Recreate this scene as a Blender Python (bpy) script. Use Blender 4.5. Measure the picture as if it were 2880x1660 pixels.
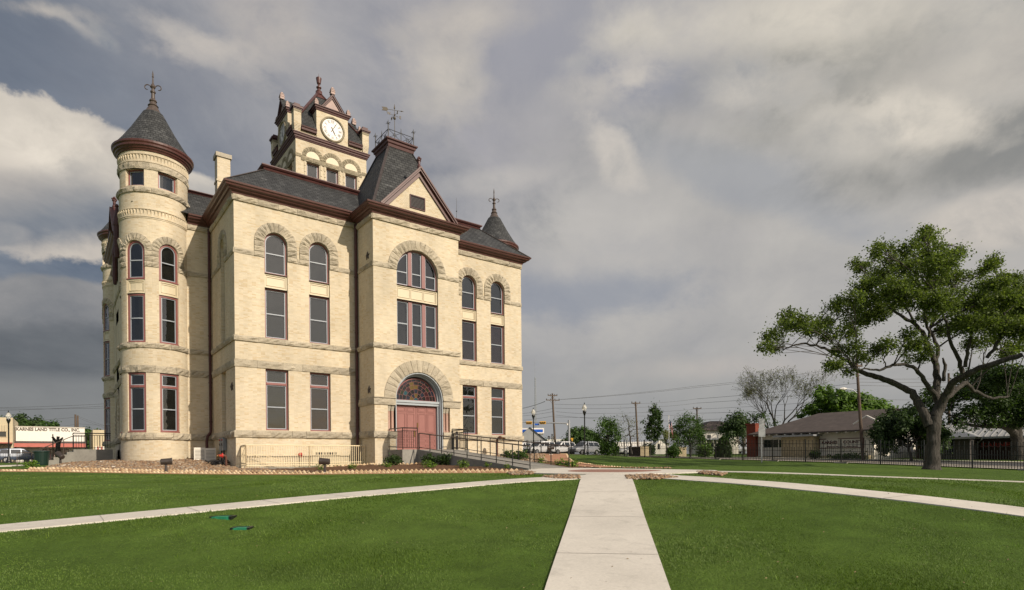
import bpy, math, random
import numpy as np
from mathutils import Vector, Matrix
PI = math.pi
R = math.radians
rnd = random.Random(7)
S = bpy.context.scene
for o in list(bpy.data.objects):
    bpy.data.objects.remove(o)
# ------------------------------------------------------------------ camera
EYE = Vector((-7.792, -35.379, 0.5))
YAW, ROLL = R(52.36), R(-0.563)
FW = Vector((math.cos(YAW), math.sin(YAW), 0))
RT = Vector((math.sin(YAW), -math.cos(YAW), 0))
UP = Vector((0, 0, 1))
CR = RT * math.cos(ROLL) + UP * math.sin(ROLL)
CU = UP * math.cos(ROLL) - RT * math.sin(ROLL)
cam = bpy.data.cameras.new('camera')
cam.sensor_width = 36.0
cam.lens = 1647.95 / 2880 * 36
cam.shift_y = (1290.2 - 830) / 2880
cam.clip_start = 0.1
cam.clip_end = 6000
camo = bpy.data.objects.new('camera', cam)
S.collection.objects.link(camo)
m = Matrix.Identity(4)
for i in range(3):
    m[i][0], m[i][1], m[i][2], m[i][3] = CR[i], CU[i], -FW[i], EYE[i]
camo.matrix_world = m
S.camera = camo
FPX = 1647.95
def ray(u, v):
    return FW + CR * ((u - 1440) / FPX) - CU * ((v - 1290.236) / FPX)
def at(u, v, d):
    """the point that lies d metres deep along the line of sight of photo pixel (u, v)"""
    return EYE + ray(u, v) * d
# ------------------------------------------------------------------ exposure
S.render.engine = 'CYCLES'
S.view_settings.view_transform = 'Standard'
S.view_settings.look = 'None'
S.view_settings.exposure = 0.15
S.view_settings.gamma = 1.0
S.cycles.max_bounces = 6
S.cycles.transparent_max_bounces = 16
# ------------------------------------------------------------------ sun
SUN_AZ = math.atan2(-0.979, 0.203)          # direction towards the sun, plan angle
SUN_EL = R(29.3)
sd = Vector((math.cos(SUN_AZ) * math.cos(SUN_EL), math.sin(SUN_AZ) * math.cos(SUN_EL), math.sin(SUN_EL)))
sl = bpy.data.lights.new('sun', 'SUN')
sl.energy = 4.3
sl.angle = R(0.6)
sl.color = (1.0, 0.885, 0.73)
so = bpy.data.objects.new('sun', sl)
S.collection.objects.link(so)
so.rotation_euler = sd.to_track_quat('Z', 'Y').to_euler()
# ------------------------------------------------------------------ node helpers
class NT:
    def __init__(s, tree):
        s.t = tree; s.n = tree.nodes; s.l = tree.links
    def new(s, typ, **kw):
        n = s.n.new(typ)
        for k, v in kw.items():
            setattr(n, k, v)
        return n
    def link(s, a, b):
        s.l.new(a, b)
    def put(s, sock, v):
        if hasattr(v, 'links') or isinstance(v, bpy.types.NodeSocket):
            s.l.new(v, sock)
        else:
            sock.default_value = v
    def math(s, op, a, b=0.0, c=None, clamp=False):
        n = s.n.new('ShaderNodeMath'); n.operation = op; n.use_clamp = clamp
        s.put(n.inputs[0], a); s.put(n.inputs[1], b)
        if c is not None: s.put(n.inputs[2], c)
        return n.outputs[0]
    def vmath(s, op, a, b=None, out=0):
        n = s.n.new('ShaderNodeVectorMath'); n.operation = op
        s.put(n.inputs[0], a)
        if b is not None: s.put(n.inputs[1], b)
        return n.outputs['Value'] if out else n.outputs['Vector']
    def mix(s, f, a, b, blend='MIX'):
        n = s.n.new('ShaderNodeMix'); n.data_type = 'RGBA'; n.blend_type = blend
        s.put(n.inputs[0], f)
        for sock, v in ((n.inputs[6], a), (n.inputs[7], b)):
            if isinstance(v, tuple) and len(v) == 3: v = (*v, 1)
            s.put(sock, v)
        return n.outputs[2]
    def ramp(s, f, stops, interp='LINEAR'):
        n = s.n.new('ShaderNodeValToRGB'); n.color_ramp.interpolation = interp
        e = n.color_ramp.elements
        while len(e) < len(stops): e.new(0.5)
        for el, (p, c) in zip(e, stops):
            el.position = p
            el.color = (c, c, c, 1) if isinstance(c, (int, float)) else (*c[:3], 1)
        s.put(n.inputs[0], f)
        return n.outputs[0]
    def noise(s, vec, scale, detail=4, rough=0.55, dist=0.0, out='Fac'):
        n = s.n.new('ShaderNodeTexNoise')
        if vec is not None: s.put(n.inputs['Vector'], vec)
        n.inputs['Scale'].default_value = scale; n.inputs['Detail'].default_value = detail
        n.inputs['Roughness'].default_value = rough; n.inputs['Distortion'].default_value = dist
        return n.outputs[out]
    def mapping(s, vec, scale=(1, 1, 1), rot=(0, 0, 0), loc=(0, 0, 0)):
        n = s.n.new('ShaderNodeMapping')
        s.put(n.inputs[0], vec)
        n.inputs['Location'].default_value = loc; n.inputs['Rotation'].default_value = rot; n.inputs['Scale'].default_value = scale
        return n.outputs[0]
MATS = {}
def mat(name, col=(0.5, 0.5, 0.5), rough=0.7, metal=0.0, fn=None, spec=0.4, vary=0.0, vscale=3.0, bump=0.0, bscale=20.0):
    """a Principled material; vary and bump add noise, fn(nt, bsdf) may rewire it"""
    m = bpy.data.materials.new(name); m.use_nodes = True
    t = NT(m.node_tree); b = t.n['Principled BSDF']
    b.inputs['Base Color'].default_value = (*col, 1); b.inputs['Roughness'].default_value = rough
    b.inputs['Metallic'].default_value = metal; b.inputs['Specular IOR Level'].default_value = spec
    if vary or bump:
        co = t.new('ShaderNodeTexCoord').outputs['Object']
        if vary:
            f = t.noise(co, vscale, 6, 0.6)
            f = t.ramp(f, [(0.25, 0.0), (0.75, 1.0)])
            dk = tuple(c * (1 - vary) for c in col); lt = tuple(min(1, c * (1 + vary)) for c in col)
            t.link(t.mix(f, dk, lt), b.inputs['Base Color'])
        if bump:
            bn = t.new('ShaderNodeBump'); bn.inputs['Strength'].default_value = bump; bn.inputs['Distance'].default_value = 0.02
            t.link(t.noise(co, bscale, 5, 0.6), bn.inputs['Height']); t.link(bn.outputs[0], b.inputs['Normal'])
    if fn: fn(t, b)
    MATS[name] = m
    return m
# ------------------------------------------------------------------ world: sky and clouds
W = bpy.data.worlds.new('World'); S.world = W; W.use_nodes = True
def build_sky():
    t = NT(W.node_tree)
    bg = t.n['Background']
    sky = t.new('ShaderNodeTexSky'); sky.sky_type = 'NISHITA'; sky.sun_disc = False
    sky.sun_elevation = SUN_EL; sky.sun_rotation = math.atan2(sd.x, sd.y)
    sky.air_density = 1.0; sky.dust_density = 2.0; sky.ozone_density = 1.5
    d = t.vmath('NORMALIZE', t.new('ShaderNodeTexCoord').outputs['Generated'])
    sep = t.new('ShaderNodeSeparateXYZ'); t.link(d, sep.inputs[0])
    el = sep.outputs[2]
    # the cloud deck hangs above the ground: project the direction on it
    den = t.math('MAXIMUM', t.math('ADD', el, 0.22), 0.05)
    cmb = t.new('ShaderNodeCombineXYZ')
    for i in range(3): t.link(den, cmb.inputs[i])
    pl = t.vmath('DIVIDE', d, cmb.outputs[0])
    rot = t.mapping(pl, (1, 1, 1), (0, 0, R(-37)))
    def fbm(vec, sc, det=12, rough=.6, dist=.3, lo=.32, hi=.68):
        return t.ramp(t.noise(vec, sc, det, rough, dist), [(lo, 0.0), (hi, 1.0)])
    nA = fbm(t.mapping(rot, (1, 1.7, 1)), 1.1, 12, .58, .3)                       # broad veil
    nB = fbm(t.mapping(rot, (1, 1.35, 1), (0, 0, 0), (3.1, 1.7, 0)), 3.0, 14, .62, .25)   # patches
    nC = fbm(t.mapping(d, (1, 1, 1.5)), 5.5, 14, .60, .2)                          # lumps
    nD = fbm(t.mapping(d, (1, 1, 1.3), (0, 0, 0), (2, 5, 1)), 13.0, 14, .62, .3)     # billows
    def cen(n, k): return t.math('MULTIPLY', t.math('SUBTRACT', n, 0.5), k)
    rough1 = t.math('ADD', cen(nC, 1.0), cen(nD, .55))
    rough2 = t.math('ADD', cen(nB, 1.0), cen(nC, .5))
    def blob(u, v, ru, rv, tilt=0.0, soft=0.75, rag=0.5, nz=None):
        """a patch of sky round the direction of photo pixel (u, v), half-widths in pixels"""
        nz = rough1 if nz is None else nz
        c = ray(u, v); k = c.length; c = c.normalized()
        tt = CR - c * CR.dot(c); tt.normalize(); bb = tt.cross(c) * -1; bb = c.cross(tt) * -1
        a = R(tilt)
        t2 = tt * math.cos(a) + bb * math.sin(a); b2 = bb * math.cos(a) - tt * math.sin(a)
        su = FPX * k / ru; sv = FPX * k / rv
        x = t.math('MULTIPLY', t.vmath('DOT_PRODUCT', d, tuple(t2), out=1), su)
        y = t.math('MULTIPLY', t.vmath('DOT_PRODUCT', d, tuple(b2), out=1), sv)
        r = t.math('SQRT', t.math('ADD', t.math('MULTIPLY', x, x), t.math('MULTIPLY', y, y)))
        fr = t.math('GREATER_THAN', t.vmath('DOT_PRODUCT', d, tuple(c), out=1), 0.2)
        e = t.math('ADD', r, t.math('MULTIPLY', nz, rag))
        n = t.new('ShaderNodeMapRange'); n.interpolation_type = 'SMOOTHSTEP'
        t.link(e, n.inputs[0]); n.inputs[1].default_value = 1.0 + soft * .5; n.inputs[2].default_value = 1.0 - soft * .5
        return t.math('MULTIPLY', n.outputs[0], fr, clamp=True)
    clear = t.mix(1.0, sky.outputs[0], SKY_TINT, 'MULTIPLY')
    def lin(r, g, b):
        f = lambda c: ((c / 255 + 0.055) / 1.055) ** 2.4 if c > 10 else c / 255 / 12.92
        return tuple(f(c) * SKY_GAIN for c in (r, g, b))
    veil = t.mix(nA, lin(160, 159, 166), lin(192, 188, 185))
    def lay(b, col, k):
        nonlocal veil
        veil = t.mix(t.math('MULTIPLY', b, k), veil, col)
    def tone(n, lo, hi): return t.mix(n, lin(*lo), lin(*hi))
    # broad tints: warm grey to the east, slate blue to the north-west, dark rain haze low on the left
    lay(blob(2700, 500, 1200, 700, 0, 1.5, .5, rough2), tone(nA, (168, 165, 159), (194, 190, 182)), .7)
    lay(blob(1650, 980, 900, 330, 0, 1.4, .5, rough2), tone(nA, (160, 160, 163), (182, 179, 175)), .75)
    lay(blob(150, 300, 900, 560, -20, 1.5, .7, rough2), tone(nB, (80, 94, 113), (122, 130, 143)), .9)
    lay(blob(900, 200, 460, 330, 0, 1.5, .8, rough2), tone(nB, (144, 145, 154), (176, 173, 172)), .6)
    lay(blob(0, 720, 640, 260, 0, 1.2, .5, rough2), tone(nB, (92, 104, 121), (120, 129, 142)), .9)
    lay(blob(-20, 1120, 640, 260, 0, 1.2, .3), tone(nA, (96, 99, 102), (112, 114, 116)), .97)
    lay(blob(1560, 120, 420, 150, 5, 1.3, .9, rough2), lin(146, 148, 160), .55)
    lay(blob(1960, 240, 330, 64, -4, 1.2, .9, rough2), lin(144, 147, 159), .7)
    lay(blob(1600, 830, 330, 70, 3, 1.3, .9, rough2), lin(134, 142, 158), .6)
    lay(blob(2130, 520, 300, 60, -20, 1.3, .9, rough2), lin(150, 155, 164), .5)
    lay(blob(1800, 1230, 1500, 200, 0, 1.7, .4), lin(150, 151, 151), .7)
    # grey bellies on the right
    lay(blob(2370, 200, 380, 140, 8, 1.1, .6, rough2), tone(nB, (144, 144, 139), (170, 166, 158)), .85)
    lay(blob(2760, 410, 380, 100, 17, 1.0, .5, rough2), tone(nB, (130, 131, 130), (152, 150, 145)), .9)
    lay(blob(2870, 60, 200, 120, 30, 1.0, .6, rough2), lin(146, 148, 150), .6)
    # lit heads
    def cloud(b, lo, hi, k, n=None): lay(b, tone(nD if n is None else n, lo, hi), k)
    cloud(blob(2300, 40, 520, 80, 6, 1.50, 1.00), (192, 187, 178), (220, 212, 198), .95)
    cloud(blob(2800, 190, 260, 100, 20, 1.50, 1.00), (182, 177, 170), (206, 199, 188), .85)
    cloud(blob(2590, 345, 190, 66, -2, 0.89, 0.94), (184, 180, 172), (226, 217, 203), .97)
    cloud(blob(2400, 390, 150, 50, -25, 1.36, 1.25), (176, 173, 168), (202, 196, 186), .8)
    cloud(blob(2090, 235, 105, 66, 0, 1.23, 1.38), (168, 167, 166), (202, 196, 187), .9)
    cloud(blob(2230, 235, 70, 45, 0, 1.23, 1.38), (168, 167, 164), (196, 190, 181), .8)
    cloud(blob(1780, 225, 75, 50, 10, 1.09, 1.38), (170, 168, 168), (206, 199, 190), .9)
    cloud(blob(1650, 250, 105, 48, 0, 1.23, 1.38), (170, 168, 168), (204, 197, 188), .9)
    cloud(blob(1620, 175, 60, 26, 0, 1.36, 1.50), (166, 166, 168), (194, 189, 182), .7)
    cloud(blob(1725, 430, 105, 40, -47, 1.1, 1.7), (180, 177, 173), (212, 204, 194), .85)
    cloud(blob(1265, 215, 120, 115, -8, 1.36, 1.06), (178, 174, 170), (206, 198, 187), .95)
    cloud(blob(1330, 55, 170, 66, 5, 1.50, 1.25), (174, 170, 168), (202, 194, 184), .9)
    cloud(blob(1410, 508, 130, 30, 8, 1.36, 1.25), (174, 172, 171), (198, 192, 186), .8)
    cloud(blob(1700, 720, 200, 50, 5, 1.77, 1.25), (172, 171, 172), (188, 184, 180), .6)
    cloud(blob(520, 105, 150, 34, -30, 1.23, 1.50), (160, 159, 162), (196, 189, 181), .85)
    cloud(blob(640, 150, 130, 34, -4, 1.23, 1.50), (162, 161, 163), (200, 192, 183), .85)
    cloud(blob(760, 60, 130, 80, -30, 1.50, 1.25), (160, 158, 161), (190, 183, 176), .85)
    cloud(blob(130, 30, 120, 34, -12, 1.09, 1.50), (156, 154, 153), (204, 195, 184), .9)
    cloud(blob(210, 65, 80, 22, -35, 1.09, 1.62), (140, 143, 150), (190, 184, 176), .85)
    cloud(blob(285, 95, 44, 16, -55, 1.09, 1.62), (130, 136, 146), (176, 173, 168), .8)
    cloud(blob(2800, 620, 130, 66, 5, 1.09, 1.00), (180, 176, 171), (214, 205, 194), .95)
    cloud(blob(2100, 1030, 260, 30, 2, 1.50, 1.25), (172, 169, 167), (192, 184, 177), .7)
    # the big cumulus on the left with its grey foot, and the low banks under it
    body = blob(20, 470, 380, 215, -27, .16, .42)
    lay(body, tone(nC, (182, 175, 168), (214, 204, 191)), 1.0)
    lay(t.math('MULTIPLY', body, blob(60, 365, 330, 110, -27, .9, .5)), tone(nD, (206, 198, 186), (236, 226, 211)), .9)
    cloud(blob(470, 545, 230, 90, -14, .2, .42), (178, 174, 168), (216, 207, 194), .98, nC)
    cloud(blob(380, 430, 90, 50, -30, .3, .5), (196, 188, 178), (226, 217, 204), .95)
    lay(blob(120, 610, 560, 62, 6, 1.3, .8), tone(nB, (98, 110, 126), (140, 144, 150)), .9)
    lay(blob(40, 545, 330, 50, 8, 1.2, .7), tone(nB, (146, 146, 148), (172, 168, 164)), .6)
    cloud(blob(130, 860, 300, 76, 0, .3, .5), (116, 119, 124), (160, 157, 155), .95, nC)
    cloud(blob(0, 655, 56, 26, 0, .6, .8), (136, 140, 146), (172, 168, 165), .85)
    lay(blob(80, 985, 380, 66, 0, .9, .5), tone(nB, (88, 92, 98), (108, 111, 115)), .85)
    below = t.math('LESS_THAN', el, -0.02)
    veil = t.mix(below, veil, lin(96, 98, 92))
    # toward the back and overhead the real sky shows through the veil
    back = t.math('MULTIPLY', t.ramp(t.vmath('DOT_PRODUCT', d, tuple(FW), out=1), [(0.0, 1.0), (0.35, 0.0)]), 0.45)
    col = t.mix(t.math('MAXIMUM', back, 0.02), veil, clear)
    t.link(col, bg.inputs[0])
    bg.inputs[1].default_value = SKY_STRENGTH
SKY_STRENGTH = 0.12
SKY_GAIN = 1.0 / SKY_STRENGTH / 2 ** 0.15
SKY_TINT = (1.0, 1.0, 1.0)
build_sky()
# ------------------------------------------------------------------ mesh builder
class MB:
    """collects faces for ONE mesh object; uv in metres along each face unless given"""
    def __init__(s):
        s.v = []; s.f = []; s.uv = {}; s.mi = {}
    def add(s, vs, fs, uvs=None, mi=0):
        o = len(s.v); s.v.extend([tuple(p) for p in vs])
        for i, f in enumerate(fs):
            if mi: s.mi[len(s.f)] = mi
            if uvs is not None: s.uv[len(s.f)] = uvs[i]
            s.f.append(tuple(o + k for k in f))
        return s
    def quad(s, a, b, c, d, uv=None, mi=0):
        return s.add([a, b, c, d], [(0, 1, 2, 3)], None if uv is None else [uv], mi)
    def poly(s, pts, mi=0):
        return s.add(pts, [tuple(range(len(pts)))], None, mi)
    def box(s, x0, x1, y0, y1, z0, z1, mi=0):
        v = [(x0, y0, z0), (x1, y0, z0), (x1, y1, z0), (x0, y1, z0), (x0, y0, z1), (x1, y0, z1), (x1, y1, z1), (x0, y1, z1)]
        return s.add(v, [(0, 3, 2, 1), (4, 5, 6, 7), (0, 1, 5, 4), (1, 2, 6, 5), (2, 3, 7, 6), (3, 0, 4, 7)], None, mi)
    def obox(s, c, ax, ay, az, mi=0):
        c = Vector(c); ax = Vector(ax); ay = Vector(ay); az = Vector(az)
        v = [c - ax - ay - az, c + ax - ay - az, c + ax + ay - az, c - ax + ay - az, c - ax - ay + az, c + ax - ay + az, c + ax + ay + az, c - ax + ay + az]
        return s.add(v, [(0, 3, 2, 1), (4, 5, 6, 7), (0, 1, 5, 4), (1, 2, 6, 5), (2, 3, 7, 6), (3, 0, 4, 7)], None, mi)
    def beam(s, a, b, w, h, mi=0):
        a = Vector(a); b = Vector(b); d = (b - a); L = d.length; d.normalize()
        up = Vector((0, 0, 1)) if abs(d.z) < 0.95 else Vector((1, 0, 0))
        sx = d.cross(up).normalized(); up = sx.cross(d).normalized()
        return s.obox((a + b) / 2, d * L / 2, sx * w / 2, up * h / 2, mi)
    def tube(s, pts, rad, n=8, cap=True, mi=0):
        pts = [Vector(p) for p in pts]
        if not hasattr(rad, '__len__'): rad = [rad] * len(pts)
        vs = []; fs = []; pu = None
        for i, p in enumerate(pts):
            d = (pts[min(i + 1, len(pts) - 1)] - pts[max(i - 1, 0)])
            if d.length < 1e-9: d = Vector((0, 0, 1))
            d.normalize()
            if pu is None:
                u = d.orthogonal().normalized()
            else:
                u = pu - d * pu.dot(d)
                u = u.normalized() if u.length > 1e-6 else d.orthogonal().normalized()
            w = d.cross(u); pu = u
            for k in range(n):
                a = 2 * PI * k / n
                vs.append(p + (u * math.cos(a) + w * math.sin(a)) * rad[i])
        for i in range(len(pts) - 1):
            for k in range(n):
                k2 = (k + 1) % n
                fs.append((i * n + k, i * n + k2, (i + 1) * n + k2, (i + 1) * n + k))
        if cap:
            fs.append(tuple(range(n - 1, -1, -1))); fs.append(tuple((len(pts) - 1) * n + k for k in range(n)))
        return s.add(vs, fs, None, mi)
    def lathe(s, cx, cy, prof, n=24, a0=0.0, a1=2 * PI, mi=0, fine=1.0):
        """prof is [(r, z)] from bottom to top; uv = arc length, running height"""
        closed = abs(a1 - a0 - 2 * PI) < 1e-6
        m_ = n if closed else n + 1
        vs = [(cx + r * math.cos(a0 + (a1 - a0) * k / n), cy + r * math.sin(a0 + (a1 - a0) * k / n), z) for r, z in prof for k in range(m_)]
        fs = []; uvs = []; h = 0
        R0 = max(r for r, z in prof)
        for i in range(len(prof) - 1):
            dh = math.hypot(prof[i + 1][0] - prof[i][0], prof[i + 1][1] - prof[i][1])
            for k in range(n):
                k2 = (k + 1) % m_ if closed else k + 1
                fs.append((i * m_ + k, i * m_ + k2, (i + 1) * m_ + k2, (i + 1) * m_ + k))
                ua, ub = R0 * (a1 - a0) * k / n, R0 * (a1 - a0) * (k + 1) / n
                uvs.append(((ua, h), (ub, h), (ub, h + dh), (ua, h + dh)))
            h += dh
        return s.add(vs, fs, uvs, mi)
    def sweep(s, path, prof, closed=False, mi=0):
        """sweep profile [(out, z)] along a plan path [(x, y)] with mitred corners; out is to the right of travel"""
        P = [Vector((p[0], p[1], 0)) for p in path]; n = len(P); cols = []
        for i in range(n):
            if closed: d0 = (P[i] - P[i - 1]).normalized(); d1 = (P[(i + 1) % n] - P[i]).normalized()
            else:
                d1 = (P[min(i + 1, n - 1)] - P[min(i, n - 2)]).normalized(); d0 = (P[max(i, 1)] - P[max(i - 1, 0)]).normalized()
            n0 = Vector((d0.y, -d0.x, 0)); n1 = Vector((d1.y, -d1.x, 0))
            b = n0 + n1; b = b / max(0.2, 1 + n0.dot(n1))
            cols.append([P[i] + b * o + Vector((0, 0, z)) for o, z in prof])
        k = len(prof); vs = [p for c in cols for p in c]; fs = []
        for i in range(n if closed else n - 1):
            j = (i + 1) % n
            for q in range(k - 1):
                fs.append((i * k + q, j * k + q, j * k + q + 1, i * k + q + 1))
        if not closed:
            fs.append(tuple(range(k - 1, -1, -1))); fs.append(tuple((n - 1) * k + q for q in range(k)))
        return s.add(vs, fs, None, mi)
    def xform(s, M):
        s.v = [tuple(M @ Vector(p)) for p in s.v]; return s
    def build(s, name, mats, parent=None, smooth=False, uv=True):
        me = bpy.data.meshes.new(name)
        me.from_pydata(s.v, [], s.f)
        if not isinstance(mats, (list, tuple)): mats = [mats]
        for m_ in mats: me.materials.append(MATS[m_] if isinstance(m_, str) else m_)
        if s.mi:
            for k, q in s.mi.items(): me.polygons[k].material_index = q
        if uv and len(s.f):
            lay = me.uv_layers.new(name='UVMap')
            arr = np.zeros((len(me.loops), 2), dtype=np.float32)
            co = np.array(s.v, dtype=np.float64)
            for p in me.polygons:
                ls = p.loop_start
                if p.index in s.uv:
                    for q, w in enumerate(s.uv[p.index]): arr[ls + q] = w
                    continue
                n_ = p.normal
                t_ = Vector((-n_.y, n_.x, 0))
                if t_.length < 1e-4: t_ = Vector((1, 0, 0)); b_ = Vector((0, 1, 0))
                else: t_.normalize(); b_ = n_.cross(t_)
                for q, vi in enumerate(s.f[p.index]):
                    c = co[vi]
                    arr[ls + q] = (c[0] * t_.x + c[1] * t_.y, c[0] * b_.x + c[1] * b_.y + c[2] * b_.z)
            lay.data.foreach_set('uv', arr.ravel())
        if smooth:
            me.polygons.foreach_set('use_smooth', [True] * len(me.polygons))
        me.update()
        return link(name, me, parent)
def link(name, data, parent=None):
    o = bpy.data.objects.new(name, data); S.collection.objects.link(o)
    if parent is not None: o.parent = parent
    return o
def tag(o, label=None, cat=None, group=None, kind=None):
    if label: o['label'] = label
    if cat: o['category'] = cat
    if group: o['group'] = group
    if kind: o['kind'] = kind
    return o
def thing(name, label, cat, loc=(0, 0, 0), rz=0.0, group=None):
    o = link(name, None); o.location = loc; o.rotation_euler = (0, 0, rz); o.empty_display_size = 0.3
    return tag(o, label, cat, group)
def dup(root, loc=None, rz=None, label=None, group=None):
    """a copy of a thing with copies of its parts and sub-parts (shared meshes)"""
    kids = {}
    for o in S.collection.objects:
        if o.parent is not None: kids.setdefault(o.parent, []).append(o)
    def rec(o, parent):
        c = o.copy(); S.collection.objects.link(c)
        if parent is not None: c.parent = parent
        for k in kids.get(o, []): rec(k, c)
        return c
    r = rec(root, None)
    if loc is not None: r.location = loc
    if rz is not None: r.rotation_euler = (0, 0, rz)
    if label: r['label'] = label
    if group: r['group'] = group
    return r
def shift(mb, x, y, z, rz=0):
    return mb.xform(Matrix.Translation((x, y, z)) @ Matrix.Rotation(rz, 4, 'Z'))
def npmesh(name, verts, faces, mats, parent=None, smooth=False):
    """fast mesh from numpy arrays (faces all of one size)"""
    me = bpy.data.meshes.new(name)
    nv, nf, k = len(verts), len(faces), faces.shape[1]
    me.vertices.add(nv); me.vertices.foreach_set('co', np.ascontiguousarray(verts, dtype=np.float32).ravel())
    me.loops.add(nf * k); me.loops.foreach_set('vertex_index', np.ascontiguousarray(faces, dtype=np.int32).ravel())
    me.polygons.add(nf); me.polygons.foreach_set('loop_start', np.arange(0, nf * k, k, dtype=np.int32))
    me.polygons.foreach_set('loop_total', np.full(nf, k, dtype=np.int32))
    if smooth: me.polygons.foreach_set('use_smooth', np.ones(nf, dtype=bool))
    for m_ in (mats if isinstance(mats, (list, tuple)) else [mats]): me.materials.append(MATS[m_])
    me.update(calc_edges=True); me.validate()
    return link(name, me, parent)
def text_mesh(txt, size, depth=0.0, bold=0.0):
    """the letters of txt as (verts, faces) in the xz plane facing -y, centred"""
    cu = bpy.data.curves.new('lettering', 'FONT'); cu.body = txt; cu.size = size; cu.align_x = 'CENTER'; cu.align_y = 'CENTER'
    cu.extrude = depth; cu.offset = bold; cu.resolution_u = 3
    ob = bpy.data.objects.new('lettering', cu); S.collection.objects.link(ob)
    dg = bpy.context.evaluated_depsgraph_get()
    me = bpy.data.meshes.new_from_object(ob.evaluated_get(dg))
    vs = [(v.co.x, -v.co.z, v.co.y) for v in me.vertices]; fs = [tuple(p.vertices) for p in me.polygons]
    bpy.data.objects.remove(ob); bpy.data.curves.remove(cu); bpy.data.meshes.remove(me)
    return vs, fs
# ------------------------------------------------------------------ terrain
TP = np.array([
    (10.8, -18.8, -.08), (6.5, -21.8, -.13), (-2.57, -30.4, -1.10), (2.0, -26.1, -.62), (-6, -33.6, -1.5), (-12, -33, -1.45), (-3, -38, -1.8), (4, -36, -1.15),
    (-8.6, -22, -.62), (-6, -22, -.50), (-2.55, -22, -.33), (2.5, -22, -.12), (-16, -22, -.9), (-6, -27, -.98), (-14, -28, -1.3),
    (6.3, -32.6, -.56), (6.3, -29.65, -.34), (6.3, -27.2, -.18), (12.6, -22.9, -.1), (14.6, -26.3, -.25), (17.9, -30.3, -.45), (10, -34, -.75),
    (10, -14.9, .0), (10, -10, .12), (10, -3, .25), (0, -.2, .10), (3.5, -1.5, .05), (7, -6, .15), (-10, 1.5, .12), (-3.8, -5, -.035), (1.8, -10.9, -.11), (7, -16.4, -.11),
    (-4.7, 5.0, .46), (-1.2, 6, .66), (-1, 3, .36), (-6.6, 9, .5), (-9, 12, .32), (-12, 20, .45), (-9, 31, .58), (-12, 52, .6), (-14, 66, .5), (-30, 20, .3), (-30, -10, -.5), (-40, 60, .5),
    (16, -13.9, -.06), (16.4, -9.9, .25), (15.6, -12.2, .08), (22.7, -2.1, .8), (19.9, -3.7, .76), (20.5, 0, .7), (24.5, 1.0, .82), (26, -6, .45), (29, 1, .75), (29.5, 9.7, 1.0), (34.3, 4, .57), (36, 19, 1.0), (34.3, -16, .02), (34.3, -26.7, -.42), (26.0, -13, .08),
    (27.5, -24.7, -.26), (26, -31, -.55), (22, -20, -.15), (52, -11, .15), (56, -22, -.05), (52, 8, .55), (45, 18.4, .88), (60, 30, .95), (75, 15, .9), (50, -45, -.6), (34, -45, -.9),
    (10, 15, .8), (24, 15, .9), (10, 40, .9), (35, 45, 1.0), (20, 60, .9), (60, 60, 1.1), (90, 60, 1.2), (90, 0, .8), (90, -40, .4), (20, -60, -1.8), (-20, -60, -2.2), (-50, -40, -1.4),
    (130, 130, 1.3), (0, 130, .9), (-80, 100, .8), (150, 20, 1.0), (120, -80, 0.), (0, -100, -2.2), (-100, 0, 0.), (-100, -80, -1.8)], dtype=np.float64)
def _phi(r2): return np.sqrt(r2 + 9.0)
_d2 = ((TP[:, None, :2] - TP[None, :, :2]) ** 2).sum(-1)
_A = np.zeros((len(TP) + 1, len(TP) + 1)); _A[:-1, :-1] = _phi(_d2) - 0.35 * np.eye(len(TP)); _A[-1, :-1] = 1; _A[:-1, -1] = 1
_W = np.linalg.solve(_A, np.append(TP[:, 2], 0))
def _terr0(x, y):
    r2 = (x[..., None] - TP[:, 0]) ** 2 + (y[..., None] - TP[:, 1]) ** 2
    z = _phi(r2) @ _W[:-1] + _W[-1]
    far = np.clip((np.hypot(x - 10, y) - 110) / 120, 0, 1)
    return z * (1 - far) + 0.6 * far
# the concrete walks lie level across: the lawn is graded to them
WALKS = {'diagonal': ([(7.7, -20.9), (6.5, -21.95), (-2.45, -30.35), (-9, -36.6)], 1.5), 'west': ([(8.2, -21.2), (6.0, -21.75), (2.5, -22.0), (-9, -22.0), (-22, -22)], 1.45),
         'south': ([(8.6, -21.4), (7.3, -23.4), (6.6, -26), (6.35, -29), (6.3, -33), (6.3, -46)], 1.62), 'east': ([(12.4, -21.2), (13.3, -23.6), (14.6, -26.3), (17.9, -30.6), (24, -38.5)], 1.2)}
def _terr1(x, y):
    z = _terr0(x, y); num = np.zeros_like(z); den = np.zeros_like(z); wm = np.zeros_like(z)
    if not ((x > -26) & (x < 28) & (y < -16)).any(): return z
    for P, w in WALKS.values():
        best = np.full(x.shape, 1e9); bx = np.zeros_like(x); by = np.zeros_like(x)
        for (x0, y0), (x1, y1) in zip(P, P[1:]):
            dx, dy = x1 - x0, y1 - y0; t = np.clip(((x - x0) * dx + (y - y0) * dy) / (dx * dx + dy * dy), 0, 1)
            px_, py_ = x0 + t * dx, y0 + t * dy; q = np.hypot(x - px_, y - py_); m_ = q < best; best = np.where(m_, q, best); bx = np.where(m_, px_, bx); by = np.where(m_, py_, by)
        k = np.clip((w * .5 + 1.3 - best) / 1.15, 0, 1); k = k * k * (3 - 2 * k)
        num += k * _terr0(bx, by); den += k; wm = np.maximum(wm, k)
    return np.where(den > 0, z * (1 - wm) + wm * num / np.maximum(den, 1e-9), z)
def terr_np(x, y):
    x = np.asarray(x, dtype=np.float64); y = np.asarray(y, dtype=np.float64); sh = x.shape; x = x.ravel(); y = y.ravel()
    return np.concatenate([_terr1(x[i:i + 40000], y[i:i + 40000]) for i in range(0, max(1, len(x)), 40000)]).reshape(sh)
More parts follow.
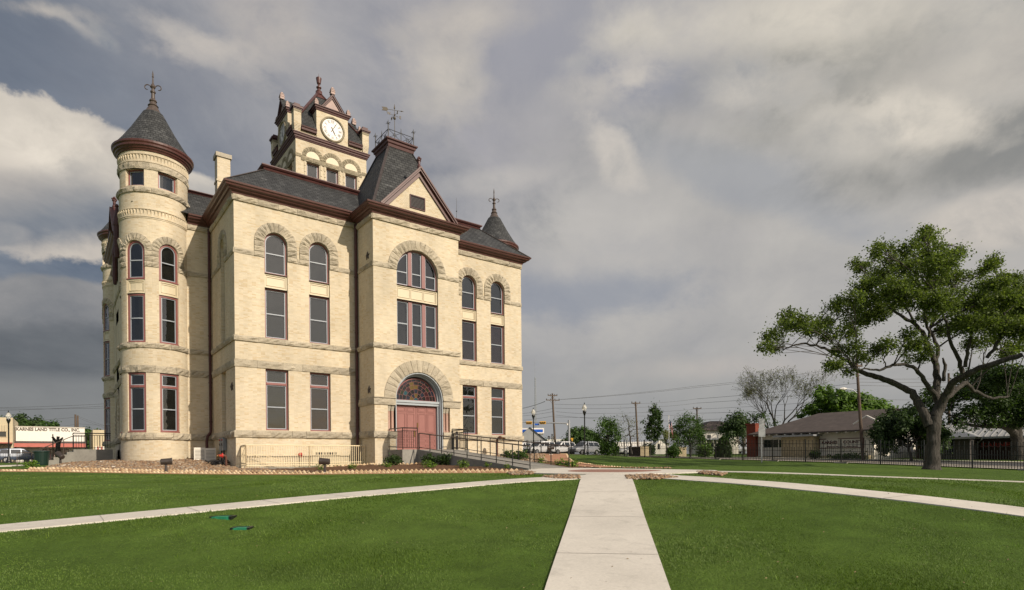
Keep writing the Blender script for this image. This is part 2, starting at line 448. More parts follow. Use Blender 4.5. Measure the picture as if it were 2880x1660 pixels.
def gz(x, y): return float(terr_np(np.array([x]), np.array([y]))[0])
def onground(u, v, d0=5.0, d1=160.0):
    """where the line of sight of photo pixel (u, v) first meets the terrain"""
    r = ray(u, v); ds = np.linspace(d0, d1, 1500)
    z = EYE.z + r.z * ds - terr_np(EYE.x + r.x * ds, EYE.y + r.y * ds)
    i = np.argmax(z < 0) if (z < 0).any() else len(ds) - 1
    return EYE + r * float(ds[i])
# ------------------------------------------------------------------ materials
def uvn(t): return t.new('ShaderNodeTexCoord').outputs['UV']
def objn(t): return t.new('ShaderNodeTexCoord').outputs['Object']
def bumpn(t, b, h, strength=0.4, dist=0.02):
    n = t.new('ShaderNodeBump'); n.inputs['Strength'].default_value = strength; n.inputs['Distance'].default_value = dist
    t.link(h, n.inputs['Height']); t.link(n.outputs[0], b.inputs['Normal'])
def brick_fn(c1, c2, odd, mortar, w=0.23, h=0.076, dirt=0.25):
    def fn(t, b):
        uv = uvn(t)
        n = t.new('ShaderNodeTexBrick'); t.link(uv, n.inputs['Vector'])
        n.inputs['Color1'].default_value = (*c1, 1); n.inputs['Color2'].default_value = (*c2, 1); n.inputs['Mortar'].default_value = (*mortar, 1)
        n.inputs['Scale'].default_value = 1.0; n.inputs['Brick Width'].default_value = w; n.inputs['Row Height'].default_value = h
        n.inputs['Mortar Size'].default_value = 0.007; n.inputs['Mortar Smooth'].default_value = 0.2; n.inputs['Bias'].default_value = 0.1
        # odd bricks of a stronger colour, in runs along the courses
        cell = t.mapping(uv, (1 / w, 1 / h, 1)); cell = t.vmath('FLOOR', cell)
        wn = t.new('ShaderNodeTexWhiteNoise', noise_dimensions='2D'); t.link(cell, wn.inputs['Vector'])
        big = t.noise(objn(t), 0.7, 4, 0.6)
        th = t.math('SUBTRACT', wn.outputs['Value'], t.math('MULTIPLY', t.math('SUBTRACT', big, 0.5), 0.9))
        f = t.math('MULTIPLY', t.math('GREATER_THAN', th, 0.86), 0.55)
        f = t.math('MULTIPLY', f, t.math('SUBTRACT', 1.0, n.outputs['Fac']))
        c = t.mix(f, n.outputs['Color'], odd)
        v = t.ramp(t.noise(t.mapping(objn(t), (1, 1, .45)), 0.55, 7, 0.62), [(0.3, 1 - dirt), (0.7, 1.0)])
        wn2 = t.new('ShaderNodeTexWhiteNoise', noise_dimensions='2D'); t.link(t.vmath('ADD', cell, (7.3, 2.9, 0)), wn2.inputs['Vector'])
        v2 = t.math('ADD', 0.94, t.math('MULTIPLY', wn2.outputs['Value'], 0.11))
        c = t.mix(1.0, c, t.mix(1.0, v, v2, 'MULTIPLY'), 'MULTIPLY')
        t.link(c, b.inputs['Base Color'])
        bumpn(t, b, t.math('SUBTRACT', 1.0, n.outputs['Fac']), 0.5, 0.006)
    return fn
mat('buff_brick', rough=0.85, spec=0.2, fn=brick_fn((.645, .56, .425), (.61, .515, .365), (.53, .395, .23), (.59, .52, .40)))
mat('red_brick', rough=0.85, spec=0.2, fn=brick_fn((.24, .052, .03), (.20, .045, .027), (.17, .04, .025), (.15, .07, .05)))
mat('dark_brick', rough=0.9, spec=0.15, fn=brick_fn((.045, .026, .02), (.035, .02, .016), (.06, .03, .022), (.03, .022, .018)))
mat('cream_brick', rough=0.85, spec=0.2, fn=brick_fn((.50, .42, .27), (.44, .36, .22), (.38, .29, .17), (.40, .33, .22), dirt=0.35))
def stone_fn(ca, cb, sc=1.0):
    def fn(t, b):
        o = objn(t)
        big = t.ramp(t.noise(o, 0.9 * sc, 3, 0.5), [(0.3, 0.0), (0.7, 1.0)])
        fine = t.noise(o, 9 * sc, 8, 0.7)
        c = t.mix(big, ca, cb)
        rnd_ = t.new('ShaderNodeNewGeometry').outputs['Random Per Island']
        c = t.mix(1.0, c, t.ramp(rnd_, [(0.0, 0.80), (1.0, 1.12)]), 'MULTIPLY')
        c = t.mix(1.0, c, t.ramp(fine, [(0.3, 0.82), (0.7, 1.05)]), 'MULTIPLY')
        t.link(c, b.inputs['Base Color'])
        bumpn(t, b, fine, 0.9, 0.05)
    return fn
mat('rock_stone', rough=0.92, spec=0.15, fn=stone_fn((.46, .40, .30), (.38, .335, .26)))
mat('tower_stone', rough=0.92, spec=0.15, fn=stone_fn((.34, .29, .20), (.27, .235, .17)))
mat('smooth_stone', rough=0.85, spec=0.2, fn=stone_fn((.45, .40, .32), (.40, .355, .28), 0.6))
def slate_fn(t, b):
    uv = uvn(t)
    n = t.new('ShaderNodeTexBrick'); t.link(uv, n.inputs['Vector'])
    n.inputs['Color1'].default_value = (.058, .059, .058, 1); n.inputs['Color2'].default_value = (.038, .039, .039, 1); n.inputs['Mortar'].default_value = (.012, .012, .013, 1)
    n.inputs['Scale'].default_value = 1.0; n.inputs['Brick Width'].default_value = 0.34; n.inputs['Row Height'].default_value = 0.21
    n.inputs['Mortar Size'].default_value = 0.019; n.inputs['Mortar Smooth'].default_value = 0.1
    cell = t.vmath('FLOOR', t.mapping(uv, (1 / 0.34, 1 / 0.21, 1)))
    wn = t.new('ShaderNodeTexWhiteNoise', noise_dimensions='2D'); t.link(cell, wn.inputs['Vector'])
    c = t.mix(1.0, n.outputs['Color'], t.ramp(wn.outputs['Value'], [(0.0, 0.75), (0.93, 1.15), (1.0, 1.7)]), 'MULTIPLY')
    c = t.mix(1.0, c, t.ramp(t.noise(objn(t), 1.1, 5, .6), [(0.3, 0.8), (0.75, 1.25)]), 'MULTIPLY')
    t.link(c, b.inputs['Base Color'])
    sp = t.new('ShaderNodeSeparateXYZ'); t.link(uv, sp.inputs[0])
    row = t.math('FRACT', t.math('DIVIDE', sp.outputs[1], 0.21))
    h = t.math('MULTIPLY', t.math('SUBTRACT', 1.0, row), t.math('SUBTRACT', 1.0, n.outputs['Fac']))
    bumpn(t, b, h, 0.9, 0.02)
mat('slate', rough=0.62, spec=0.25, fn=slate_fn)
mat('maroon_metal', (.080, .029, .024), 0.42, spec=0.5, vary=0.25, vscale=2.5)
mat('maroon_dark', (.070, .026, .024), 0.5, spec=0.3, vary=0.3, vscale=3)
mat('flashing', (.12, .095, .085), 0.4, metal=0.5, vary=0.25, vscale=4)
mat('copper_sheet', (.30, .17, .13), 0.30, metal=0.85, vary=0.3, vscale=4)
mat('copper_bright', (.34, .235, .205), 0.55, metal=0.0, vary=0.2, vscale=4)
mat('frame_paint', (.22, .082, .074), 0.5, vary=0.08)
mat('mullion_paint', (.235, .11, .105), 0.5, vary=0.06)
mat('sash_paint', (.30, .325, .36), 0.45)
mat('cream_paint', (.57, .49, .345), 0.5, vary=0.04)
mat('door_paint', (.27, .115, .10), 0.45, vary=0.07, vscale=2)
mat('grey_paint', (.33, .36, .38), 0.45, vary=0.06)
mat('granite', (.36, .22, .17), 0.4, vary=0.3, vscale=14)
mat('brass', (.17, .10, .03), 0.4, metal=0.5)
mat('iron', (.030, .028, .027), 0.5, vary=0.3, vscale=8)
mat('iron_brown', (.075, .055, .045), 0.5, vary=0.3, vscale=8)
mat('black_paint', (.010, .011, .011), 0.35)
mat('gilt', (.10, .08, .055), 0.55)
mat('clock_white', (.55, .51, .47), 0.3, spec=0.4)
mat('clock_black', (.045, .045, .043), 0.5)
mat('louvre', (.06, .03, .026), 0.6)
def glass_fn(t, b):
    out = t.n['Material Output']
    tr = t.new('ShaderNodeBsdfTransparent'); tr.inputs[0].default_value = (.62, .66, .66, 1)
    gl = t.new('ShaderNodeBsdfGlossy'); gl.inputs['Roughness'].default_value = 0.015; gl.inputs[0].default_value = (.95, .97, 1, 1)
    bn = t.new('ShaderNodeBump'); bn.inputs['Strength'].default_value = 0.35; bn.inputs['Distance'].default_value = 0.05
    t.link(t.noise(objn(t), 0.9, 2, 0.5), bn.inputs['Height']); t.link(bn.outputs[0], gl.inputs['Normal'])
    fr = t.new('ShaderNodeFresnel'); fr.inputs[0].default_value = 1.7
    mx = t.new('ShaderNodeMixShader'); t.link(fr.outputs[0], mx.inputs[0]); t.link(tr.outputs[0], mx.inputs[1]); t.link(gl.outputs[0], mx.inputs[2])
    t.link(mx.outputs[0], out.inputs[0])
mat('glass', fn=glass_fn)
def blind_fn(col, gap):
    def fn(t, b):
        sp = t.new('ShaderNodeSeparateXYZ'); t.link(objn(t), sp.inputs[0])
        w = t.math('FRACT', t.math('MULTIPLY', sp.outputs[2], 1 / 0.055))
        c = t.mix(t.math('LESS_THAN', w, 0.35), col, gap)
        t.link(t.mix(1.0, c, t.ramp(t.noise(objn(t), 1.3, 4, .6), [(0.3, 0.7), (0.7, 1.15)]), 'MULTIPLY'), b.inputs['Base Color'])
    return fn
mat('blind', rough=0.8, spec=0.1, fn=blind_fn((.045, .044, .042), (.018, .018, .018)))
mat('blind_brown', rough=0.8, spec=0.1, fn=blind_fn((.050, .022, .019), (.026, .012, .011)))
mat('dark_room', (.020, .019, .018), 0.9, spec=0.1, vary=0.6, vscale=0.8)  # near-black colour standing in for the unlit room behind the glass
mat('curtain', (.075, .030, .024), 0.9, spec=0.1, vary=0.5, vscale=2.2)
def conc_fn(col, dirt=0.12, joint=None):
    def fn(t, b):
        o = objn(t)
        c = t.mix(t.ramp(t.noise(o, 0.6, 6, .65), [(0.3, 0.0), (0.7, 1.0)]), tuple(k * (1 - dirt) for k in col), tuple(k * (1 + dirt * .5) for k in col))
        c = t.mix(1.0, c, t.ramp(t.noise(o, 22, 6, .7), [(0.3, 0.88), (0.7, 1.06)]), 'MULTIPLY')
        sm = t.ramp(t.noise(t.mapping(o, (1, 1, 1), (0, 0, R(44))), 1.7, 4, .6, 1.5), [(0.52, 1.0), (0.75, 0.80)])
        c = t.mix(1.0, c, sm, 'MULTIPLY')
        t.link(c, b.inputs['Base Color']); bumpn(t, b, t.noise(o, 60, 4, .6), 0.25, 0.01)
    return fn
mat('concrete', rough=0.85, spec=0.25, fn=conc_fn((.61, .565, .49)))
mat('concrete_grey', rough=0.88, spec=0.2, fn=conc_fn((.27, .255, .225), 0.3))
mat('concrete_pale', rough=0.85, spec=0.25, fn=conc_fn((.56, .51, .43), 0.15))
mat('joint', (.34, .31, .27), 0.9)
mat('asphalt', (.055, .053, .052), 0.9, vary=0.25, vscale=1.2, bump=0.3, bscale=80)
mat('gravel_path', (.36, .195, .12), 0.95, spec=0.1, vary=0.22, vscale=1.5, bump=0.4, bscale=60)
mat('fallen_leaf', (.22, .16, .08), 0.9, vary=0.5, vscale=1.0)
mat('mulch', (.13, .075, .045), 0.95, spec=0.1, vary=0.5, vscale=12, bump=1.0, bscale=35)
def pebble_fn(t, b):
    r = t.new('ShaderNodeNewGeometry').outputs['Random Per Island']
    c = t.ramp(r, [(0.0, (.21, .125, .072)), (0.3, (.27, .175, .105)), (0.55, (.33, .24, .155)), (0.75, (.17, .11, .072)), (0.88, (.40, .33, .25)), (0.96, (.11, .085, .07)), (1.0, (.55, .49, .41))])
    t.link(c, b.inputs['Base Color'])
mat('river_rock', rough=0.85, spec=0.2, fn=pebble_fn)
mat('bed_soil', (.20, .115, .065), 0.95, spec=0.1, vary=0.4, vscale=9, bump=1.0, bscale=30)
def edging_fn(t, b):
    r = t.new('ShaderNodeNewGeometry').outputs['Random Per Island']
    t.link(t.ramp(r, [(0.0, (.40, .27, .15)), (0.5, (.55, .41, .25)), (1.0, (.64, .51, .34))]), b.inputs['Base Color'])
mat('edging_brick', rough=0.85, spec=0.2, fn=edging_fn)
def paver_fn(t, b):
    n = t.new('ShaderNodeTexBrick'); t.link(t.mapping(objn(t), (1, 1, 1), (0, 0, R(45))), n.inputs['Vector'])
    n.inputs['Color1'].default_value = (.33, .18, .135, 1); n.inputs['Color2'].default_value = (.26, .135, .10, 1); n.inputs['Mortar'].default_value = (.16, .11, .09, 1)
    n.inputs['Scale'].default_value = 1.0; n.inputs['Brick Width'].default_value = 0.22; n.inputs['Row Height'].default_value = 0.11; n.inputs['Mortar Size'].default_value = 0.006
    t.link(n.outputs[0], b.inputs['Base Color'])
mat('paver', rough=0.85, spec=0.2, fn=paver_fn)
def lawn_fn(t, b):
    o = objn(t)
    big = t.ramp(t.noise(o, 0.16, 5, .6), [(0.3, 0.0), (0.7, 1.0)])
    c = t.mix(big, (.072, .126, .019), (.096, .156, .025))
    st = t.ramp(t.noise(t.mapping(o, (1, 1, 1), (0, 0, R(-52))), 1.4, 7, .62, .4), [(0.32, 0.74), (0.68, 1.14)])
    c = t.mix(1.0, c, st, 'MULTIPLY')
    fn_ = t.noise(o, 26, 6, .7)
    c = t.mix(1.0, c, t.ramp(fn_, [(0.28, 0.72), (0.72, 1.25)]), 'MULTIPLY')
    dry = t.math('MULTIPLY', t.ramp(t.noise(o, 0.45, 6, .65), [(0.62, 0.0), (0.8, 1.0)]), 0.35)
    c = t.mix(dry, c, (.19, .17, .06))
    t.link(c, b.inputs['Base Color'])
    bumpn(t, b, t.math('ADD', fn_, t.math('MULTIPLY', t.noise(o, 3.5, 5, .6), 1.2)), 0.85, 0.06)
mat('lawn', rough=0.9, spec=0.12, fn=lawn_fn)
def leafmat(name, ca, cb, cc, trans=0.35):
    def fn(t, b):
        out = t.n['Material Output']
        r = t.new('ShaderNodeNewGeometry').outputs['Random Per Island']
        c = t.ramp(r, [(0.0, ca), (0.55, cb), (1.0, cc)])
        c = t.mix(1.0, c, t.ramp(t.noise(objn(t), 0.9, 4, .6), [(0.3, 0.72), (0.7, 1.22)]), 'MULTIPLY')
        t.link(c, b.inputs['Base Color'])
        tl = t.new('ShaderNodeBsdfTranslucent'); t.link(t.mix(1.0, c, (1.25, 1.35, .6), 'MULTIPLY'), tl.inputs[0])
        mx = t.new('ShaderNodeMixShader'); mx.inputs[0].default_value = trans
        t.link(b.outputs[0], mx.inputs[1]); t.link(tl.outputs[0], mx.inputs[2]); t.link(mx.outputs[0], out.inputs[0])
    mat(name, rough=0.6, spec=0.3, fn=fn)
leafmat('oak_leaf', (.066, .096, .021), (.112, .156, .035), (.175, .220, .058), 0.45)
leafmat('dark_leaf', (.022, .044, .011), (.038, .072, .017), (.062, .105, .026))
leafmat('mid_leaf', (.030, .062, .012), (.052, .105, .020), (.085, .150, .030))
leafmat('bright_leaf', (.055, .105, .012), (.085, .160, .018), (.13, .22, .030))
leafmat('sparse_leaf', (.085, .10, .03), (.12, .135, .045), (.16, .165, .065), 0.35)
leafmat('plant_leaf', (.06, .12, .015), (.12, .21, .025), (.22, .32, .05))
leafmat('grass_blade', (.068, .120, .017), (.094, .155, .023), (.135, .195, .037), 0.3)
def bark_fn(t, b):
    o = t.mapping(objn(t), (9, 9, 1.6))
    n = t.noise(o, 1.0, 8, .7, .6)
    t.link(t.ramp(n, [(0.3, (.026, .023, .020)), (0.7, (.115, .105, .092))]), b.inputs['Base Color'])
    bumpn(t, b, n, 1.0, 0.12)
mat('bark', rough=0.95, spec=0.1, fn=bark_fn)
mat('bark_pale', (.12, .10, .08), 0.95, spec=0.1, vary=0.4, vscale=5)
mat('pole_wood', (.115, .085, .065), 0.9, spec=0.15, vary=0.35, vscale=3)
mat('galv', (.30, .31, .32), 0.5, metal=0.4, vary=0.1)
mat('wire', (.05, .05, .05), 0.6)
mat('white_paint', (.74, .70, .63), 0.6, vary=0.05)
mat('white_wall', (.70, .655, .57), 0.8, vary=0.07, vscale=1.2)
mat('tan_wall', (.50, .42, .28), 0.8, vary=0.08, vscale=1.2)
mat('dark_wall', (.055, .048, .044), 0.8, vary=0.15)
mat('brown_roof', (.070, .055, .048), 0.9, vary=0.3, vscale=1.5, bump=0.5, bscale=12)
mat('metal_roof', (.36, .36, .35), 0.45, metal=0.3, vary=0.12, vscale=1.5)
mat('red_awning', (.42, .13, .10), 0.8, vary=0.12)
mat('letter_dark', (.10, .075, .055), 0.6)
mat('letter_maroon', (.085, .018, .018), 0.6)
mat('letter_red', (.22, .012, .010), 0.5)
mat('sign_blue', (.010, .085, .42), 0.4)
mat('signal_yellow', (.62, .33, .03), 0.45)
mat('lamp_off', (.03, .012, .01), 0.3)
mat('red_paint', (.40, .025, .018), 0.4)
mat('pipe_rust', (.10, .040, .025), 0.5, vary=0.3)
mat('beige_metal', (.72, .60, .40), 0.5, vary=0.04)
mat('ac_white', (.66, .62, .54), 0.5, vary=0.05)
mat('box_grey', (.20, .215, .225), 0.5, vary=0.06)
mat('can_green', (.012, .028, .022), 0.35)
mat('lid_green', (.012, .17, .085), 0.6, vary=0.45, vscale=14)
mat('bronze', (.045, .035, .03), 0.4, vary=0.2)
mat('car_white', (.72, .71, .70), 0.2, spec=0.6)
mat('car_silver', (.42, .43, .45), 0.22, metal=0.3, spec=0.6)
mat('car_blue', (.055, .075, .115), 0.3, metal=0.1, spec=0.6)
mat('car_dark', (.03, .03, .033), 0.3, spec=0.6)
mat('car_glass', (.018, .022, .026), 0.06, spec=0.8)
mat('tyre', (.015, .015, .015), 0.8)
mat('rim', (.45, .45, .46), 0.3, metal=0.7)
mat('head_lamp', (.75, .75, .72), 0.1, spec=0.8)
mat('tail_lamp', (.35, .02, .02), 0.2)
mat('chrome', (.55, .55, .55), 0.15, metal=0.9)
def lampglass_fn(t, b):
    b.inputs['Base Color'].default_value = (.80, .78, .72, 1); b.inputs['Roughness'].default_value = 0.15
    b.inputs['Transmission Weight'].default_value = 0.55; b.inputs['IOR'].default_value = 1.2
mat('lamp_glass', rough=0.15, fn=lampglass_fn)
def flag_fn(t, b):
    sp = t.new('ShaderNodeSeparateXYZ'); t.link(uvn(t), sp.inputs[0])
    st = t.math('GREATER_THAN', t.math('FRACT', t.math('MULTIPLY', sp.outputs[1], 6.5)), 0.46)
    c = t.mix(st, (.55, .03, .05), (.75, .72, .70))
    can = t.math('MULTIPLY', t.math('LESS_THAN', sp.outputs[0], 0.4), t.math('GREATER_THAN', sp.outputs[1], 0.46))
    vo = t.new('ShaderNodeTexVoronoi'); t.link(t.mapping(uvn(t), (16, 11, 1)), vo.inputs['Vector']); vo.inputs['Randomness'].default_value = 0.15
    star = t.mix(t.math('LESS_THAN', vo.outputs['Distance'], 0.3), (.02, .03, .16), (.75, .75, .78))
    t.link(t.mix(can, c, star), b.inputs['Base Color'])
mat('flag_cloth', rough=0.8, spec=0.1, fn=flag_fn)
# ------------------------------------------------------------------ the courthouse
CH = thing('courthouse', 'cream brick courthouse with grey rough stone bands, slate roofs and a clock tower', 'courthouse', (0, 0, 0))
# storey levels shared by all fronts
Z0, ZW0, ZW1 = -0.6, 1.86, 2.25          # foot, water table
ZL0, ZL1 = 5.84, 6.26                    # lintel course
ZS0, ZS1 = 7.30, 7.60                    # sill course
ZB0, ZB1 = 12.22, 12.50                  # arch spring course
ZF0, ZF1 = 15.05, 15.47                  # frieze
ZC1 = 15.98                              # top of the cornice
def plane(o, du, dn):
    """mapping (u, z, out) -> point of a wall with origin o, direction du along it and outward normal dn"""
    o = Vector(o); du = Vector(du); dn = Vector(dn)
    return lambda u, z, w=0.0: o + du * u + dn * w + Vector((0, 0, z))
def drum(cx, cy, r, a_mid=0.0):
    """mapping on a round tower: u is the arc length from azimuth a_mid, anticlockwise seen from above"""
    return lambda u, z, w=0.0: Vector((cx + (r + w) * math.cos(a_mid + u / r), cy + (r + w) * math.sin(a_mid + u / r), z))
def span(u0, u1, seg):
    if seg is None: return [u0, u1]
    k = max(1, int(math.ceil((u1 - u0) / seg - 1e-6)))
    return [u0 + (u1 - u0) * i / k for i in range(k + 1)]
class Each:
    """a stand-in for MB: every wall, course or arch drawn into it becomes a part of its own"""
    def __init__(s, name, m_, parent): s.name, s.mat, s.parent = name, m_, parent
def each(name=None):
    def deco(fn):
        def g(mb, *a, **k):
            if isinstance(mb, Each):
                m_ = MB(); fn(m_, *a, **k); return m_.build(name or mb.name, mb.mat, mb.parent)
            return fn(mb, *a, **k)
        return g
    return deco
@each()
def wall(mb, P, u0, u1, z0, z1, openings=(), depth=0.24, seg=None):
    """brick wall with recessed openings (ua, ub, za, zb, arched); zb is the crown of an arched one"""
    cols = {}
    for o in openings: cols.setdefault((round(o[0], 4), round(o[1], 4)), []).append(o)
    edges = sorted(cols)
    def face(a, b, za, zb):
        us = span(a, b, seg)
        for p, q in zip(us, us[1:]):
            mb.quad(P(p, za), P(q, za), P(q, zb), P(p, zb), uv=((p, za), (q, za), (q, zb), (p, zb)))
    x = u0
    for a, b in edges:
        if a > x + 1e-4: face(x, a, z0, z1)
        zz = z0
        ops = sorted(cols[(a, b)], key=lambda o: o[2])
        for (ua, ub, za, zb, arch) in ops:
            if za > zz + 1e-4: face(a, b, zz, za)
            nxt = [o[2] for o in ops if o[2] > za + 1e-6]
            top = nxt[0] if nxt else z1
            if arch:
                r = (ub - ua) / 2; sp = zb - r; c = (ua + ub) / 2; n = 20
                pts = [(c - r * math.cos(PI * i / n), sp + r * math.sin(PI * i / n)) for i in range(n + 1)]
                for (p, zp), (q, zq) in zip(pts, pts[1:]):
                    mb.quad(P(p, zp), P(q, zq), P(q, top), P(p, top), uv=((p, zp), (q, zq), (q, top), (p, top)))
                    mb.quad(P(p, zp, -depth), P(q, zq, -depth), P(q, zq), P(p, zp), uv=((0, p), (0, q), (depth, q), (depth, p)))
                zz = top
            else:
                sp = zb
                us = span(ua, ub, seg)
                for p, q in zip(us, us[1:]):
                    mb.quad(P(p, zb, -depth), P(q, zb, -depth), P(q, zb), P(p, zb))
                zz = zb
            for uu, fl in ((ua, 0), (ub, 1)):
                vs = [P(uu, za), P(uu, za, -depth), P(uu, sp, -depth), P(uu, sp)]
                uv_ = [(0, za), (depth, za), (depth, sp), (0, sp)]
                if not fl: vs = vs[::-1]; uv_ = uv_[::-1]
                mb.quad(*vs, uv=uv_)
            us = span(ua, ub, seg)
            for p, q in zip(us, us[1:]): mb.quad(P(p, za), P(q, za), P(q, za, -depth), P(p, za, -depth))
        if zz < z1 - 1e-4: face(a, b, zz, z1)
        x = b
    if x < u1 - 1e-4: face(x, u1, z0, z1)
@each()
def rock(mb, P, u0, u1, z0, z1, out, block=1.05, back=0.0, rough=0.05, sub=5, sz=3):
    """a course of rock-faced blocks standing out from the wall, chipped back at the joints"""
    n = max(1, int(round((u1 - u0) / block))); cuts = [u0]
    for i in range(1, n): cuts.append(u0 + (u1 - u0) * (i + rnd.uniform(-.18, .18)) / n)
    cuts.append(u1)
    for a, b in zip(cuts, cuts[1:]):
        a += 0.006; b -= 0.006
        k = max(2, int(sub * (b - a) / block) + 1); vs = []; base = out * rnd.uniform(.85, 1.1)
        for j in range(sz + 1):
            for i in range(k + 1):
                e = (i in (0, k)) or (j in (0, sz))
                w = base * (0.62 if e else 1.0) + rnd.uniform(-1, 1) * rough * (0.35 if e else 1.0)
                w = max(0.012, w)
                vs.append(P(a + (b - a) * (i + (0 if e else rnd.uniform(-.25, .25))) / k, z0 + (z1 - z0) * (j + (0 if e else rnd.uniform(-.2, .2))) / sz, w))
        fs = [(j * (k + 1) + i, j * (k + 1) + i + 1, (j + 1) * (k + 1) + i + 1, (j + 1) * (k + 1) + i) for j in range(sz) for i in range(k)]
        m_ = len(vs)
        for u, z in ((a, z0), (b, z0), (b, z1), (a, z1)): vs.append(P(u, z, -0.02 - back))
        lo = list(range(k + 1)); hi = [sz * (k + 1) + i for i in range(k + 1)]
        fs.append(tuple([m_, m_ + 1] + lo[::-1])); fs.append(tuple([m_ + 2, m_ + 3] + hi))
        fs.append(tuple([m_ + 3, m_] + [j * (k + 1) for j in range(sz + 1)])); fs.append(tuple([m_ + 1, m_ + 2] + [j * (k + 1) + k for j in range(sz, -1, -1)]))
        mb.add(vs, fs)
@each('stone_arch')
def voussoirs(mb, P, c, sp, ri, ro, out, n, foot=None, rough=0.05):
    """rock-faced arch ring; foot carries it down as jamb blocks below the spring"""
    def wedge(quad_pts):
        (a0, a1, b1, b0) = quad_pts           # inner-start, outer-start, outer-end, inner-end in (u, z)
        k = 3; vs = []; base = out * rnd.uniform(.85, 1.12)
        for j in range(k + 1):
            for i in range(k + 1):
                s, q = i / k, j / k
                e = i in (0, k) or j in (0, k)
                pu = (1 - s) * ((1 - q) * a0[0] + q * b0[0]) + s * ((1 - q) * a1[0] + q * b1[0])
                pz = (1 - s) * ((1 - q) * a0[1] + q * b0[1]) + s * ((1 - q) * a1[1] + q * b1[1])
                vs.append(P(pu, pz, max(.015, base * (0.6 if e else 1.0) + rnd.uniform(-1, 1) * rough * (0.4 if e else 1))))
        fs = [(j * (k + 1) + i, j * (k + 1) + i + 1, (j + 1) * (k + 1) + i + 1, (j + 1) * (k + 1) + i) for j in range(k) for i in range(k)]
        m_ = len(vs)
        for p in (a0, a1, b1, b0): vs.append(P(p[0], p[1], -0.02))
        q = k + 1
        fs.append(tuple([m_ + 1, m_] + list(range(q)))); fs.append(tuple([m_ + 2, m_ + 1] + [j * q + k for j in range(q)]))
        fs.append(tuple([m_ + 3, m_ + 2] + [k * q + i for i in range(k, -1, -1)])); fs.append(tuple([m_, m_ + 3] + [j * q for j in range(k, -1, -1)]))
        mb.add(vs, fs)
    g = 0.012
    for i in range(n):
        t0 = PI - PI * i / n - g / ro; t1 = PI - PI * (i + 1) / n + g / ro
        f = lambda r, t: (c + r * math.cos(t), sp + r * math.sin(t))
        wedge((f(ri, t0), f(ro, t0), f(ro, t1), f(ri, t1)))
    if foot is not None and foot < sp - 0.05:
        k = max(1, int(round((sp - foot) / 0.30)))
        for i in range(k):
            za, zb = foot + (sp - foot) * i / k + g, foot + (sp - foot) * (i + 1) / k - g
            wedge(((c - ro, za), (c - ri, za), (c - ri, zb), (c - ro, zb)))
            wedge(((c + ri, za), (c + ro, za), (c + ro, zb), (c + ri, zb)))
CORN = [(0.02, 0), (0.10, 0.0), (0.13, 0.10), (0.20, 0.16), (0.30, 0.18), (0.34, 0.26), (0.47, 0.30), (0.50, 0.38), (0.58, 0.42), (0.60, 0.51), (0.02, 0.53)]
def prof(p, z, k=1.0, kz=1.0): return [(o * k, z + h * kz) for o, h in p]
def bar_frame(mb, P, a, b, za, zb, w, d0, d1, arch=False, seg=None):
    """a picture-frame of width w between depths d0 (front) and d1 (back); arched tops follow the curve"""
    if not arch:
        for (p, q, s, t_) in ((a, a + w, za, zb), (b - w, b, za, zb), (a + w, b - w, za, za + w), (a + w, b - w, zb - w, zb)):
            pbox(mb, P, p, q, s, t_, d0, d1, seg)
        return
    r = (b - a) / 2; c = (a + b) / 2; sp = zb - r
    pbox(mb, P, a, a + w, za, sp, d0, d1); pbox(mb, P, b - w, b, za, sp, d0, d1); pbox(mb, P, a + w, b - w, za, za + w, d0, d1)
    n = 18
    for i in range(n):
        t0 = PI - PI * i / n; t1 = PI - PI * (i + 1) / n
        f = lambda rr, t: (c + rr * math.cos(t), sp + rr * math.sin(t))
        pts = [f(r - w, t0), f(r, t0), f(r, t1), f(r - w, t1)]
        vs = [P(x, z, d0) for x, z in pts] + [P(x, z, d1) for x, z in pts]
        mb.add(vs, [(0, 3, 2, 1), (0, 4, 7, 3), (1, 2, 6, 5)])
@each()
def pbox(mb, P, a, b, za, zb, d0, d1, seg=None):
    us = span(a, b, seg)
    for p, q in zip(us, us[1:]):
        vs = [P(p, za, d0), P(q, za, d0), P(q, zb, d0), P(p, zb, d0), P(p, za, d1), P(q, za, d1), P(q, zb, d1), P(p, zb, d1)]
        mb.add(vs, [(0, 1, 2, 3), (0, 3, 7, 4), (1, 5, 6, 2), (3, 2, 6, 7), (0, 4, 5, 1), (5, 4, 7, 6)])
@each()
def pane_shape(mb, P, a, b, za, zb, d, arch=False, seg=None):
    if not arch:
        us = span(a, b, seg)
        for p, q in zip(us, us[1:]): mb.quad(P(p, za, d), P(q, za, d), P(q, zb, d), P(p, zb, d))
        return
    r = (b - a) / 2; c = (a + b) / 2; sp = zb - r; n = 18
    mb.poly([P(a, za, d), P(b, za, d)] + [P(c + r * math.cos(PI * i / n), sp + r * math.sin(PI * i / n), d) for i in range(n + 1)])
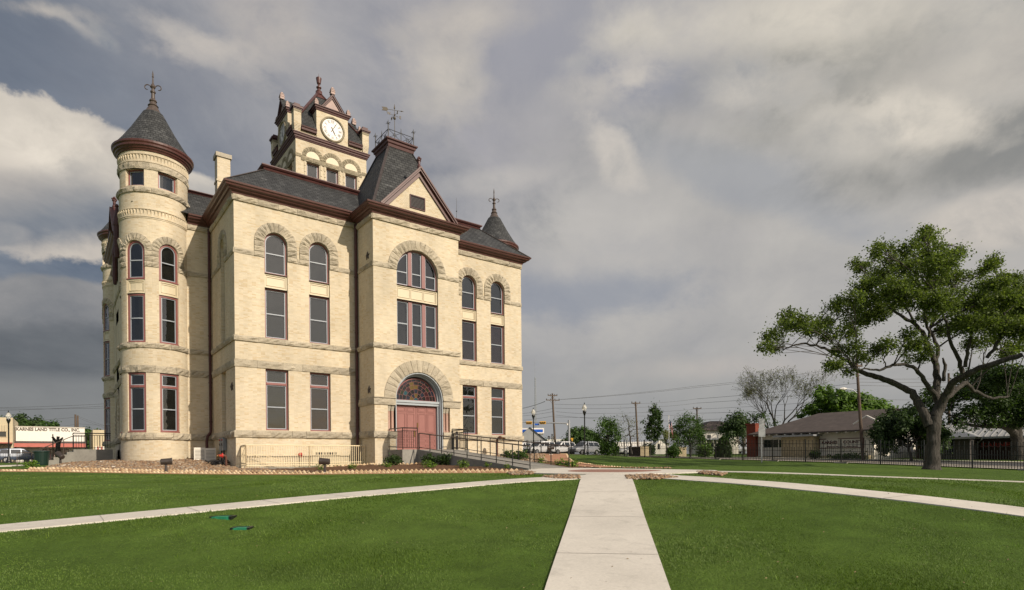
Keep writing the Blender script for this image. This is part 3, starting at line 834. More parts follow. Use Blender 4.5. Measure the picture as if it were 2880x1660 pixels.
def window(P, a, b, za, zb, parent, arch=False, transom=None, blind='blind', rec=0.17, fw=0.085, seg=None, meet=0.5, single=False, fm='frame_paint'):
    """part: window (the painted frame) > sash, pane, blind (a sheet painted as unlit room with dark_room)"""
    f = MB(); bar_frame(f, P, a, b, za, zb, fw, -rec, -rec - 0.10, arch, seg)
    pbox(f, P, a, b, za, za + 0.06, -rec + 0.09, -rec - 0.02, seg)
    top = zb
    if transom: pbox(f, P, a + fw, b - fw, transom, transom + 0.13, -rec + 0.02, -rec - 0.1, seg)
    w = f.build('window', fm, parent)
    s = MB(); g = MB(); q = 0.048; i0 = fw + 0.006
    d0, d1 = -rec - 0.045, -rec - 0.095
    parts = []
    if transom: parts.append((transom + 0.135, zb - fw, False, True)); top = transom - 0.005; parts.append((za + fw, top, False, single))
    else: parts.append((za + fw, zb - fw, arch, single))
    for (p, t_, ar, one) in parts:
        A, B = a + i0, b - i0
        bar_frame(s, P, A, B, p, t_, q, d0, d1, ar, seg)
        if not one:
            zm = p + (t_ - p) * meet
            pbox(s, P, A + q, B - q, zm - 0.03, zm + 0.03, d0 + 0.012, d1, seg)
        pane_shape(g, P, A + q * .6, B - q * .6, p + q * .6, t_ - q * .6, -rec - 0.075, ar, seg)
    s.build('sash', 'sash_paint', w); g.build('pane', 'glass', w)
    bl = MB(); pane_shape(bl, P, a + 0.02, b - 0.02, za + 0.02, zb - 0.02, -rec - 0.16, arch, seg)
    bl.build('blind', blind, w)  # given dark_room, this sheet paints the interior darkness instead of a blind
    return w
def panel(P, a, b, za, zb, parent, n=1, rec=0.10, seg=None):
    m_ = MB(); pane_shape(m_, P, a, b, za, zb, -rec - 0.05, False, seg)
    bar_frame(m_, P, a, b, za, zb, 0.09, -rec, -rec - 0.06, False, seg)
    for i in range(n):
        x0 = a + 0.09 + (b - a - 0.18) * i / n; x1 = a + 0.09 + (b - a - 0.18) * (i + 1) / n
        bar_frame(m_, P, x0 + .03, x1 - .03, za + 0.16, zb - 0.16, 0.035, -rec - 0.015, -rec - 0.06, False, seg)
    return m_.build('spandrel_panel', 'cream_paint', parent)
brick = Each('wall', 'buff_brick', CH); band = Each('stone_course', 'rock_stone', CH)
# ---- the two front wings: left 0..7.2, right 13.26..20.53; both show the same two window bays
BX0, BX1, LX, BP = 7.2, 13.26, 20.53, 2.465
Pf = plane((0, 0, 0), (1, 0, 0), (0, -1, 0))
WIN = [(1.62, 2.91), (4.17, 5.44), (LX - 5.44, LX - 4.17), (LX - 2.91, LX - 1.62)]
def wing_openings(ws):
    o = []
    for a, b in ws: o += [(a, b, 2.28, ZL0, False), (a, b, 7.60, 10.52, False), (a, b, 11.36, 13.79, True)]
    return o
BL = ['blind', 'blind_brown', 'blind', 'dark_room']
for wi, (u0, u1, ws) in enumerate(((0, BX0, WIN[:2]), (BX1, LX, WIN[2:]))):
    ops = wing_openings(ws)
    ops = [o for o in ops] + [(a, b, 10.52, 11.36, False) for a, b in ws]
    wall(brick, Pf, u0, u1, Z0, ZF1, ops)
    rock(band, Pf, u0 - (0.10 if wi == 0 else 0), u1 + (0.10 if wi else 0), ZW0, ZW1, 0.16)
    rock(band, Pf, u0 - (0.03 if wi == 0 else 0), u1 + (0.03 if wi else 0), ZL0, ZL1, 0.08, 1.3)
    rock(band, Pf, u0 - (0.07 if wi == 0 else 0), u1 + (0.07 if wi else 0), ZS0, ZS1, 0.13, 1.4)
    rock(band, Pf, u0 - (0.05 if wi == 0 else 0), u1 + (0.05 if wi else 0), ZF0 + .1, ZF1, 0.14, 1.2)
    x = u0 - (0.02 if wi == 0 else 0)
    for a, b in ws:
        c = (a + b) / 2; ro = (b - a) / 2 + 0.55
        rock(band, Pf, x, c - ro, ZB0, ZB1, 0.06)
        voussoirs(band, Pf, c, 13.79 - (b - a) / 2, (b - a) / 2 + .005, ro, 0.10, 11, ZB0)
        x = c + ro
    rock(band, Pf, x, u1 + (0.02 if wi else 0), ZB0, ZB1, 0.06)
    for k, (a, b) in enumerate(ws):
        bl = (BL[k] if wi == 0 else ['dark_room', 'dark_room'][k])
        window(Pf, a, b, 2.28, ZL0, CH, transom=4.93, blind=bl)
        window(Pf, a, b, 7.60, 10.52, CH, blind='blind' if wi == 0 else 'blind_brown')
        window(Pf, a, b, 11.36, 13.79, CH, arch=True, blind='blind')
        panel(Pf, a, b, 10.52, 11.36, CH)
# ---- side of the left wing (faces west), with blind recesses like bricked up windows
YI = 6.227
Ps = plane((0, YI, 0), (0, -1, 0), (-1, 0, 0))
sw = (YI - 3.45, YI - 2.30)
wall(brick, Ps, 0, YI, Z0, ZF1, [(*sw, 2.28, ZL0, False), (*sw, 7.60, 13.79, True)], depth=0.2)
niche = Each('blind_niche', 'buff_brick', CH)
pane_shape(niche, Ps, *sw, 2.28, ZL0, -0.2); pane_shape(niche, Ps, *sw, 7.60, 13.79, -0.2, True)
for z0, z1, w, e in ((ZW0, ZW1, .16, .10), (ZL0, ZL1, .08, .03), (ZS0, ZS1, .13, .07), (ZF0 + .1, ZF1, .14, .05)): rock(band, Ps, 0, YI + e, z0, z1, w)
c = sum(sw) / 2; ro = (sw[1] - sw[0]) / 2 + .52
rock(band, Ps, 0, c - ro, ZB0, ZB1, .06); rock(band, Ps, c + ro, YI + .02, ZB0, ZB1, .06)
voussoirs(band, Ps, c, 13.79 - (sw[1] - sw[0]) / 2, (sw[1] - sw[0]) / 2, ro, .10, 11, ZB0)
# the right wing's far side
Pe = plane((LX, 0, 0), (0, 1, 0), (1, 0, 0))
wall(brick, Pe, 0, YI, Z0, ZF1)
for z0, z1, w in ((ZW0, ZW1, .16), (ZL0, ZL1, .08), (ZS0, ZS1, .13), (ZB0, ZB1, .06), (ZF0 + .1, ZF1, .14)): rock(band, Pe, 0, YI, z0, z1, w)
# ---- entrance bay
Pb = plane((0, -BP, 0), (1, 0, 0), (0, -1, 0))
DC, DR, DSP = 10.28, 1.69, 4.31          # door arch: centre, inner radius, spring
BA, BB = 8.74, 11.67                     # big upper window
AC = (BA + BB) / 2; AR = (BB - BA) / 2
ops = [(8.07, DC - DR, ZW1, 3.87, False), (DC - DR, DC + DR, 1.1, DSP + DR, True), (DC + DR, 12.49, ZW1, 3.87, False)]
wall(brick, Pb, BX0, BX1, Z0, ZL1 + .5, ops, depth=0.55)
wall(brick, Pb, BX0, BX1, ZL1 + .5, ZF1, [(BA, BB, 7.60, 10.46, False), (BA, BB, 10.46, 11.36, False), (BA, BB, 11.36, 12.23 + AR, True)])
for a, b in ((8.07, DC - DR), (DC + DR, 12.49)): pane_shape(niche, Pb, a, b, ZW1, 3.87, -0.45)
Pbl = plane((BX0, 0, 0), (0, -1, 0), (-1, 0, 0)); Pbr = plane((BX1, -BP, 0), (0, 1, 0), (1, 0, 0))
wall(brick, Pbl, 0, BP, Z0, ZF1); wall(brick, Pbr, 0, BP, Z0, ZF1)
rock(band, Pb, BX0 - .1, 8.63, ZW0, ZW1, .16); rock(band, Pb, 11.95, BX1 + .1, ZW0, ZW1, .16)
rock(band, Pb, BX0 - .06, DC - DR - .005, 3.86, 4.31, .09, 1.4); rock(band, Pb, DC + DR + .005, BX1 + .06, 3.86, 4.31, .09, 1.4)
pbox(band, Pb, BX0 - .08, DC - DR, 4.27, 4.33, .13, 0); pbox(band, Pb, DC + DR, BX1 + .08, 4.27, 4.33, .13, 0)
rock(band, Pb, BX0 - .07, BX1 + .07, ZS0, ZS1, .13, 1.3)
rock(band, Pb, BX0 - .02, AC - AR - .57, ZB0, ZB1, .06); rock(band, Pb, AC + AR + .57, BX1 + .02, ZB0, ZB1, .06)
rock(band, Pb, BX0 - .05, BX1 + .05, ZF0 - .02, ZF1 - .12, .14, 1.2)
for Pq in (Pbl, Pbr):
    for z0, z1, w, e in ((ZW0, ZW1, .16, .1), (3.86, 4.31, .09, .06), (ZS0, ZS1, .13, .07), (ZB0, ZB1, .06, .02), (ZF0 - .02, ZF1 - .12, .14, .05)):
        rock(band, Pq, 0 if Pq is Pbl else -e, BP + (e if Pq is Pbl else 0), z0, z1, w)
voussoirs(band, Pb, AC, 12.23, AR + .005, AR + .6, .10, 17, None)
voussoirs(band, Pb, DC, DSP + .02, DR + .005, 2.45, .09, 17, None, 0.035)
# the tripartite windows over the door
def tri(za, zb, arch):
    f = MB(); bar_frame(f, Pb, BA, BB, za, zb, .075, -.17, -.27, arch)
    for a, b in ((9.60, 9.85), (10.57, 10.82)):
        top = zb - .05
        if arch: top = 12.23 + math.sqrt(max(0, AR ** 2 - (max(abs(a - AC), abs(b - AC))) ** 2)) - .03
        pbox(f, Pb, a, b, za + .07, top, -.14, -.26)
    w = f.build('triple_window', 'mullion_paint', CH)
    s = MB(); g = MB()
    for a, b in ((BA + .08, 9.59), (9.86, 10.56), (10.83, BB - .08)):
        if not arch:
            bar_frame(s, Pb, a, b, za + .08, zb - .08, .055, -.215, -.265); pbox(s, Pb, a + .05, b - .05, (za + zb) / 2 - .05, (za + zb) / 2 + .02, -.20, -.265)
            pane_shape(g, Pb, a + .03, b - .03, za + .1, zb - .1, -.245)
        else:
            zt = lambda u: 12.23 + math.sqrt(max(0.0, (AR - .085) ** 2 - (u - AC) ** 2))
            n = 8; us = [a + (b - a) * i / n for i in range(n + 1)]
            pbox(s, Pb, a, a + .055, za + .08, max(12.2, zt(a)) if a > AC - AR + .2 else 12.25, -.215, -.265)
            pbox(s, Pb, b - .055, b, za + .08, zt(b) if b < AC + AR - .2 else 12.25, -.215, -.265)
            pbox(s, Pb, a + .055, b - .055, za + .08, za + .135, -.215, -.265); pbox(s, Pb, a + .05, b - .05, 12.20, 12.26, -.20, -.265)
            for p, q in zip(us, us[1:]):
                vs = [Pb(p, zt(p) - .055, -.215), Pb(q, zt(q) - .055, -.215), Pb(q, zt(q), -.215), Pb(p, zt(p), -.215)]
                s.add(vs, [(0, 1, 2, 3)])
            g.poly([Pb(a + .02, za + .1, -.245), Pb(b - .02, za + .1, -.245)] + [Pb(u, zt(u) - .03, -.245) for u in us[::-1]])
    s.build('sash', 'sash_paint', w); g.build('pane', 'glass', w)
    bl = MB(); pane_shape(bl, Pb, BA + .02, BB - .02, za + .02, zb - .02, -.40, arch); bl.build('blind', 'dark_room', w)  # no blind here: a dark sheet painted as the unlit room
tri(7.60, 10.46, False); tri(11.36, 12.23 + AR, True)
panel(Pb, BA, BB, 10.46, 11.36, CH, 3)
# ---- entrance: steel grey arch lining, mauve leaves, stained glass fan light
YD = -0.58                                # depth of the door behind the brick face
fr = MB(); n = 28
ri, ro = DR - .16, DR - .01
for i in range(n):
    t0, t1 = PI - PI * i / n, PI - PI * (i + 1) / n
    ring = [(ro, -.02), (ro - .06, -.02), (ro - .07, -.16), (ro - .12, -.18), (ro - .13, -.34), (ro - .20, -.36), (ro - .21, YD)]
    for (ra, da), (rb, db) in zip(ring, ring[1:]):
        fr.quad(Pb(DC + ra * math.cos(t0), DSP + ra * math.sin(t0), da), Pb(DC + ra * math.cos(t1), DSP + ra * math.sin(t1), da), Pb(DC + rb * math.cos(t1), DSP + rb * math.sin(t1), db), Pb(DC + rb * math.cos(t0), DSP + rb * math.sin(t0), db))
for sgn in (-1, 1):
    for (ra, da), (rb, db) in zip(ring, ring[1:]):
        u0_, u1_ = DC + sgn * ra, DC + sgn * rb
        fr.quad(Pb(u0_, 1.1, da), Pb(u1_, 1.1, db), Pb(u1_, DSP, db), Pb(u0_, DSP, da))
pbox(fr, Pb, DC - DR + .05, DC + DR - .05, 3.95, 4.10, -.30, YD); pbox(fr, Pb, DC - DR + .03, DC + DR - .03, 4.10, 4.24, -.24, YD)
ED = fr.build('entrance', 'grey_paint', CH)
for sgn in (-1, 1):
    lf = MB(); a, b = (DC - 1.47, DC - .012) if sgn < 0 else (DC + .012, DC + 1.47)
    pbox(lf, Pb, a, b, 1.12, 3.95, YD + .03, YD - .04)
    for q0, q1 in ((1.25, 1.50), (1.58, 1.83), (1.91, 2.12), (2.20, 3.45), (3.52, 3.84)):
        for k in (0, 1):
            x0 = a + .10 + k * (b - a - .13) / 2; x1 = x0 + (b - a - .13) / 2 - .07
            bar_frame(lf, Pb, x0, x1, q0, q1, .045, YD + .06, YD + .03)
            pbox(lf, Pb, x0 + .09, x1 - .09, q0 + .07, q1 - .07, YD + .052, YD + .03)
    d = lf.build('door_leaf', 'door_paint', ED)
hd = MB(); pbox(hd, Pb, DC + .07, DC + .13, 2.55, 2.85, YD + .075, YD + .03); pbox(hd, Pb, DC - .16, DC - .08, 1.95, 2.35, YD + .075, YD + .03)
hd.build('door_handle', 'brass', ED)
# fan light: rings of coloured panes between lead-red bars
fl = MB(); FR, FC = 1.40, DC
bar_frame(fl, Pb, FC - FR - .06, FC + FR + .06, 4.235, 4.27 + FR + .03, .06, YD + .07, YD, True)
rings = [0.17, 0.44, 0.72, 0.98, 1.19, FR]; segs = [5, 7, 9, 11, 12]
def arcbar(r0, r1):
    for i in range(30):
        t0, t1 = PI - PI * i / 30, PI - PI * (i + 1) / 30
        fl.quad(*[Pb(FC + r * math.cos(t), 4.29 + r * math.sin(t), YD + .06) for r, t in ((r0, t0), (r0, t1), (r1, t1), (r1, t0))])
for r in rings[:-1]: arcbar(r - .009, r + .009)
COLS = [(.012, .011, .012), (.10, .065, .015), (.012, .06, .075), (.022, .010, .02), (.018, .022, .010), (.010, .010, .014), (.035, .010, .012), (.012, .018, .03), (.16, .13, .09), (.008, .008, .008)]
for k, cc in enumerate(COLS): mat('stained_%s' % 'abcdefghij'[k], cc, 0.15, spec=0.6)
gl = MB(); rk = random.Random(3)
for q, nseg in enumerate(segs):
    for i in range(nseg):
        t0, t1 = PI - PI * i / nseg, PI - PI * (i + 1) / nseg
        mi = rk.choice([0, 0, 9, 1, 2, 3, 4, 5, 6, 7, 9, 5, 8] if q < 4 else [0, 9, 5, 0, 3, 7]);
        if q == 0 and i == 2: mi = 1
        m_ = 5
        for k in range(m_):
            a0, a1 = t0 + (t1 - t0) * k / m_, t0 + (t1 - t0) * (k + 1) / m_
            gl.quad(*[Pb(FC + r * math.cos(t), 4.29 + r * math.sin(t), YD + .035) for r, t in ((rings[q], a0), (rings[q], a1), (rings[q + 1], a1), (rings[q + 1], a0))], mi=mi)
        if i:
            t = t0; f = lambda r, s: Pb(FC + r * math.cos(t) + s * math.sin(t) * .008, 4.29 + r * math.sin(t) - s * math.cos(t) * .008, YD + .06)
            fl.quad(f(rings[q], 1), f(rings[q], -1), f(rings[q + 1], -1), f(rings[q + 1], 1))
for i in range(10):
    t0, t1 = PI - PI * i / 10, PI - PI * (i + 1) / 10
    gl.poly([Pb(FC, 4.29, YD + .035), Pb(FC + .17 * math.cos(t1), 4.29 + .17 * math.sin(t1), YD + .035), Pb(FC + .17 * math.cos(t0), 4.29 + .17 * math.sin(t0), YD + .035)][::-1], mi=2)
fl.build('fan_light', 'frame_paint', ED); gl.build('stained_glass', ['stained_' + x for x in 'abcdefghij'], ED)
for cx in (8.20, 8.45, 12.11, 12.36):
    co = MB(); p = Pb(cx, 0, -.22)
    co.lathe(p.x, p.y, [(.13, ZW1), (.13, ZW1 + .08), (.105, ZW1 + .16), (.10, 3.50)], 14)
    ob = co.build('column', 'granite', CH, True)
    ca = MB(); ca.lathe(p.x, p.y, [(.10, 3.50), (.12, 3.52), (.11, 3.56), (.13, 3.66), (.17, 3.78), (.17, 3.87)], 12); ca.build('capital', 'smooth_stone', ob)
# ---- main block behind the wings
MX0, MX1, MY1 = -3.85, 24.38, 24.8
Pm = plane((0, YI, 0), (1, 0, 0), (0, -1, 0))
TCX, TCY, TR = -3.03, 7.05, 1.835
for a, b in ((-1.35, 0), (LX, LX + 1.35)):
    wall(brick, Pm, a - .3 if a < 0 else a, b if a < 0 else b + .3, Z0, ZF1)
    for z0, z1, w in ((ZW0, ZW1, .16), (ZL0, ZL1, .06), (ZS0, ZS1, .11), (ZB0, ZB1, .05), (ZF0 + .1, ZF1, .12)): rock(band, Pm, a, b, z0, z1, w)
Pw = plane((MX0, MY1, 0), (0, -1, 0), (-1, 0, 0))
wy0, wy1, wx = 12.4, 18.6, -4.45
o_ = []
for yc in (10.6, 20.6):
    u = MY1 - yc; o_ += [(u - .6, u + .6, 2.28, ZL0, False), (u - .6, u + .6, 7.6, 10.52, False), (u - .6, u + .6, 11.36, 13.79, True)]
wall(brick, Pw, .9, MY1 - TCY - .6, Z0, ZF1, o_)
for (a, b, za, zb, ar) in o_: window(Pw, a, b, za, zb, CH, arch=ar, transom=4.93 if zb == ZL0 else None, blind='dark_room')
Pwb = plane((wx, wy1, 0), (0, -1, 0), (-1, 0, 0)); Pws = plane((MX0, wy0, 0), (-1, 0, 0), (0, -1, 0)); Pwn = plane((wx, wy1, 0), (1, 0, 0), (0, 1, 0))
wall(brick, Pwb, 0, wy1 - wy0, Z0, ZF1, [(2.2, 4.0, 1.4, 5.2, True), (1.8, 4.4, 7.6, 10.5, False), (1.8, 4.4, 11.36, 13.6, True)])
pane_shape(niche, Pwb, 2.2, 4.0, 1.4, 5.2, -.24, True)
for a in ((1.8, 4.4, 7.6, 10.5, False), (1.8, 4.4, 11.36, 13.6, True)): window(Pwb, *a[:4], CH, arch=a[4], blind='dark_room')
wall(brick, Pws, 0, MX0 - wx, Z0, ZF1); wall(brick, Pwn, 0, MX0 - wx, Z0, ZF1)
for Pq, a, b in ((Pw, 1, MY1 - wy1), (Pw, MY1 - wy0, MY1 - TCY - 1.6), (Pwb, -.1, wy1 - wy0 + .1), (Pws, 0, MX0 - wx + .1)):
    for z0, z1, w in ((ZW0, ZW1, .16), (ZL0, ZL1, .08), (ZS0, ZS1, .12), (ZB0, ZB1, .06), (ZF0 + .1, ZF1, .13)): rock(band, Pq, a, b, z0, z1, w)
voussoirs(band, Pwb, 3.1, 4.3, .91, 1.5, .1, 13, 2.25)
Pn = plane((MX1, MY1, 0), (-1, 0, 0), (0, 1, 0)); wall(brick, Pn, 0, MX1 - MX0, Z0, ZF1)
Pea = plane((MX1, TCY, 0), (0, 1, 0), (1, 0, 0)); wall(brick, Pea, 0, MY1 - TCY, Z0, ZF1)
# ---- cornices
cz = prof(CORN, ZF1, 1, .98)
for path, pf in (([(-1.35, YI), (0, YI), (0, 0), (BX0, 0)], cz), ([(BX1, 0), (LX, 0), (LX, YI), (LX + 1.35, YI)], cz),
                 ([(BX0, 1.0), (BX0, -BP), (BX1, -BP), (BX1, 1.0)], prof(CORN, ZF1 - .12, 1, .95)),
                 ([(MX0, MY1), (MX0, wy1), (wx, wy1), (wx, wy0), (MX0, wy0), (MX0, TCY + 1.5)], cz)):
    cn = MB(); cn.sweep(path, pf); cn.build('cornice', 'maroon_metal', CH)
# ---- roofs
def hip(mb, x0, x1, y0, y1, z0, t, z1, sides='WSEN'):
    a, b, c, d = (x0, y0, z0), (x1, y0, z0), (x1, y1, z0), (x0, y1, z0)
    A, B, C_, D = (x0 + t, y0 + t, z1), (x1 - t, y0 + t, z1), (x1 - t, y1 - t, z1), (x0 + t, y1 - t, z1)
    for s_, q in (('S', (a, b, B, A)), ('E', (b, c, C_, B)), ('N', (c, d, D, C_)), ('W', (d, a, A, D))):
        if s_ in sides: mb.quad(*q)
    return A, B, C_, D
RT_, DT, DZ = .55, 2.85, 18.42
rd = MB(); fs_ = MB()
for (x0, x1, y0, y1) in ((-RT_, BX1 - 1, -RT_, 14), (BX0 + 1, LX + RT_, -RT_, 14), (MX0 - .5, MX1 + .5, YI - RT_, MY1 + .5)):
    rf = MB(); A, B, C_, D = hip(rf, x0, x1, y0, y1, ZC1 - .03, DT, DZ)
    rf.build('roof', 'slate', CH)
x0, x1 = -RT_ + DT, LX + RT_ - DT
rd.box(x0 + .05, x1 - .05, -RT_ + DT + .05, 14, DZ - .3, DZ + .02); rd.box(MX0 + DT - .45, MX1 - DT + .45, YI - RT_ + DT + .05, MY1 - DT, DZ - .35, DZ + .01)
rd.build('roof_deck', 'flashing', CH)
roll = [(-.10, -.04), (.06, -.04), (.10, .04), (.04, .10), (.13, .14), (.20, .22), (.20, .28), (-.10, .30)]
yd = -RT_ + DT
for path, dz, k in (([(x0, 8.6), (x0, yd), (BX0 + 1.3, yd)], 0, 1), ([(BX1 - 1.3, yd), (x1, yd), (x1, 8.6)], 0, 1),
                    ([(MX0 - .5 + DT, MY1 - 2.4), (MX0 - .5 + DT, YI - RT_ + DT), (x0 - .2, YI - RT_ + DT)], -.02, .6), ([(x1 + .2, YI - RT_ + DT), (MX1 + .5 - DT, YI - RT_ + DT), (MX1 + .5 - DT, MY1 - 2.4)], -.02, .6)):
    rl = MB(); rl.sweep(path, [(o, DZ + dz + h * k) for o, h in roll]); rl.build('roof_coping', 'maroon_dark', CH)
def strip3(mb, a, b, w=.16, lift=.025, side=(1, 0, 0)):
    a = Vector(a); b = Vector(b); mb = MB(); mb.beam(a + Vector((0, 0, lift)), b + Vector((0, 0, lift)), w, .03); mb.build('hip_flashing', 'flashing', CH)
for a, b in (((-RT_, -RT_, ZC1 - .03), (x0, yd, DZ)), ((LX + RT_, -RT_, ZC1 - .03), (x1, yd, DZ))): strip3(fs_, a, b)
# ---- mansard tower over the entrance bay with iron cresting
mr = MB(); mb0 = (BX0 + .0, BX1 - .0, -BP + .0, 3.75); mz0, mz1 = ZF1 + .38, 21.03; hw = .86; mcx = (BX0 + BX1) / 2; mty0, mty1 = -.28, 1.55
b_ = [(mb0[0], mb0[2], mz0), (mb0[1], mb0[2], mz0), (mb0[1], mb0[3], mz0), (mb0[0], mb0[3], mz0)]
t_ = [(mcx - hw, mty0, mz1), (mcx + hw, mty0, mz1), (mcx + hw, mty1, mz1), (mcx - hw, mty1, mz1)]
for i in range(4): mr.quad(b_[i], b_[(i + 1) % 4], t_[(i + 1) % 4], t_[i])
mr.build('mansard_roof', 'slate', CH)
for i in range(4): strip3(fs_, b_[i], t_[i], .17)
dk = MB(); dk.sweep([t_[0][:2], t_[1][:2], t_[2][:2], t_[3][:2]], [(0, mz1 - .06), (.06, mz1 - .05), (.09, mz1 + .12), (.16, mz1 + .18), (.18, mz1 + .3), (.27, mz1 + .36), (.28, mz1 + .44), (0, mz1 + .46)], closed=True)
dk.box(mcx - hw - .05, mcx + hw + .05, mty0 - .05, mty1 + .05, mz1 - .05, mz1 + .45)
dk.build('deck_cornice', 'maroon_dark', CH)
cr = MB(); cz0 = mz1 + .45; ex = .06
cs = [(t_[0][0] - ex, t_[0][1] - ex), (t_[1][0] + ex, t_[1][1] - ex), (t_[2][0] + ex, t_[2][1] + ex), (t_[3][0] - ex, t_[3][1] + ex)]
for i in range(4):
    a, b = Vector((*cs[i], 0)), Vector((*cs[(i + 1) % 4], 0)); mid = (a + b) / 2
    cr.tube([a + Vector((0, 0, cz0)), a + Vector((0, 0, cz0 + .95))], .032, 6)
    cr.tube([a + Vector((0, 0, cz0 + .9)), a + Vector((0, 0, cz0 + 1.22))], [.04, .006], 6)
    for k in range(4):
        dd = Vector((math.cos(k * PI / 2 + .6), math.sin(k * PI / 2 + .6), 0)); base = a + Vector((0, 0, cz0 + .88))
        cr.tube([base, base + dd * .07 + Vector((0, 0, .10)), base + dd * .14 + Vector((0, 0, .11)), base + dd * .17 + Vector((0, 0, .05))], [.022, .018, .014, .006], 5)
    cr.tube([mid + Vector((0, 0, cz0)), mid + Vector((0, 0, cz0 + .74)), mid + Vector((0, 0, cz0 + .92))], [.026, .026, .006], 6)
    for zz in (.03, .60): cr.tube([a + Vector((0, 0, cz0 + zz)), b + Vector((0, 0, cz0 + zz))], .02, 5)
    for p, q in ((a, mid), (mid, b)):
        cr.tube([p + Vector((0, 0, cz0 + .05)), q + Vector((0, 0, cz0 + .6))], .014, 5); cr.tube([p + Vector((0, 0, cz0 + .6)), q + Vector((0, 0, cz0 + .05))], .014, 5)
        c_ = (p + q) / 2 + Vector((0, 0, cz0 + .325)); dd = (q - p).normalized()
        for k in range(4):
            e0 = [dd * .13, Vector((0, 0, .13)), dd * -.13, Vector((0, 0, -.13))]
            cr.tube([c_ + e0[k], c_ + e0[(k + 1) % 4]], .012, 5)
cr.build('roof_cresting', 'iron', CH)
wv = MB(); vx, vy = mcx - .02, (mty0 + mty1) / 2 - .1
vz = cz0; top = 24.45
wv.tube([(vx, vy, vz), (vx, vy, vz + .6), (vx, vy, top - .35)], [.03, .022, .016], 6)
wv.tube([(vx, vy, top - .36), (vx, vy, top - .3), (vx, vy, top)], [.02, .05, .004], 8)
for zz, r in ((23.48, .095), (23.72, .05)):
    wv.lathe(vx, vy, [(0.002, zz - r)] + [(r * math.sin(PI * i / 8), zz - r * math.cos(PI * i / 8)) for i in range(1, 8)] + [(0.002, zz + r)], 12)
# arrow, tail to the left, dipping line of the photo is only perspective
ad = Vector((.93, -.36, 0)).normalized(); c_ = Vector((vx, vy, 24.02))
wv.tube([c_ - ad * .55, c_ + ad * .5], .014, 5); wv.tube([c_ + ad * .42, c_ + ad * .62], [.045, .004], 5)
for q in (0, 1):
    tl = [c_ - ad * .42 + Vector((0, 0, 0)), c_ - ad * .50 + Vector((0, 0, .12)), c_ - ad * .84 + Vector((0, 0, .12)), c_ - ad * .76, c_ - ad * .84 + Vector((0, 0, -.12)), c_ - ad * .50 + Vector((0, 0, -.12))]
    off = Vector((-ad.y, ad.x, 0)) * (.012 if q else -.012)
    wv.poly([p + off for p in (tl if q else tl[::-1])])
ob = wv.build('weather_vane', 'gilt', CH)
lt = MB()
for ch, dx, dy in (('W', -1, 0), ('E', 1, 0), ('S', 0, -1), ('N', 0, 1)):
    e = Vector((dx, dy, 0)); p = Vector((vx, vy, 23.66))
    lt.tube([p, p + e * .3], .012, 5)
    vs, fs = text_mesh(ch, .26, .012, .008)
    lt.add([tuple(Vector((v[0] * abs(dx) + v[1] * abs(dy), v[1] * abs(dx) + v[0] * abs(dy), v[2])) + p + e * .42) for v in vs], fs)
lt.build('compass_letters', 'gilt', ob)
# ---- gable over the entrance
gy = -BP - .02; gz0, gz1, gx0, gx1 = ZC1 - .02, 18.88, 7.62, 13.0; gcx = 10.34
gb = MB(); gw = MB()
gw.poly([(gx0 + .2, gy, gz0), (gx1 - .2, gy, gz0), (gcx, gy, gz1 - .25)]); gw.build('gable_wall', 'buff_brick', CH)
for sx, xa in ((-1, gx0), (1, gx1)):
    rk_ = MB(); a = Vector((xa, gy, gz0)); b = Vector((gcx, gy, gz1)); d = (b - a).normalized(); nrm = Vector((d.z * -1 * (1 if d.x > 0 else -1), 0, abs(d.x))); nrm = nrm if nrm.z > 0 else -nrm
    for (w, out, k0, k1) in ((.34, .10, -.34, 0.0), (.12, .26, -.12, .02), (.06, .33, -.02, .07)):
        vs = []
        for p in (a, b):
            for kk in (k0, k1):
                for yy in (gy - out, gy + .3): vs.append(p + nrm * kk + Vector((0, yy - gy, 0)))
        for i in range(8):
            if i >= 4: vs[i] = Vector((gcx, vs[i].y, gz1 + ((k0, k1)[(i - 4) // 2]) / max(.3, nrm.z)))
        rk_.add(vs, [(0, 1, 3, 2), (4, 6, 7, 5), (0, 2, 6, 4), (1, 5, 7, 3), (2, 3, 7, 6), (0, 4, 5, 1)])
    rk_.build('gable_rake', 'maroon_metal', CH)
for sx, xa in ((-1, gx0), (1, gx1)):
    yr = gy + 1.95
    gb.quad((xa, gy - .25, gz0 + .08), (gcx, gy - .25, gz1 + .09), (gcx, yr, gz1 + .09), (xa, yr - 1.5, gz0 + .08))
gb.build('gable_roof', 'slate', CH)
ve = MB(); ve.box(9.68, 10.76, gy - .06, gy + .05, 16.30, 16.36); ve.box(9.68, 10.76, gy - .06, gy + .05, 17.08, 17.14); ve.box(9.68, 9.74, gy - .06, gy + .05, 16.36, 17.08); ve.box(10.70, 10.76, gy - .06, gy + .05, 16.36, 17.08)
for i in range(9):
    z = 16.40 + i * .077; ve.quad((9.74, gy - .04, z), (10.70, gy - .04, z), (10.70, gy + .03, z + .06), (9.74, gy + .03, z + .06))
ve.box(9.74, 10.70, gy - .012, gy - .006, 16.36, 17.08, mi=1)
ve.build('attic_vent', ['maroon_dark', 'black_paint'], CH)
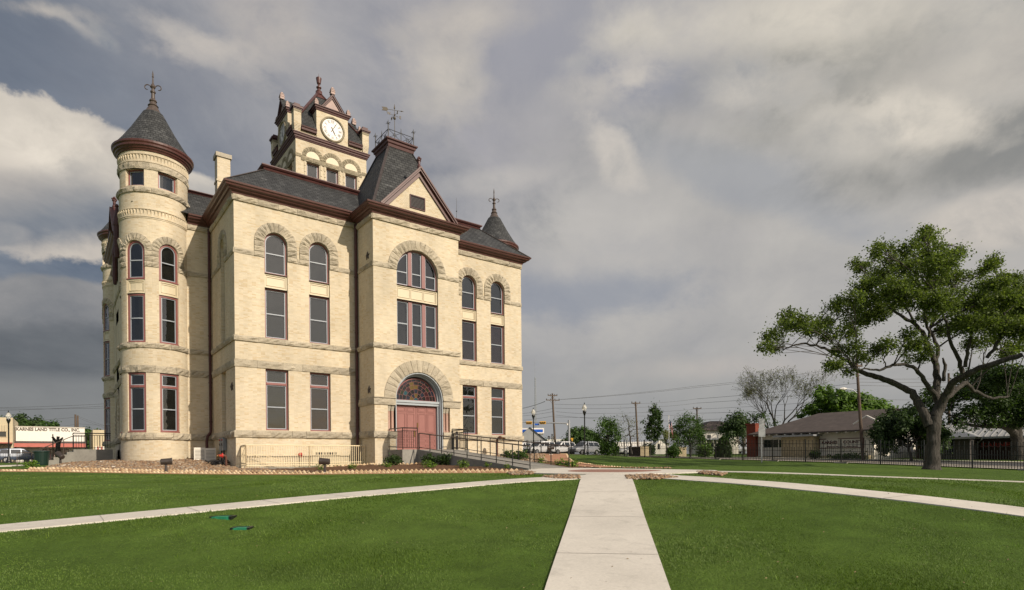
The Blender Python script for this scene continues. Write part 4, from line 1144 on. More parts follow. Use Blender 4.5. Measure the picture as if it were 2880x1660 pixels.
def potfinial(mb, x, y, z, s=1.0):
    mb.lathe(x, y, [(.12 * s, z - .25 * s), (.13 * s, z), (.15 * s, z + .02 * s), (.09 * s, z + .2 * s), (.10 * s, z + .42 * s), (.15 * s, z + .46 * s), (.14 * s, z + .52 * s), (.07 * s, z + .56 * s), (.12 * s, z + .66 * s), (.05 * s, z + .76 * s), (.001, z + .8 * s)], 12)
    for k in range(4): mb.lathe(x + .14 * s * math.cos(k * PI / 2 + .5), y + .14 * s * math.sin(k * PI / 2 + .5), [(.001, z + .5 * s), (.06 * s, z + .55 * s), (.06 * s, z + .62 * s), (.001, z + .66 * s)], 8)
gf = MB(); potfinial(gf, gcx, gy - .05, gz1 + .1, .9); gf.build('gable_finial', 'maroon_metal', CH)
# ---- west gable (edge-on at the far left of the photo) and its duct heads
wg = MB(); wgr = MB(); wc = (wy0 + wy1) / 2
wg.poly([(wx - .02, wy1, ZC1), (wx - .02, wy0, ZC1), (wx - .02, wc, 18.6)])
for ya in (wy0 - .1, wy1 + .1):
    wgr.quad((wx - .3, ya, ZC1 + .1), (wx - .3, wc, 18.9), (wx + 3.2, wc, 18.9), (wx + 1.0, ya, ZC1 + .1))
wg.build('gable_wall', 'buff_brick', CH); wgr.build('gable_roof', 'slate', CH)
for ya in (wy0 - .1, wy1 + .1):
    rk2 = MB(); rk2.beam((wx - .2, ya, ZC1 + .0), (wx - .2, wc, 18.78), .4, .22); rk2.build('gable_rake', 'maroon_dark', CH)
gf = MB(); potfinial(gf, wx - .1, wc, 18.9, 1.0); gf.build('gable_finial', 'maroon_metal', CH)
for (px, py, zt, zb_, rr) in ((-4.70, 11.0, 16.4, 14.4, .20), (-4.72, 12.9, 15.0, 13.1, .14)):
    du = MB(); du.lathe(px, py, [(.02, zb_ - .45), (rr * .75, zb_ - .4), (rr, zb_), (rr, zb_ + .3), (rr * 1.06, zb_ + .32), (rr * 1.06, zb_ + .38), (rr, zb_ + .4), (rr, zt - 1.2), (rr * 1.06, zt - 1.18), (rr * 1.06, zt - 1.12), (rr, zt - 1.1), (rr, zt - .35), (rr * 1.15, zt - .3), (rr * 1.15, zt - .1), (rr * .6, zt + .5), (.08, zt + .9), (.12, zt + .98), (.08, zt + 1.1), (.01, zt + 1.14)], 16)
    du.build('duct_head', 'maroon_dark', CH)
# ---- chimneys
def chimney(x0, x1, y0, y1, z0, z1):
    m_ = MB(); m_.box(x0, x1, y0, y1, z0, z1 - .28); m_.box(x0 - .05, x1 + .05, y0 - .05, y1 + .05, z1 - 2.0, z1 - 1.86)
    ob = m_.build('chimney', 'buff_brick', CH)
    k = MB(); k.box(x0 - .09, x1 + .09, y0 - .09, y1 + .09, z1 - .28, z1); k.build('chimney_cap', 'smooth_stone', ob)
chimney(.98, 1.82, 9.1, 9.9, 17.5, 21.95); chimney(21.4, 22.4, 9.1, 9.9, 17.5, 21.95)
# ---- downpipes
for (x, y, kink) in ((-.14, YI - .16, .5), (BX0 - .12, -.16, .18)):
    d = MB(); z_t = ZF1 - .1; d.tube([(x, y, z_t), (x, y, 2.5), (x - .03, y - .05, 2.35), (x - kink * .45, y - .18, 2.1), (x - kink * .55, y - .22, 1.8), (x - kink * .55, y - .22, .2)], .085, 10)
    for z in (12.0, 8.5, 5.5, 3.0): d.lathe(x, y, [(.086, z), (.105, z), (.105, z + .07), (.086, z + .07)], 10)
    d.build('downpipe', 'maroon_dark', CH)
# ---- star shaped tie plates
def star(P, u, z):
    m_ = MB(); pts = []
    for i in range(10):
        r = .27 if i % 2 == 0 else .105
        pts.append((u + r * math.sin(i * PI / 5), z + r * math.cos(i * PI / 5)))
    for i in range(10):
        p, q = pts[i], pts[(i + 1) % 10]
        m_.poly([P(u, z, .12), P(*p, .03), P(*q, .03)]); m_.quad(P(*p, .03), P(*p, .0), P(*q, .0), P(*q, .03))
    m_.build('tie_plate', 'iron_brown', CH)
star(Pbl, 1.75, 4.78); star(Pbl, 1.71, 12.98); star(Ps, YI - .68, 4.75)
lr = MB(); lr.tube([(16.25, 2.4, DZ), (16.25, 2.4, 20.4)], [.02, .008], 6); lr.lathe(16.25, 2.4, [(.001, 19.3), (.05, 19.37), (.001, 19.44)], 8); lr.build('lightning_rod', 'iron', CH)
# ---- round corner turrets
def turret(cx, cy, a_mid, full):
    P = drum(cx, cy, TR, a_mid); C2 = 2 * PI * TR; h = C2 / 2
    ops = []; ws = []
    for k in ((-1, 0, 1) if full else (0, 1)):
        c = TR * R(58) * (k + (-.5 if full else -.5)); a, b = c - .57, c + .57
        ws.append((a, b)); ops += [(a, b, 2.28, ZL0, False), (a, b, 7.60, 10.52, False), (a, b, 10.52, 11.36, False), (a, b, 11.36, 13.65, True), (a, b, 16.9, 17.9, False)]
    w = MB(); wall(w, P, -h, h, Z0, 19.15, ops, depth=.2, seg=.16)
    root = w.build('turret', 'buff_brick', CH)
    st = Each('stone_course', 'rock_stone', root)
    for z0, z1, o in ((ZW0, ZW1, .15), (ZL0, ZL1, .07), (ZS0, ZS1, .12), (16.52, 16.82, .12), (17.9, 18.28, .07)): rock(st, P, -h, h, z0, z1, o, 1.1, sub=6)
    x = -h
    for a, b in ws:
        c = (a + b) / 2; ro = .57 + .44
        if c - ro > x: rock(st, P, x, c - ro, ZB0 - .1, ZB1, .05, .8)
        voussoirs(st, P, c, 13.65 - .57, .575, ro, .08, 11, ZB0 - .1, .035); x = c + ro
    rock(st, P, x, h, ZB0 - .1, ZB1, .05, .9)
    for zc in (15.30, 18.55):
        dn = MB()
        for zz, o in ((zc - .24, .05), (zc + .20, .06), (zc - .32, .03)):
            dn.lathe(cx, cy, [(TR, zz), (TR + o, zz + .005), (TR + o, zz + .06), (TR, zz + .065)], 56)
        n = 64
        for i in range(n):
            t = 2 * PI * i / n; r0 = TR - .01; q = PI / n * .62
            f = lambda a_, r_, z: (cx + r_ * math.cos(t + a_), cy + r_ * math.sin(t + a_), z)
            dn.add([f(-q, r0 + .01, zc + .18), f(q, r0 + .01, zc + .18), f(0, r0 + .01, zc - .14), f(0, r0 + .10, zc + .17), f(0, r0 + .05, zc - .02)], [(0, 2, 4, 3), (2, 1, 3, 4), (0, 3, 1)])
        dn.build('dentil_course', 'buff_brick', root)
    cn = MB(); cn.lathe(cx, cy, [(TR, 18.98), (TR + .06, 18.98), (TR + .10, 19.06), (TR + .16, 19.10), (TR + .19, 19.17), (TR + .28, 19.22), (TR + .30, 19.32), (TR + .36, 19.40), (TR + .37, 19.5), (TR + .3, 19.54)], 56)
    cn.build('cornice', 'maroon_metal', root, False)
    rf = MB(); rf.lathe(cx, cy, [(TR + .31, 19.50), (TR - .08, 20.05), (1.22, 20.92), (.56, 22.15)], 48); rf.build('cone_roof', 'slate', root, False)
    fi = MB(); z = 22.1
    fi.lathe(cx, cy, [(.60, z - .04), (.40, z + .22), (.25, z + .52), (.30, z + .56), (.24, z + .62), (.17, z + .80), (.22, z + .86), (.19, z + .94), (.11, z + 1.02), (.10, z + 1.36), (.15, z + 1.42), (.15, z + 1.48), (.09, z + 1.54), (.08, z + 1.64), (.15, z + 1.76), (.10, z + 1.90), (.05, z + 1.98), (.035, z + 2.35), (.06, z + 2.39), (.04, z + 2.45), (.045, z + 2.55), (.001, z + 2.82)], 14)
    for k in range(2):
        for sgn in (-1, 1):
            e = Vector((math.cos(YAW - PI / 2 + k * PI / 2 + .2), math.sin(YAW - PI / 2 + k * PI / 2 + .2), 0)) * sgn; pts = []
            for i in range(15):
                t = i / 14 * 1.55 * PI; rr = .19 - .05 * i / 14
                pts.append(Vector((cx, cy, z + 1.70)) + e * (.12 + .19 - rr * math.cos(t)) + Vector((0, 0, .02 + rr * math.sin(t) * .95)))
            if k == 0: fi.tube(pts, [.03] * 12 + [.026, .022, .016], 6)
    fi.build('roof_finial', 'iron_brown', root)
    for i, (a, b) in enumerate(ws):
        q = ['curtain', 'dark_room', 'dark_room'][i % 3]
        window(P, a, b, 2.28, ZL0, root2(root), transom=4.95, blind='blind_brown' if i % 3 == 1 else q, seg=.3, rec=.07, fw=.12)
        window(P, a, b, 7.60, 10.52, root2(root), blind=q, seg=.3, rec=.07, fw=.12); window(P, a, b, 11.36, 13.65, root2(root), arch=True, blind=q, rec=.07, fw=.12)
        window(P, a, b, 16.9, 17.9, root2(root), blind='blind', single=True, seg=.3); panel(P, a, b, 10.52, 11.36, root2(root), seg=.3, rec=.04)
    return root
def root2(r): return CH        # windows are parts of the courthouse (three levels at most)
turret(TCX, TCY, R(-101), True)
turret(23.4, 7.35, R(-79), False)
turret(TCX, 24.0, R(170), False)
# ---- clock tower
KX0, KX1, KY0, KY1 = 7.43, 13.47, 12.5, 18.54; KC = (KX0 + KX1) / 2; KYC = (KY0 + KY1) / 2
Pk = plane((0, KY0, 0), (1, 0, 0), (0, -1, 0)); Pkw = plane((KX0, KY1, 0), (0, -1, 0), (-1, 0, 0))
Pke = plane((KX1, KY0, 0), (0, 1, 0), (1, 0, 0)); Pkn = plane((KX1, KY1, 0), (-1, 0, 0), (0, 1, 0))
kb = MB()
def kwall(P, c):
    ops = [(c + d - .52, c + d + .52, 20.8, 24.88, False) for d in (-1.63, 0, 1.63)]
    wall(kb, P, c - 3.02, c + 3.02, 17.5, 29.45 if False else 27.75, ops, depth=.3)
    for d in (-1.63, 0, 1.63):
        # corbelled brick jambs beside each window
        for s_ in (-1, 1):
            for i in range(7): pbox(kb, P, c + d + s_ * .66 - .06, c + d + s_ * .66 + .06, 21.5 + i * .5, 21.62 + i * .5 + .3, .05, 0)
    return ops
kops = [kwall(Pk, KC), kwall(Pkw, 3.02), kwall(Pke, 3.02), kwall(Pkn, 3.02)]
CT = kb.build('clock_tower', 'buff_brick', CH)
ks = Each('stone_course', 'tower_stone', CT)
for P, c in ((Pk, KC), (Pkw, 3.02), (Pke, 3.02), (Pkn, 3.02)):
    rock(ks, P, c - 2.6, c + 2.6, 24.88, 25.25, .10, .85)
    rock(ks, P, c - 3.04, c - 2.6, 25.1, 25.38, .06, .5); rock(ks, P, c + 2.6, c + 3.04, 25.1, 25.38, .06, .5)
    for d in (-1.63, 0, 1.63):
        voussoirs(ks, P, c + d, 25.27, .56, .90, .07, 11, None, .035)
        n = 16; lun = MB(); lun.poly([P(c + d + .56 * math.cos(PI * i / n), 25.25 + .56 * math.sin(PI * i / n), .02) for i in range(n + 1)]); lun.build('lunette', 'cream_paint', CT)
for P, ops in ((Pk, kops[0]), (Pkw, kops[1])):
    for (a, b, za, zb, ar) in ops: window(P, a, b, za, zb, CH, blind='blind', rec=.2, single=True, fm='mullion_paint', fw=.09)
kc = MB(); ring4 = [(KX0, KY0), (KX1, KY0), (KX1, KY1), (KX0, KY1)]
kc.sweep(ring4, [(.0, 26.52), (.05, 26.53), (.07, 26.62), (.12, 26.64), (.13, 26.74), (.21, 26.80), (.22, 26.90), (.27, 26.94), (.27, 27.0), (0, 27.06)], closed=True)
kc.build('cornice', 'maroon_dark', CT)
# pyramid roof with four clock dormers and corner piers
kr = MB(); e = .30; ez, az = 27.58, 32.85
ap = Vector((KC, KYC, az)); cor = [Vector((KX0 - e, KY0 - e, ez)), Vector((KX1 + e, KY0 - e, ez)), Vector((KX1 + e, KY1 + e, ez)), Vector((KX0 - e, KY1 + e, ez))]
SL = (az - ez) / (3.02 + e); UD, UP_ = 1.36, 2.60
for P, c in ((Pk, KC), (Pkw, 3.02), (Pke, 3.02), (Pkn, 3.02)):
    on = lambda u, w: P(c + u, ez + (e - w) * SL, w)           # a point of this roof slope, w out from the wall face
    zb_ = e - (29.45 - ez) / SL
    for s_ in (-1, 1):
        P0, A_, B_, H_ = on(s_ * UP_, e), on(s_ * UD, e), on(s_ * UD, zb_), on(s_ * UP_, UP_ - 3.02)
        for tri3 in ((P0, A_, B_), (P0, B_, ap), (P0, ap, H_)): kr.poly(tri3 if s_ < 0 else tri3[::-1])
        p, q = P(c + s_ * UP_, 0, 0), P(c + s_ * UD, 0, 0)
        if s_ > 0: p, q = q, p
        kf = MB(); kf.sweep([(p.x, p.y), (q.x, q.y)], [(0, ez - .30), (e - .08, ez - .27), (e - .06, ez - .12), (e, ez - .08), (e + .02, ez + .01), (0, ez + .01)]); kf.build('eave', 'maroon_dark', CT)
    kr.poly([on(-UD, zb_), on(UD, zb_), ap])
kr.build('spire_roof', 'slate', CT)
for i in range(4): kfa = MB(); kfa.beam(cor[i] + (ap - cor[i]) * (.72 / 3.32) + Vector((0, 0, .03)), ap + Vector((0, 0, .03)), .26, .07); kfa.build('hip_flashing', 'maroon_metal', CT)
kfa = MB(); kfa.add([ap + (c_ - ap) * .16 + Vector((0, 0, .06)) for c_ in cor] + [ap + Vector((0, 0, .1))], [(0, 1, 4), (1, 2, 4), (2, 3, 4), (3, 0, 4)])
kfa.build('apex_cap', 'maroon_metal', CT)
fi = MB(); z = az - .12
fi.lathe(KC, KYC, [(r_, z + h_ * .66) for r_, h_ in [(.34, -.3), (.26, .1), (.28, .2), (.18, .26), (.13, .55), (.22, .72), (.22, .80), (.11, .9), (.09, 1.12), (.17, 1.3), (.22, 1.75), (.24, 2.0), (.18, 2.08), (.03, 2.12), (.012, 2.5), (.001, 2.7)]], 14)
fi.build('roof_finial', 'maroon_metal', CT)
def steppot(x, y, z, s=1.0):
    mb = MB()
    for i, (w, h) in enumerate(((.17, .20), (.20, .05), (.15, .10), (.17, .04), (.11, .09), (.13, .03), (.07, .10))):
        mb.box(x - w * s, x + w * s, y - w * s, y + w * s, z, z + h * s); z += h * s
    mb.build('stepped_finial', 'copper_bright', CT)
dw, dz0, dz1, dp = 1.34, 27.0, 29.36, .10
for P, c in ((Pk, KC), (Pkw, 3.02), (Pke, 3.02), (Pkn, 3.02)):
    dm = MB(); dc = MB(); dp_ = MB(); dr_ = MB()
    pbox(dm, P, c - dw, c + dw, 27.06, dz1, dp, -2.4)
    path = [P(c - dw, 0, -2.0), P(c - dw, 0, dp), P(c + dw, 0, dp), P(c + dw, 0, -2.0)]
    dc.sweep([(p.x, p.y) for p in path], [(.0, dz1 - .02), (.05, dz1), (.08, dz1 + .12), (.15, dz1 + .16), (.17, dz1 + .27), (.24, dz1 + .30), (.24, dz1 + .36), (-.4, dz1 + .38)])
    # small gable over the clock
    gz0_, gz1_, gh = dz1 + .36, 31.05, .98
    dp_.poly([P(c - gh + .2, gz0_, dp + .02), P(c + gh - .2, gz0_, dp + .02), P(c, gz1_ - .35, dp + .02)])
    for s_ in (-1, 1):
        dg = MB(); a, b = (c + s_ * gh, gz0_), (c, gz1_)
        for w, o in ((.22, .10), (.10, .18)):
            q = [P(a[0], a[1], dp + o), P(a[0] - s_ * w * 1.15, a[1], dp + o), P(b[0], b[1] - w * 1.75, dp + o), P(b[0], b[1], dp + o)]
            q2 = [P(a[0], a[1], dp - .1), P(a[0] - s_ * w * 1.15, a[1], dp - .1), P(b[0], b[1] - w * 1.75, dp - .1), P(b[0], b[1], dp - .1)]
            dg.add(q + q2, [(0, 1, 2, 3), (0, 3, 7, 4), (1, 5, 6, 2), (3, 2, 6, 7)])
        dg.build('dormer_rake', 'maroon_dark', CT); dr_.quad(P(a[0] + s_ * .04, a[1] + .02, dp + .2), P(c, gz1_ + .03, dp + .2), P(c, gz1_ + .03, -2.6), P(a[0] + s_ * .04, a[1] + .02, -1.6))
    q = P(c, 0, dp + .05); steppot(q.x, q.y, gz1_ - .03, 1.0)
    for s_ in (-1, 1): q = P(c + s_ * (dw + .02), 0, dp + .02); steppot(q.x, q.y, dz1 + .36, .85)
    dm.build('clock_dormer', 'buff_brick', CT); dc.build('dormer_cornice', 'maroon_dark', CT); dp_.build('gable_sheet', 'copper_bright', CT); dr_.build('dormer_roof', 'slate', CT)
for x, y in ring4:
    pr_ = MB(); pc_ = MB(); pt_ = MB()
    sx = -1 if x == KX0 else 1; sy = -1 if y == KY0 else 1
    cx, cy = x - sx * .12, y - sy * .12
    for i in range(5): h = .235 + .012 * i; pr_.box(cx - h, cx + h, cy - h, cy + h, 27.10 + i * .11, 27.21 + i * .11 - .02)
    pr_.box(cx - .295, cx + .295, cy - .295, cy + .295, 27.64, 28.78)
    pc_.box(cx - .32, cx + .32, cy - .32, cy + .32, 28.62, 28.80)
    pt_.box(cx - .35, cx + .35, cy - .35, cy + .35, 28.80, 28.90); pt_.box(cx - .42, cx + .42, cy - .42, cy + .42, 28.90, 29.04); pt_.box(cx - .24, cx + .24, cy - .24, cy + .24, 29.04, 29.30)
    pr_.build('corner_pier', 'buff_brick', CT); pc_.build('pier_band', 'tower_stone', CT); pt_.build('pier_cap', 'maroon_dark', CT)
# clock faces (front and west)
def clock(P, c):
    zc = 28.12; w = dp
    r = MB(); n = 48
    def ringf(mb, r0, r1, w0, w1):
        for i in range(n):
            t0, t1 = 2 * PI * i / n, 2 * PI * (i + 1) / n
            mb.quad(*[P(c + rr * math.sin(t), zc + rr * math.cos(t), ww) for rr, ww, t in ((r0, w0, t0), (r1, w1, t0), (r1, w1, t1), (r0, w0, t1))][::-1])
    ringf(r, .87, .90, w + .02, w + .12); ringf(r, .90, .98, w + .12, w + .14); ringf(r, .98, 1.04, w + .14, w + .10); ringf(r, 1.04, 1.05, w + .10, w)
    r.build('clock_ring', 'tower_stone', CT)
    f = MB(); f.poly([P(c + .88 * math.sin(2 * PI * i / n), zc + .88 * math.cos(2 * PI * i / n), w + .03) for i in range(n)][::-1]); f.build('clock_face', 'clock_white', CT)
    m_ = MB()
    for k in range(60):
        t = 2 * PI * k / 60; q = lambda rr, s_: P(c + rr * math.sin(t) + s_ * math.cos(t) * .008, zc + rr * math.cos(t) - s_ * math.sin(t) * .008, w + .036)
        m_.quad(q(.79, -1), q(.79, 1), q(.83, 1), q(.83, -1))
    ringf(m_, .485, .495, w + .036, w + .036); ringf(m_, .755, .765, w + .036, w + .036)
    for k, nm in enumerate(['XII', 'I', 'II', 'III', 'IIII', 'V', 'VI', 'VII', 'VIII', 'IX', 'X', 'XI']):
        t = 2 * PI * k / 12; vs, fs = text_mesh(nm, .30, 0, .005); wd = max(abs(v[0]) for v in vs)
        kx = min(.8, .17 / wd)
        m_.add([P(c + (.63 + v[2] * .98) * math.sin(t) + v[0] * kx * math.cos(t), zc + (.63 + v[2] * .98) * math.cos(t) - v[0] * kx * math.sin(t), w + .037) for v in vs], fs)
    def hand(t, L, bk, wd):
        q = lambda rr, s_: P(c + rr * math.sin(t) + s_ * math.cos(t), zc + rr * math.cos(t) - s_ * math.sin(t), w + .055)
        m_.poly([q(-bk, -wd * 1.3), q(-bk, wd * 1.3), q(-.08, wd * .6), q(L * .55, wd), q(L, .01), q(L, -.01), q(L * .55, -wd), q(-.08, -wd * .6)])
    m_.build('clock_marks', 'clock_black', CT); m_ = MB(); hand(2 * PI * 5.08 / 60, .76, .22, .035); m_.build('minute_hand', 'clock_black', CT)
    m_ = MB(); hand(2 * PI * 5.08 / 12, .52, .20, .05); m_.build('hour_hand', 'clock_black', CT)
clock(Pk, KC); clock(Pkw, 3.02)
# ------------------------------------------------------------------ ground sheet
def axis(lo, hi, step, far):
    a = list(np.arange(lo, hi + 1e-6, step)); d = step; x = lo
    pre = []
    while x > -far: d *= 1.35; x -= d; pre.append(x)
    d = step; x = hi; post = []
    while x < far: d *= 1.35; x += d; post.append(x)
    return np.array(pre[::-1] + a + post)
def grid_obj(name, gx_, gy_, zf, m_, dz=0.0, mask=None):
    X, Y = np.meshgrid(gx_, gy_, indexing='ij'); Z = zf(X, Y) + dz
    v = np.stack([X, Y, Z], -1).reshape(-1, 3); ny = len(gy_)
    i, j = np.meshgrid(np.arange(len(gx_) - 1), np.arange(ny - 1), indexing='ij')
    a = (i * ny + j).ravel(); f = np.stack([a, a + ny, a + ny + 1, a + 1], 1)
    return npmesh(name, v, f, m_, None, True)
tag(grid_obj('ground', axis(-24, 44, .3, 3000), axis(-46, 40, .3, 3000), lambda x, y: terr_np(x, y), 'lawn'), kind='structure')
def resample(pts, step=.5):
    P = [Vector((p[0], p[1], 0)) for p in pts]; out = [P[0]]
    for a, b in zip(P, P[1:]):
        n = max(1, int((b - a).length / step))
        for i in range(1, n + 1): out.append(a.lerp(b, i / n))
    return out
def ribbon(name, pts, width, dz, mats, thick=.16, joints=0, step=.5, across=3):
    P = resample(pts, step); mb = MB(); rows = []
    wfun = width if callable(width) else (lambda i: width)
    for i, p in enumerate(P):
        d = (P[min(i + 1, len(P) - 1)] - P[max(i - 1, 0)]).normalized(); nrm = Vector((d.y, -d.x, 0)); w = wfun(i / max(1, len(P) - 1))
        row = []
        for k in range(across + 1):
            q = p + nrm * (k / across - .5) * w; row.append((q.x, q.y, gz(q.x, q.y) + dz))
        a = row[0]; b = row[-1]
        rows.append([(a[0], a[1], a[2] - thick)] + row + [(b[0], b[1], b[2] - thick)])
    k = across + 3
    mb.add([p for r in rows for p in r], [(i * k + q, (i + 1) * k + q, (i + 1) * k + q + 1, i * k + q + 1)[::-1] for i in range(len(rows) - 1) for q in range(k - 1)])
    if joints:
        acc = 0; last = 0
        for i in range(1, len(P)):
            acc += (P[i] - P[i - 1]).length
            if acc - last >= joints:
                last = acc; d = (P[i] - P[i - 1]).normalized() * .008
                for q in range(1, across + 1):
                    a, b = Vector(rows[i][q]), Vector(rows[i][q + 1]); u = Vector((0, 0, .004))
                    mb.quad(a - d + u, b - d + u, b + d + u, a + d + u, mi=1)
    o = mb.build(name, mats, None); return tag(o, kind='structure')
def disc(name, cx, cy, r, dz, m_, thick=.2, n=64, rings=8, r_in=0):
    mb = MB(); vs = []
    for j in range(rings + 1):
        rr = r_in + (r - r_in) * j / rings + (1e-3 if j == 0 and r_in == 0 else 0)
        for k in range(n):
            x, y = cx + rr * math.cos(2 * PI * k / n), cy + rr * math.sin(2 * PI * k / n); vs.append((x, y, gz(x, y) + dz))
    for k in range(n): x, y, z = vs[rings * n + k]; vs.append((x, y, z - thick))
    mb.add(vs, [(j * n + k, (j + 1) * n + k, (j + 1) * n + (k + 1) % n, j * n + (k + 1) % n) for j in range(rings + 1) for k in range(n)])
    return tag(mb.build(name, m_), kind='structure')
PCX, PCY, PR = 10.6, -18.7, 3.95
disc('plaza', PCX, PCY, PR, .045, 'concrete'); disc('paver_circle', PCX - .3, PCY - .1, 1.9, .049, 'paver', .02, rings=6)
for nm, dz, jt in (('diagonal', .030, 2.9), ('west', .026, 1.36), ('south', .022, 4.6), ('east', .022, 3)):
    ribbon(nm + '_path', WALKS[nm][0], WALKS[nm][1], dz, ['concrete', 'joint'], joints=jt, step=.3)
# perimeter paths of crushed granite between two rows of sawtooth brick
LO = [(-12.5, 4.1), (-10, 1.5), (-3.8, -5.0), (1.8, -10.9), (7.0, -16.35)]
def offs(pts, d):
    P = [Vector((p[0], p[1], 0)) for p in pts]; out = []
    for i, p in enumerate(P):
        t = (P[min(i + 1, len(P) - 1)] - P[max(i - 1, 0)]).normalized(); out.append((p.x - t.y * d, p.y + t.x * d))
    return out
LI = offs(LO, 1.35); LM = offs(LO, .66)
ribbon('granite_path', LM, 1.45, .03, ['gravel_path', 'joint'], across=3)
RO = [(16.0, -14.1), (15.95, -12.2), (16.5, -9.9), (18.6, -7.2), (22.7, -2.6), (26.5, 2.2), (28, 8)]
RI = offs(RO, 1.6); RM = offs(RO, .8)
ribbon('granite_path', RM, 1.7, .03, ['gravel_path', 'joint'], across=3)
def edging(pts, label, cat='edging', size=.13, dz=0.0, tilt=.5):
    """a row of bricks set on edge at a slant, sawtooth fashion"""
    P = resample(pts, size * 1.32); mb = MB(); r = random.Random(5)
    for a, b in zip(P, P[1:]):
        d = (b - a).normalized(); n = Vector((d.y, -d.x, 0)); c = (a + b) / 2; z = gz(c.x, c.y) + dz
        q = R(45 + r.uniform(-6, 6)); ax = d * math.cos(q) + Vector((0, 0, math.sin(q))); az = Vector((0, 0, math.cos(q))) - d * math.sin(q)
        mb.obox(c + Vector((0, 0, z + r.uniform(-.012, .012))) + n * r.uniform(-.01, .01), ax * size * .5, n * .052, az * size * .5)
    return tag(mb.build('brick_edging', 'edging_brick'), label, cat)
edging(LO[1:] , 'sawtooth row of buff bricks between the front lawn and the left granite path', size=.15)
edging(LI[1:], 'sawtooth row of buff bricks along the rock and mulch beds left of the ramp', size=.16, dz=.02)
edging(RO[:-1], 'sawtooth row of buff bricks on the lawn side of the curved right-hand path', size=.14, dz=-.035)
edging(RI[:-1], 'sawtooth row of buff bricks between the curved path and the right rock bed', size=.13, dz=-.055)
edging([(7.15, -1.75), (7.0, -2.9), (8.0, -4.75), (8.85, -4.8), (8.85, -5.6)], 'short sawtooth row of pale bricks round the corner of the entrance landing', size=.17, dz=.03)
edging([(4.0, -1.75), (7.15, -1.75)], 'short sawtooth row of pale bricks in front of the beige railing', size=.16, dz=.03)
# ---- beds: soil sheets and loose stone
def poly_grid(poly, step):
    xs = [p[0] for p in poly]; ys = [p[1] for p in poly]
    gx_, gy_ = np.arange(min(xs), max(xs), step), np.arange(min(ys), max(ys), step)
    X, Y = np.meshgrid(gx_, gy_, indexing='ij'); return X, Y, inside(poly, X, Y)
def inside(poly, X, Y):
    m_ = np.zeros(np.shape(X), bool); n = len(poly)
    for i in range(n):
        x0_, y0_ = poly[i]; x1_, y1_ = poly[(i + 1) % n]
        if y0_ == y1_: continue
        c = ((y0_ > Y) != (y1_ > Y)) & (X < (x1_ - x0_) * (Y - y0_) / (y1_ - y0_) + x0_); m_ ^= c
    return m_
def bed(name, poly, m_, dz, step=.22, bump=.03):
    X, Y, M = poly_grid(poly, step); ny = X.shape[1]; rs = np.random.RandomState(4)
    Z = terr_np(X, Y) + dz + rs.uniform(-bump, bump, X.shape)
    a = (np.arange(X.size).reshape(X.shape))[:-1, :-1]; ok = M[:-1, :-1] & M[1:, :-1] & M[:-1, 1:] & M[1:, 1:]
    a = a[ok]; f = np.stack([a, a + ny, a + ny + 1, a + 1], 1)
    used = np.unique(f); mp = -np.ones(X.size, int); mp[used] = np.arange(len(used))
    return npmesh(name, np.stack([X, Y, Z], -1).reshape(-1, 3)[used], mp[f], m_, None, True)
ICO = None
def stones(name, poly, n, s0, s1, label, dz=.02, seed=1, gap=None):
    """n loose angular stones scattered over a polygon, one object"""
    rs = np.random.RandomState(seed); xs = [p[0] for p in poly]; ys = [p[1] for p in poly]
    X = rs.uniform(min(xs), max(xs), n * 4); Y = rs.uniform(min(ys), max(ys), n * 4); k = inside(poly, X, Y)
    if gap: k &= ~inside(gap, X, Y)
    X, Y = X[k][:n], Y[k][:n]; n = len(X)
    base = np.array([(-1, -.8, -.5), (1, -.8, -.5), (1, .8, -.5), (-1, .8, -.5), (-.7, -.55, .5), (.75, -.6, .45), (.6, .6, .55), (-.7, .55, .45)])
    faces = np.array([(0, 3, 2, 1), (4, 5, 6, 7), (0, 1, 5, 4), (1, 2, 6, 5), (2, 3, 7, 6), (3, 0, 4, 7)])
    V = base[None] + rs.uniform(-.32, .32, (n, 8, 3)); sz = np.exp(rs.uniform(math.log(s0), math.log(s1), n)) * .5
    V *= sz[:, None, None] * np.stack([rs.uniform(.8, 1.4, n), rs.uniform(.7, 1.1, n), rs.uniform(.6, 1.0, n)], 1)[:, None, :]
    a = rs.uniform(0, 2 * PI, n); b = rs.uniform(-.6, .6, n)
    x, y, z = V[..., 0].copy(), V[..., 1].copy(), V[..., 2].copy()
    y2 = y * np.cos(b)[:, None] - z * np.sin(b)[:, None]; z = y * np.sin(b)[:, None] + z * np.cos(b)[:, None]
    V[..., 0] = x * np.cos(a)[:, None] - y2 * np.sin(a)[:, None] + X[:, None]; V[..., 1] = x * np.sin(a)[:, None] + y2 * np.cos(a)[:, None] + Y[:, None]
    V[..., 2] = z + (terr_np(X, Y) + dz + sz * rs.uniform(.1, .7, n))[:, None]
    F = (faces[None] + 8 * np.arange(n)[:, None, None]).reshape(-1, 4)
    return tag(npmesh(name, V.reshape(-1, 3), F, 'river_rock'), label, 'gravel', kind='stuff')
LROCK = [LI[1], (-8.6, 2.4), (-8.0, 6), (-6.9, 11.8), (-4.6, 11.8), (-4.9, 7), (-1.4, 6.3), (-.02, 6.2), (-.02, -.05), (-.25, -1.55), (.9, -1.6), (.9, -8.3), LI[2]]
LMULCH = [(.9, -1.6), (7.2, -1.6), (7.2, -2.4), (8.1, -2.5), (8.1, -4.4), (9.0, -4.4), (9.0, -14.9), (7.9, -15.3), LI[3], (.9, -8.4)]
RROCK = [(13.3, -2.3), (13.3, 0), (20.5, 0), (20.6, 1.5), (24, 2), RI[5], RI[4], RI[3], RI[2], (14.3, -9.6)]
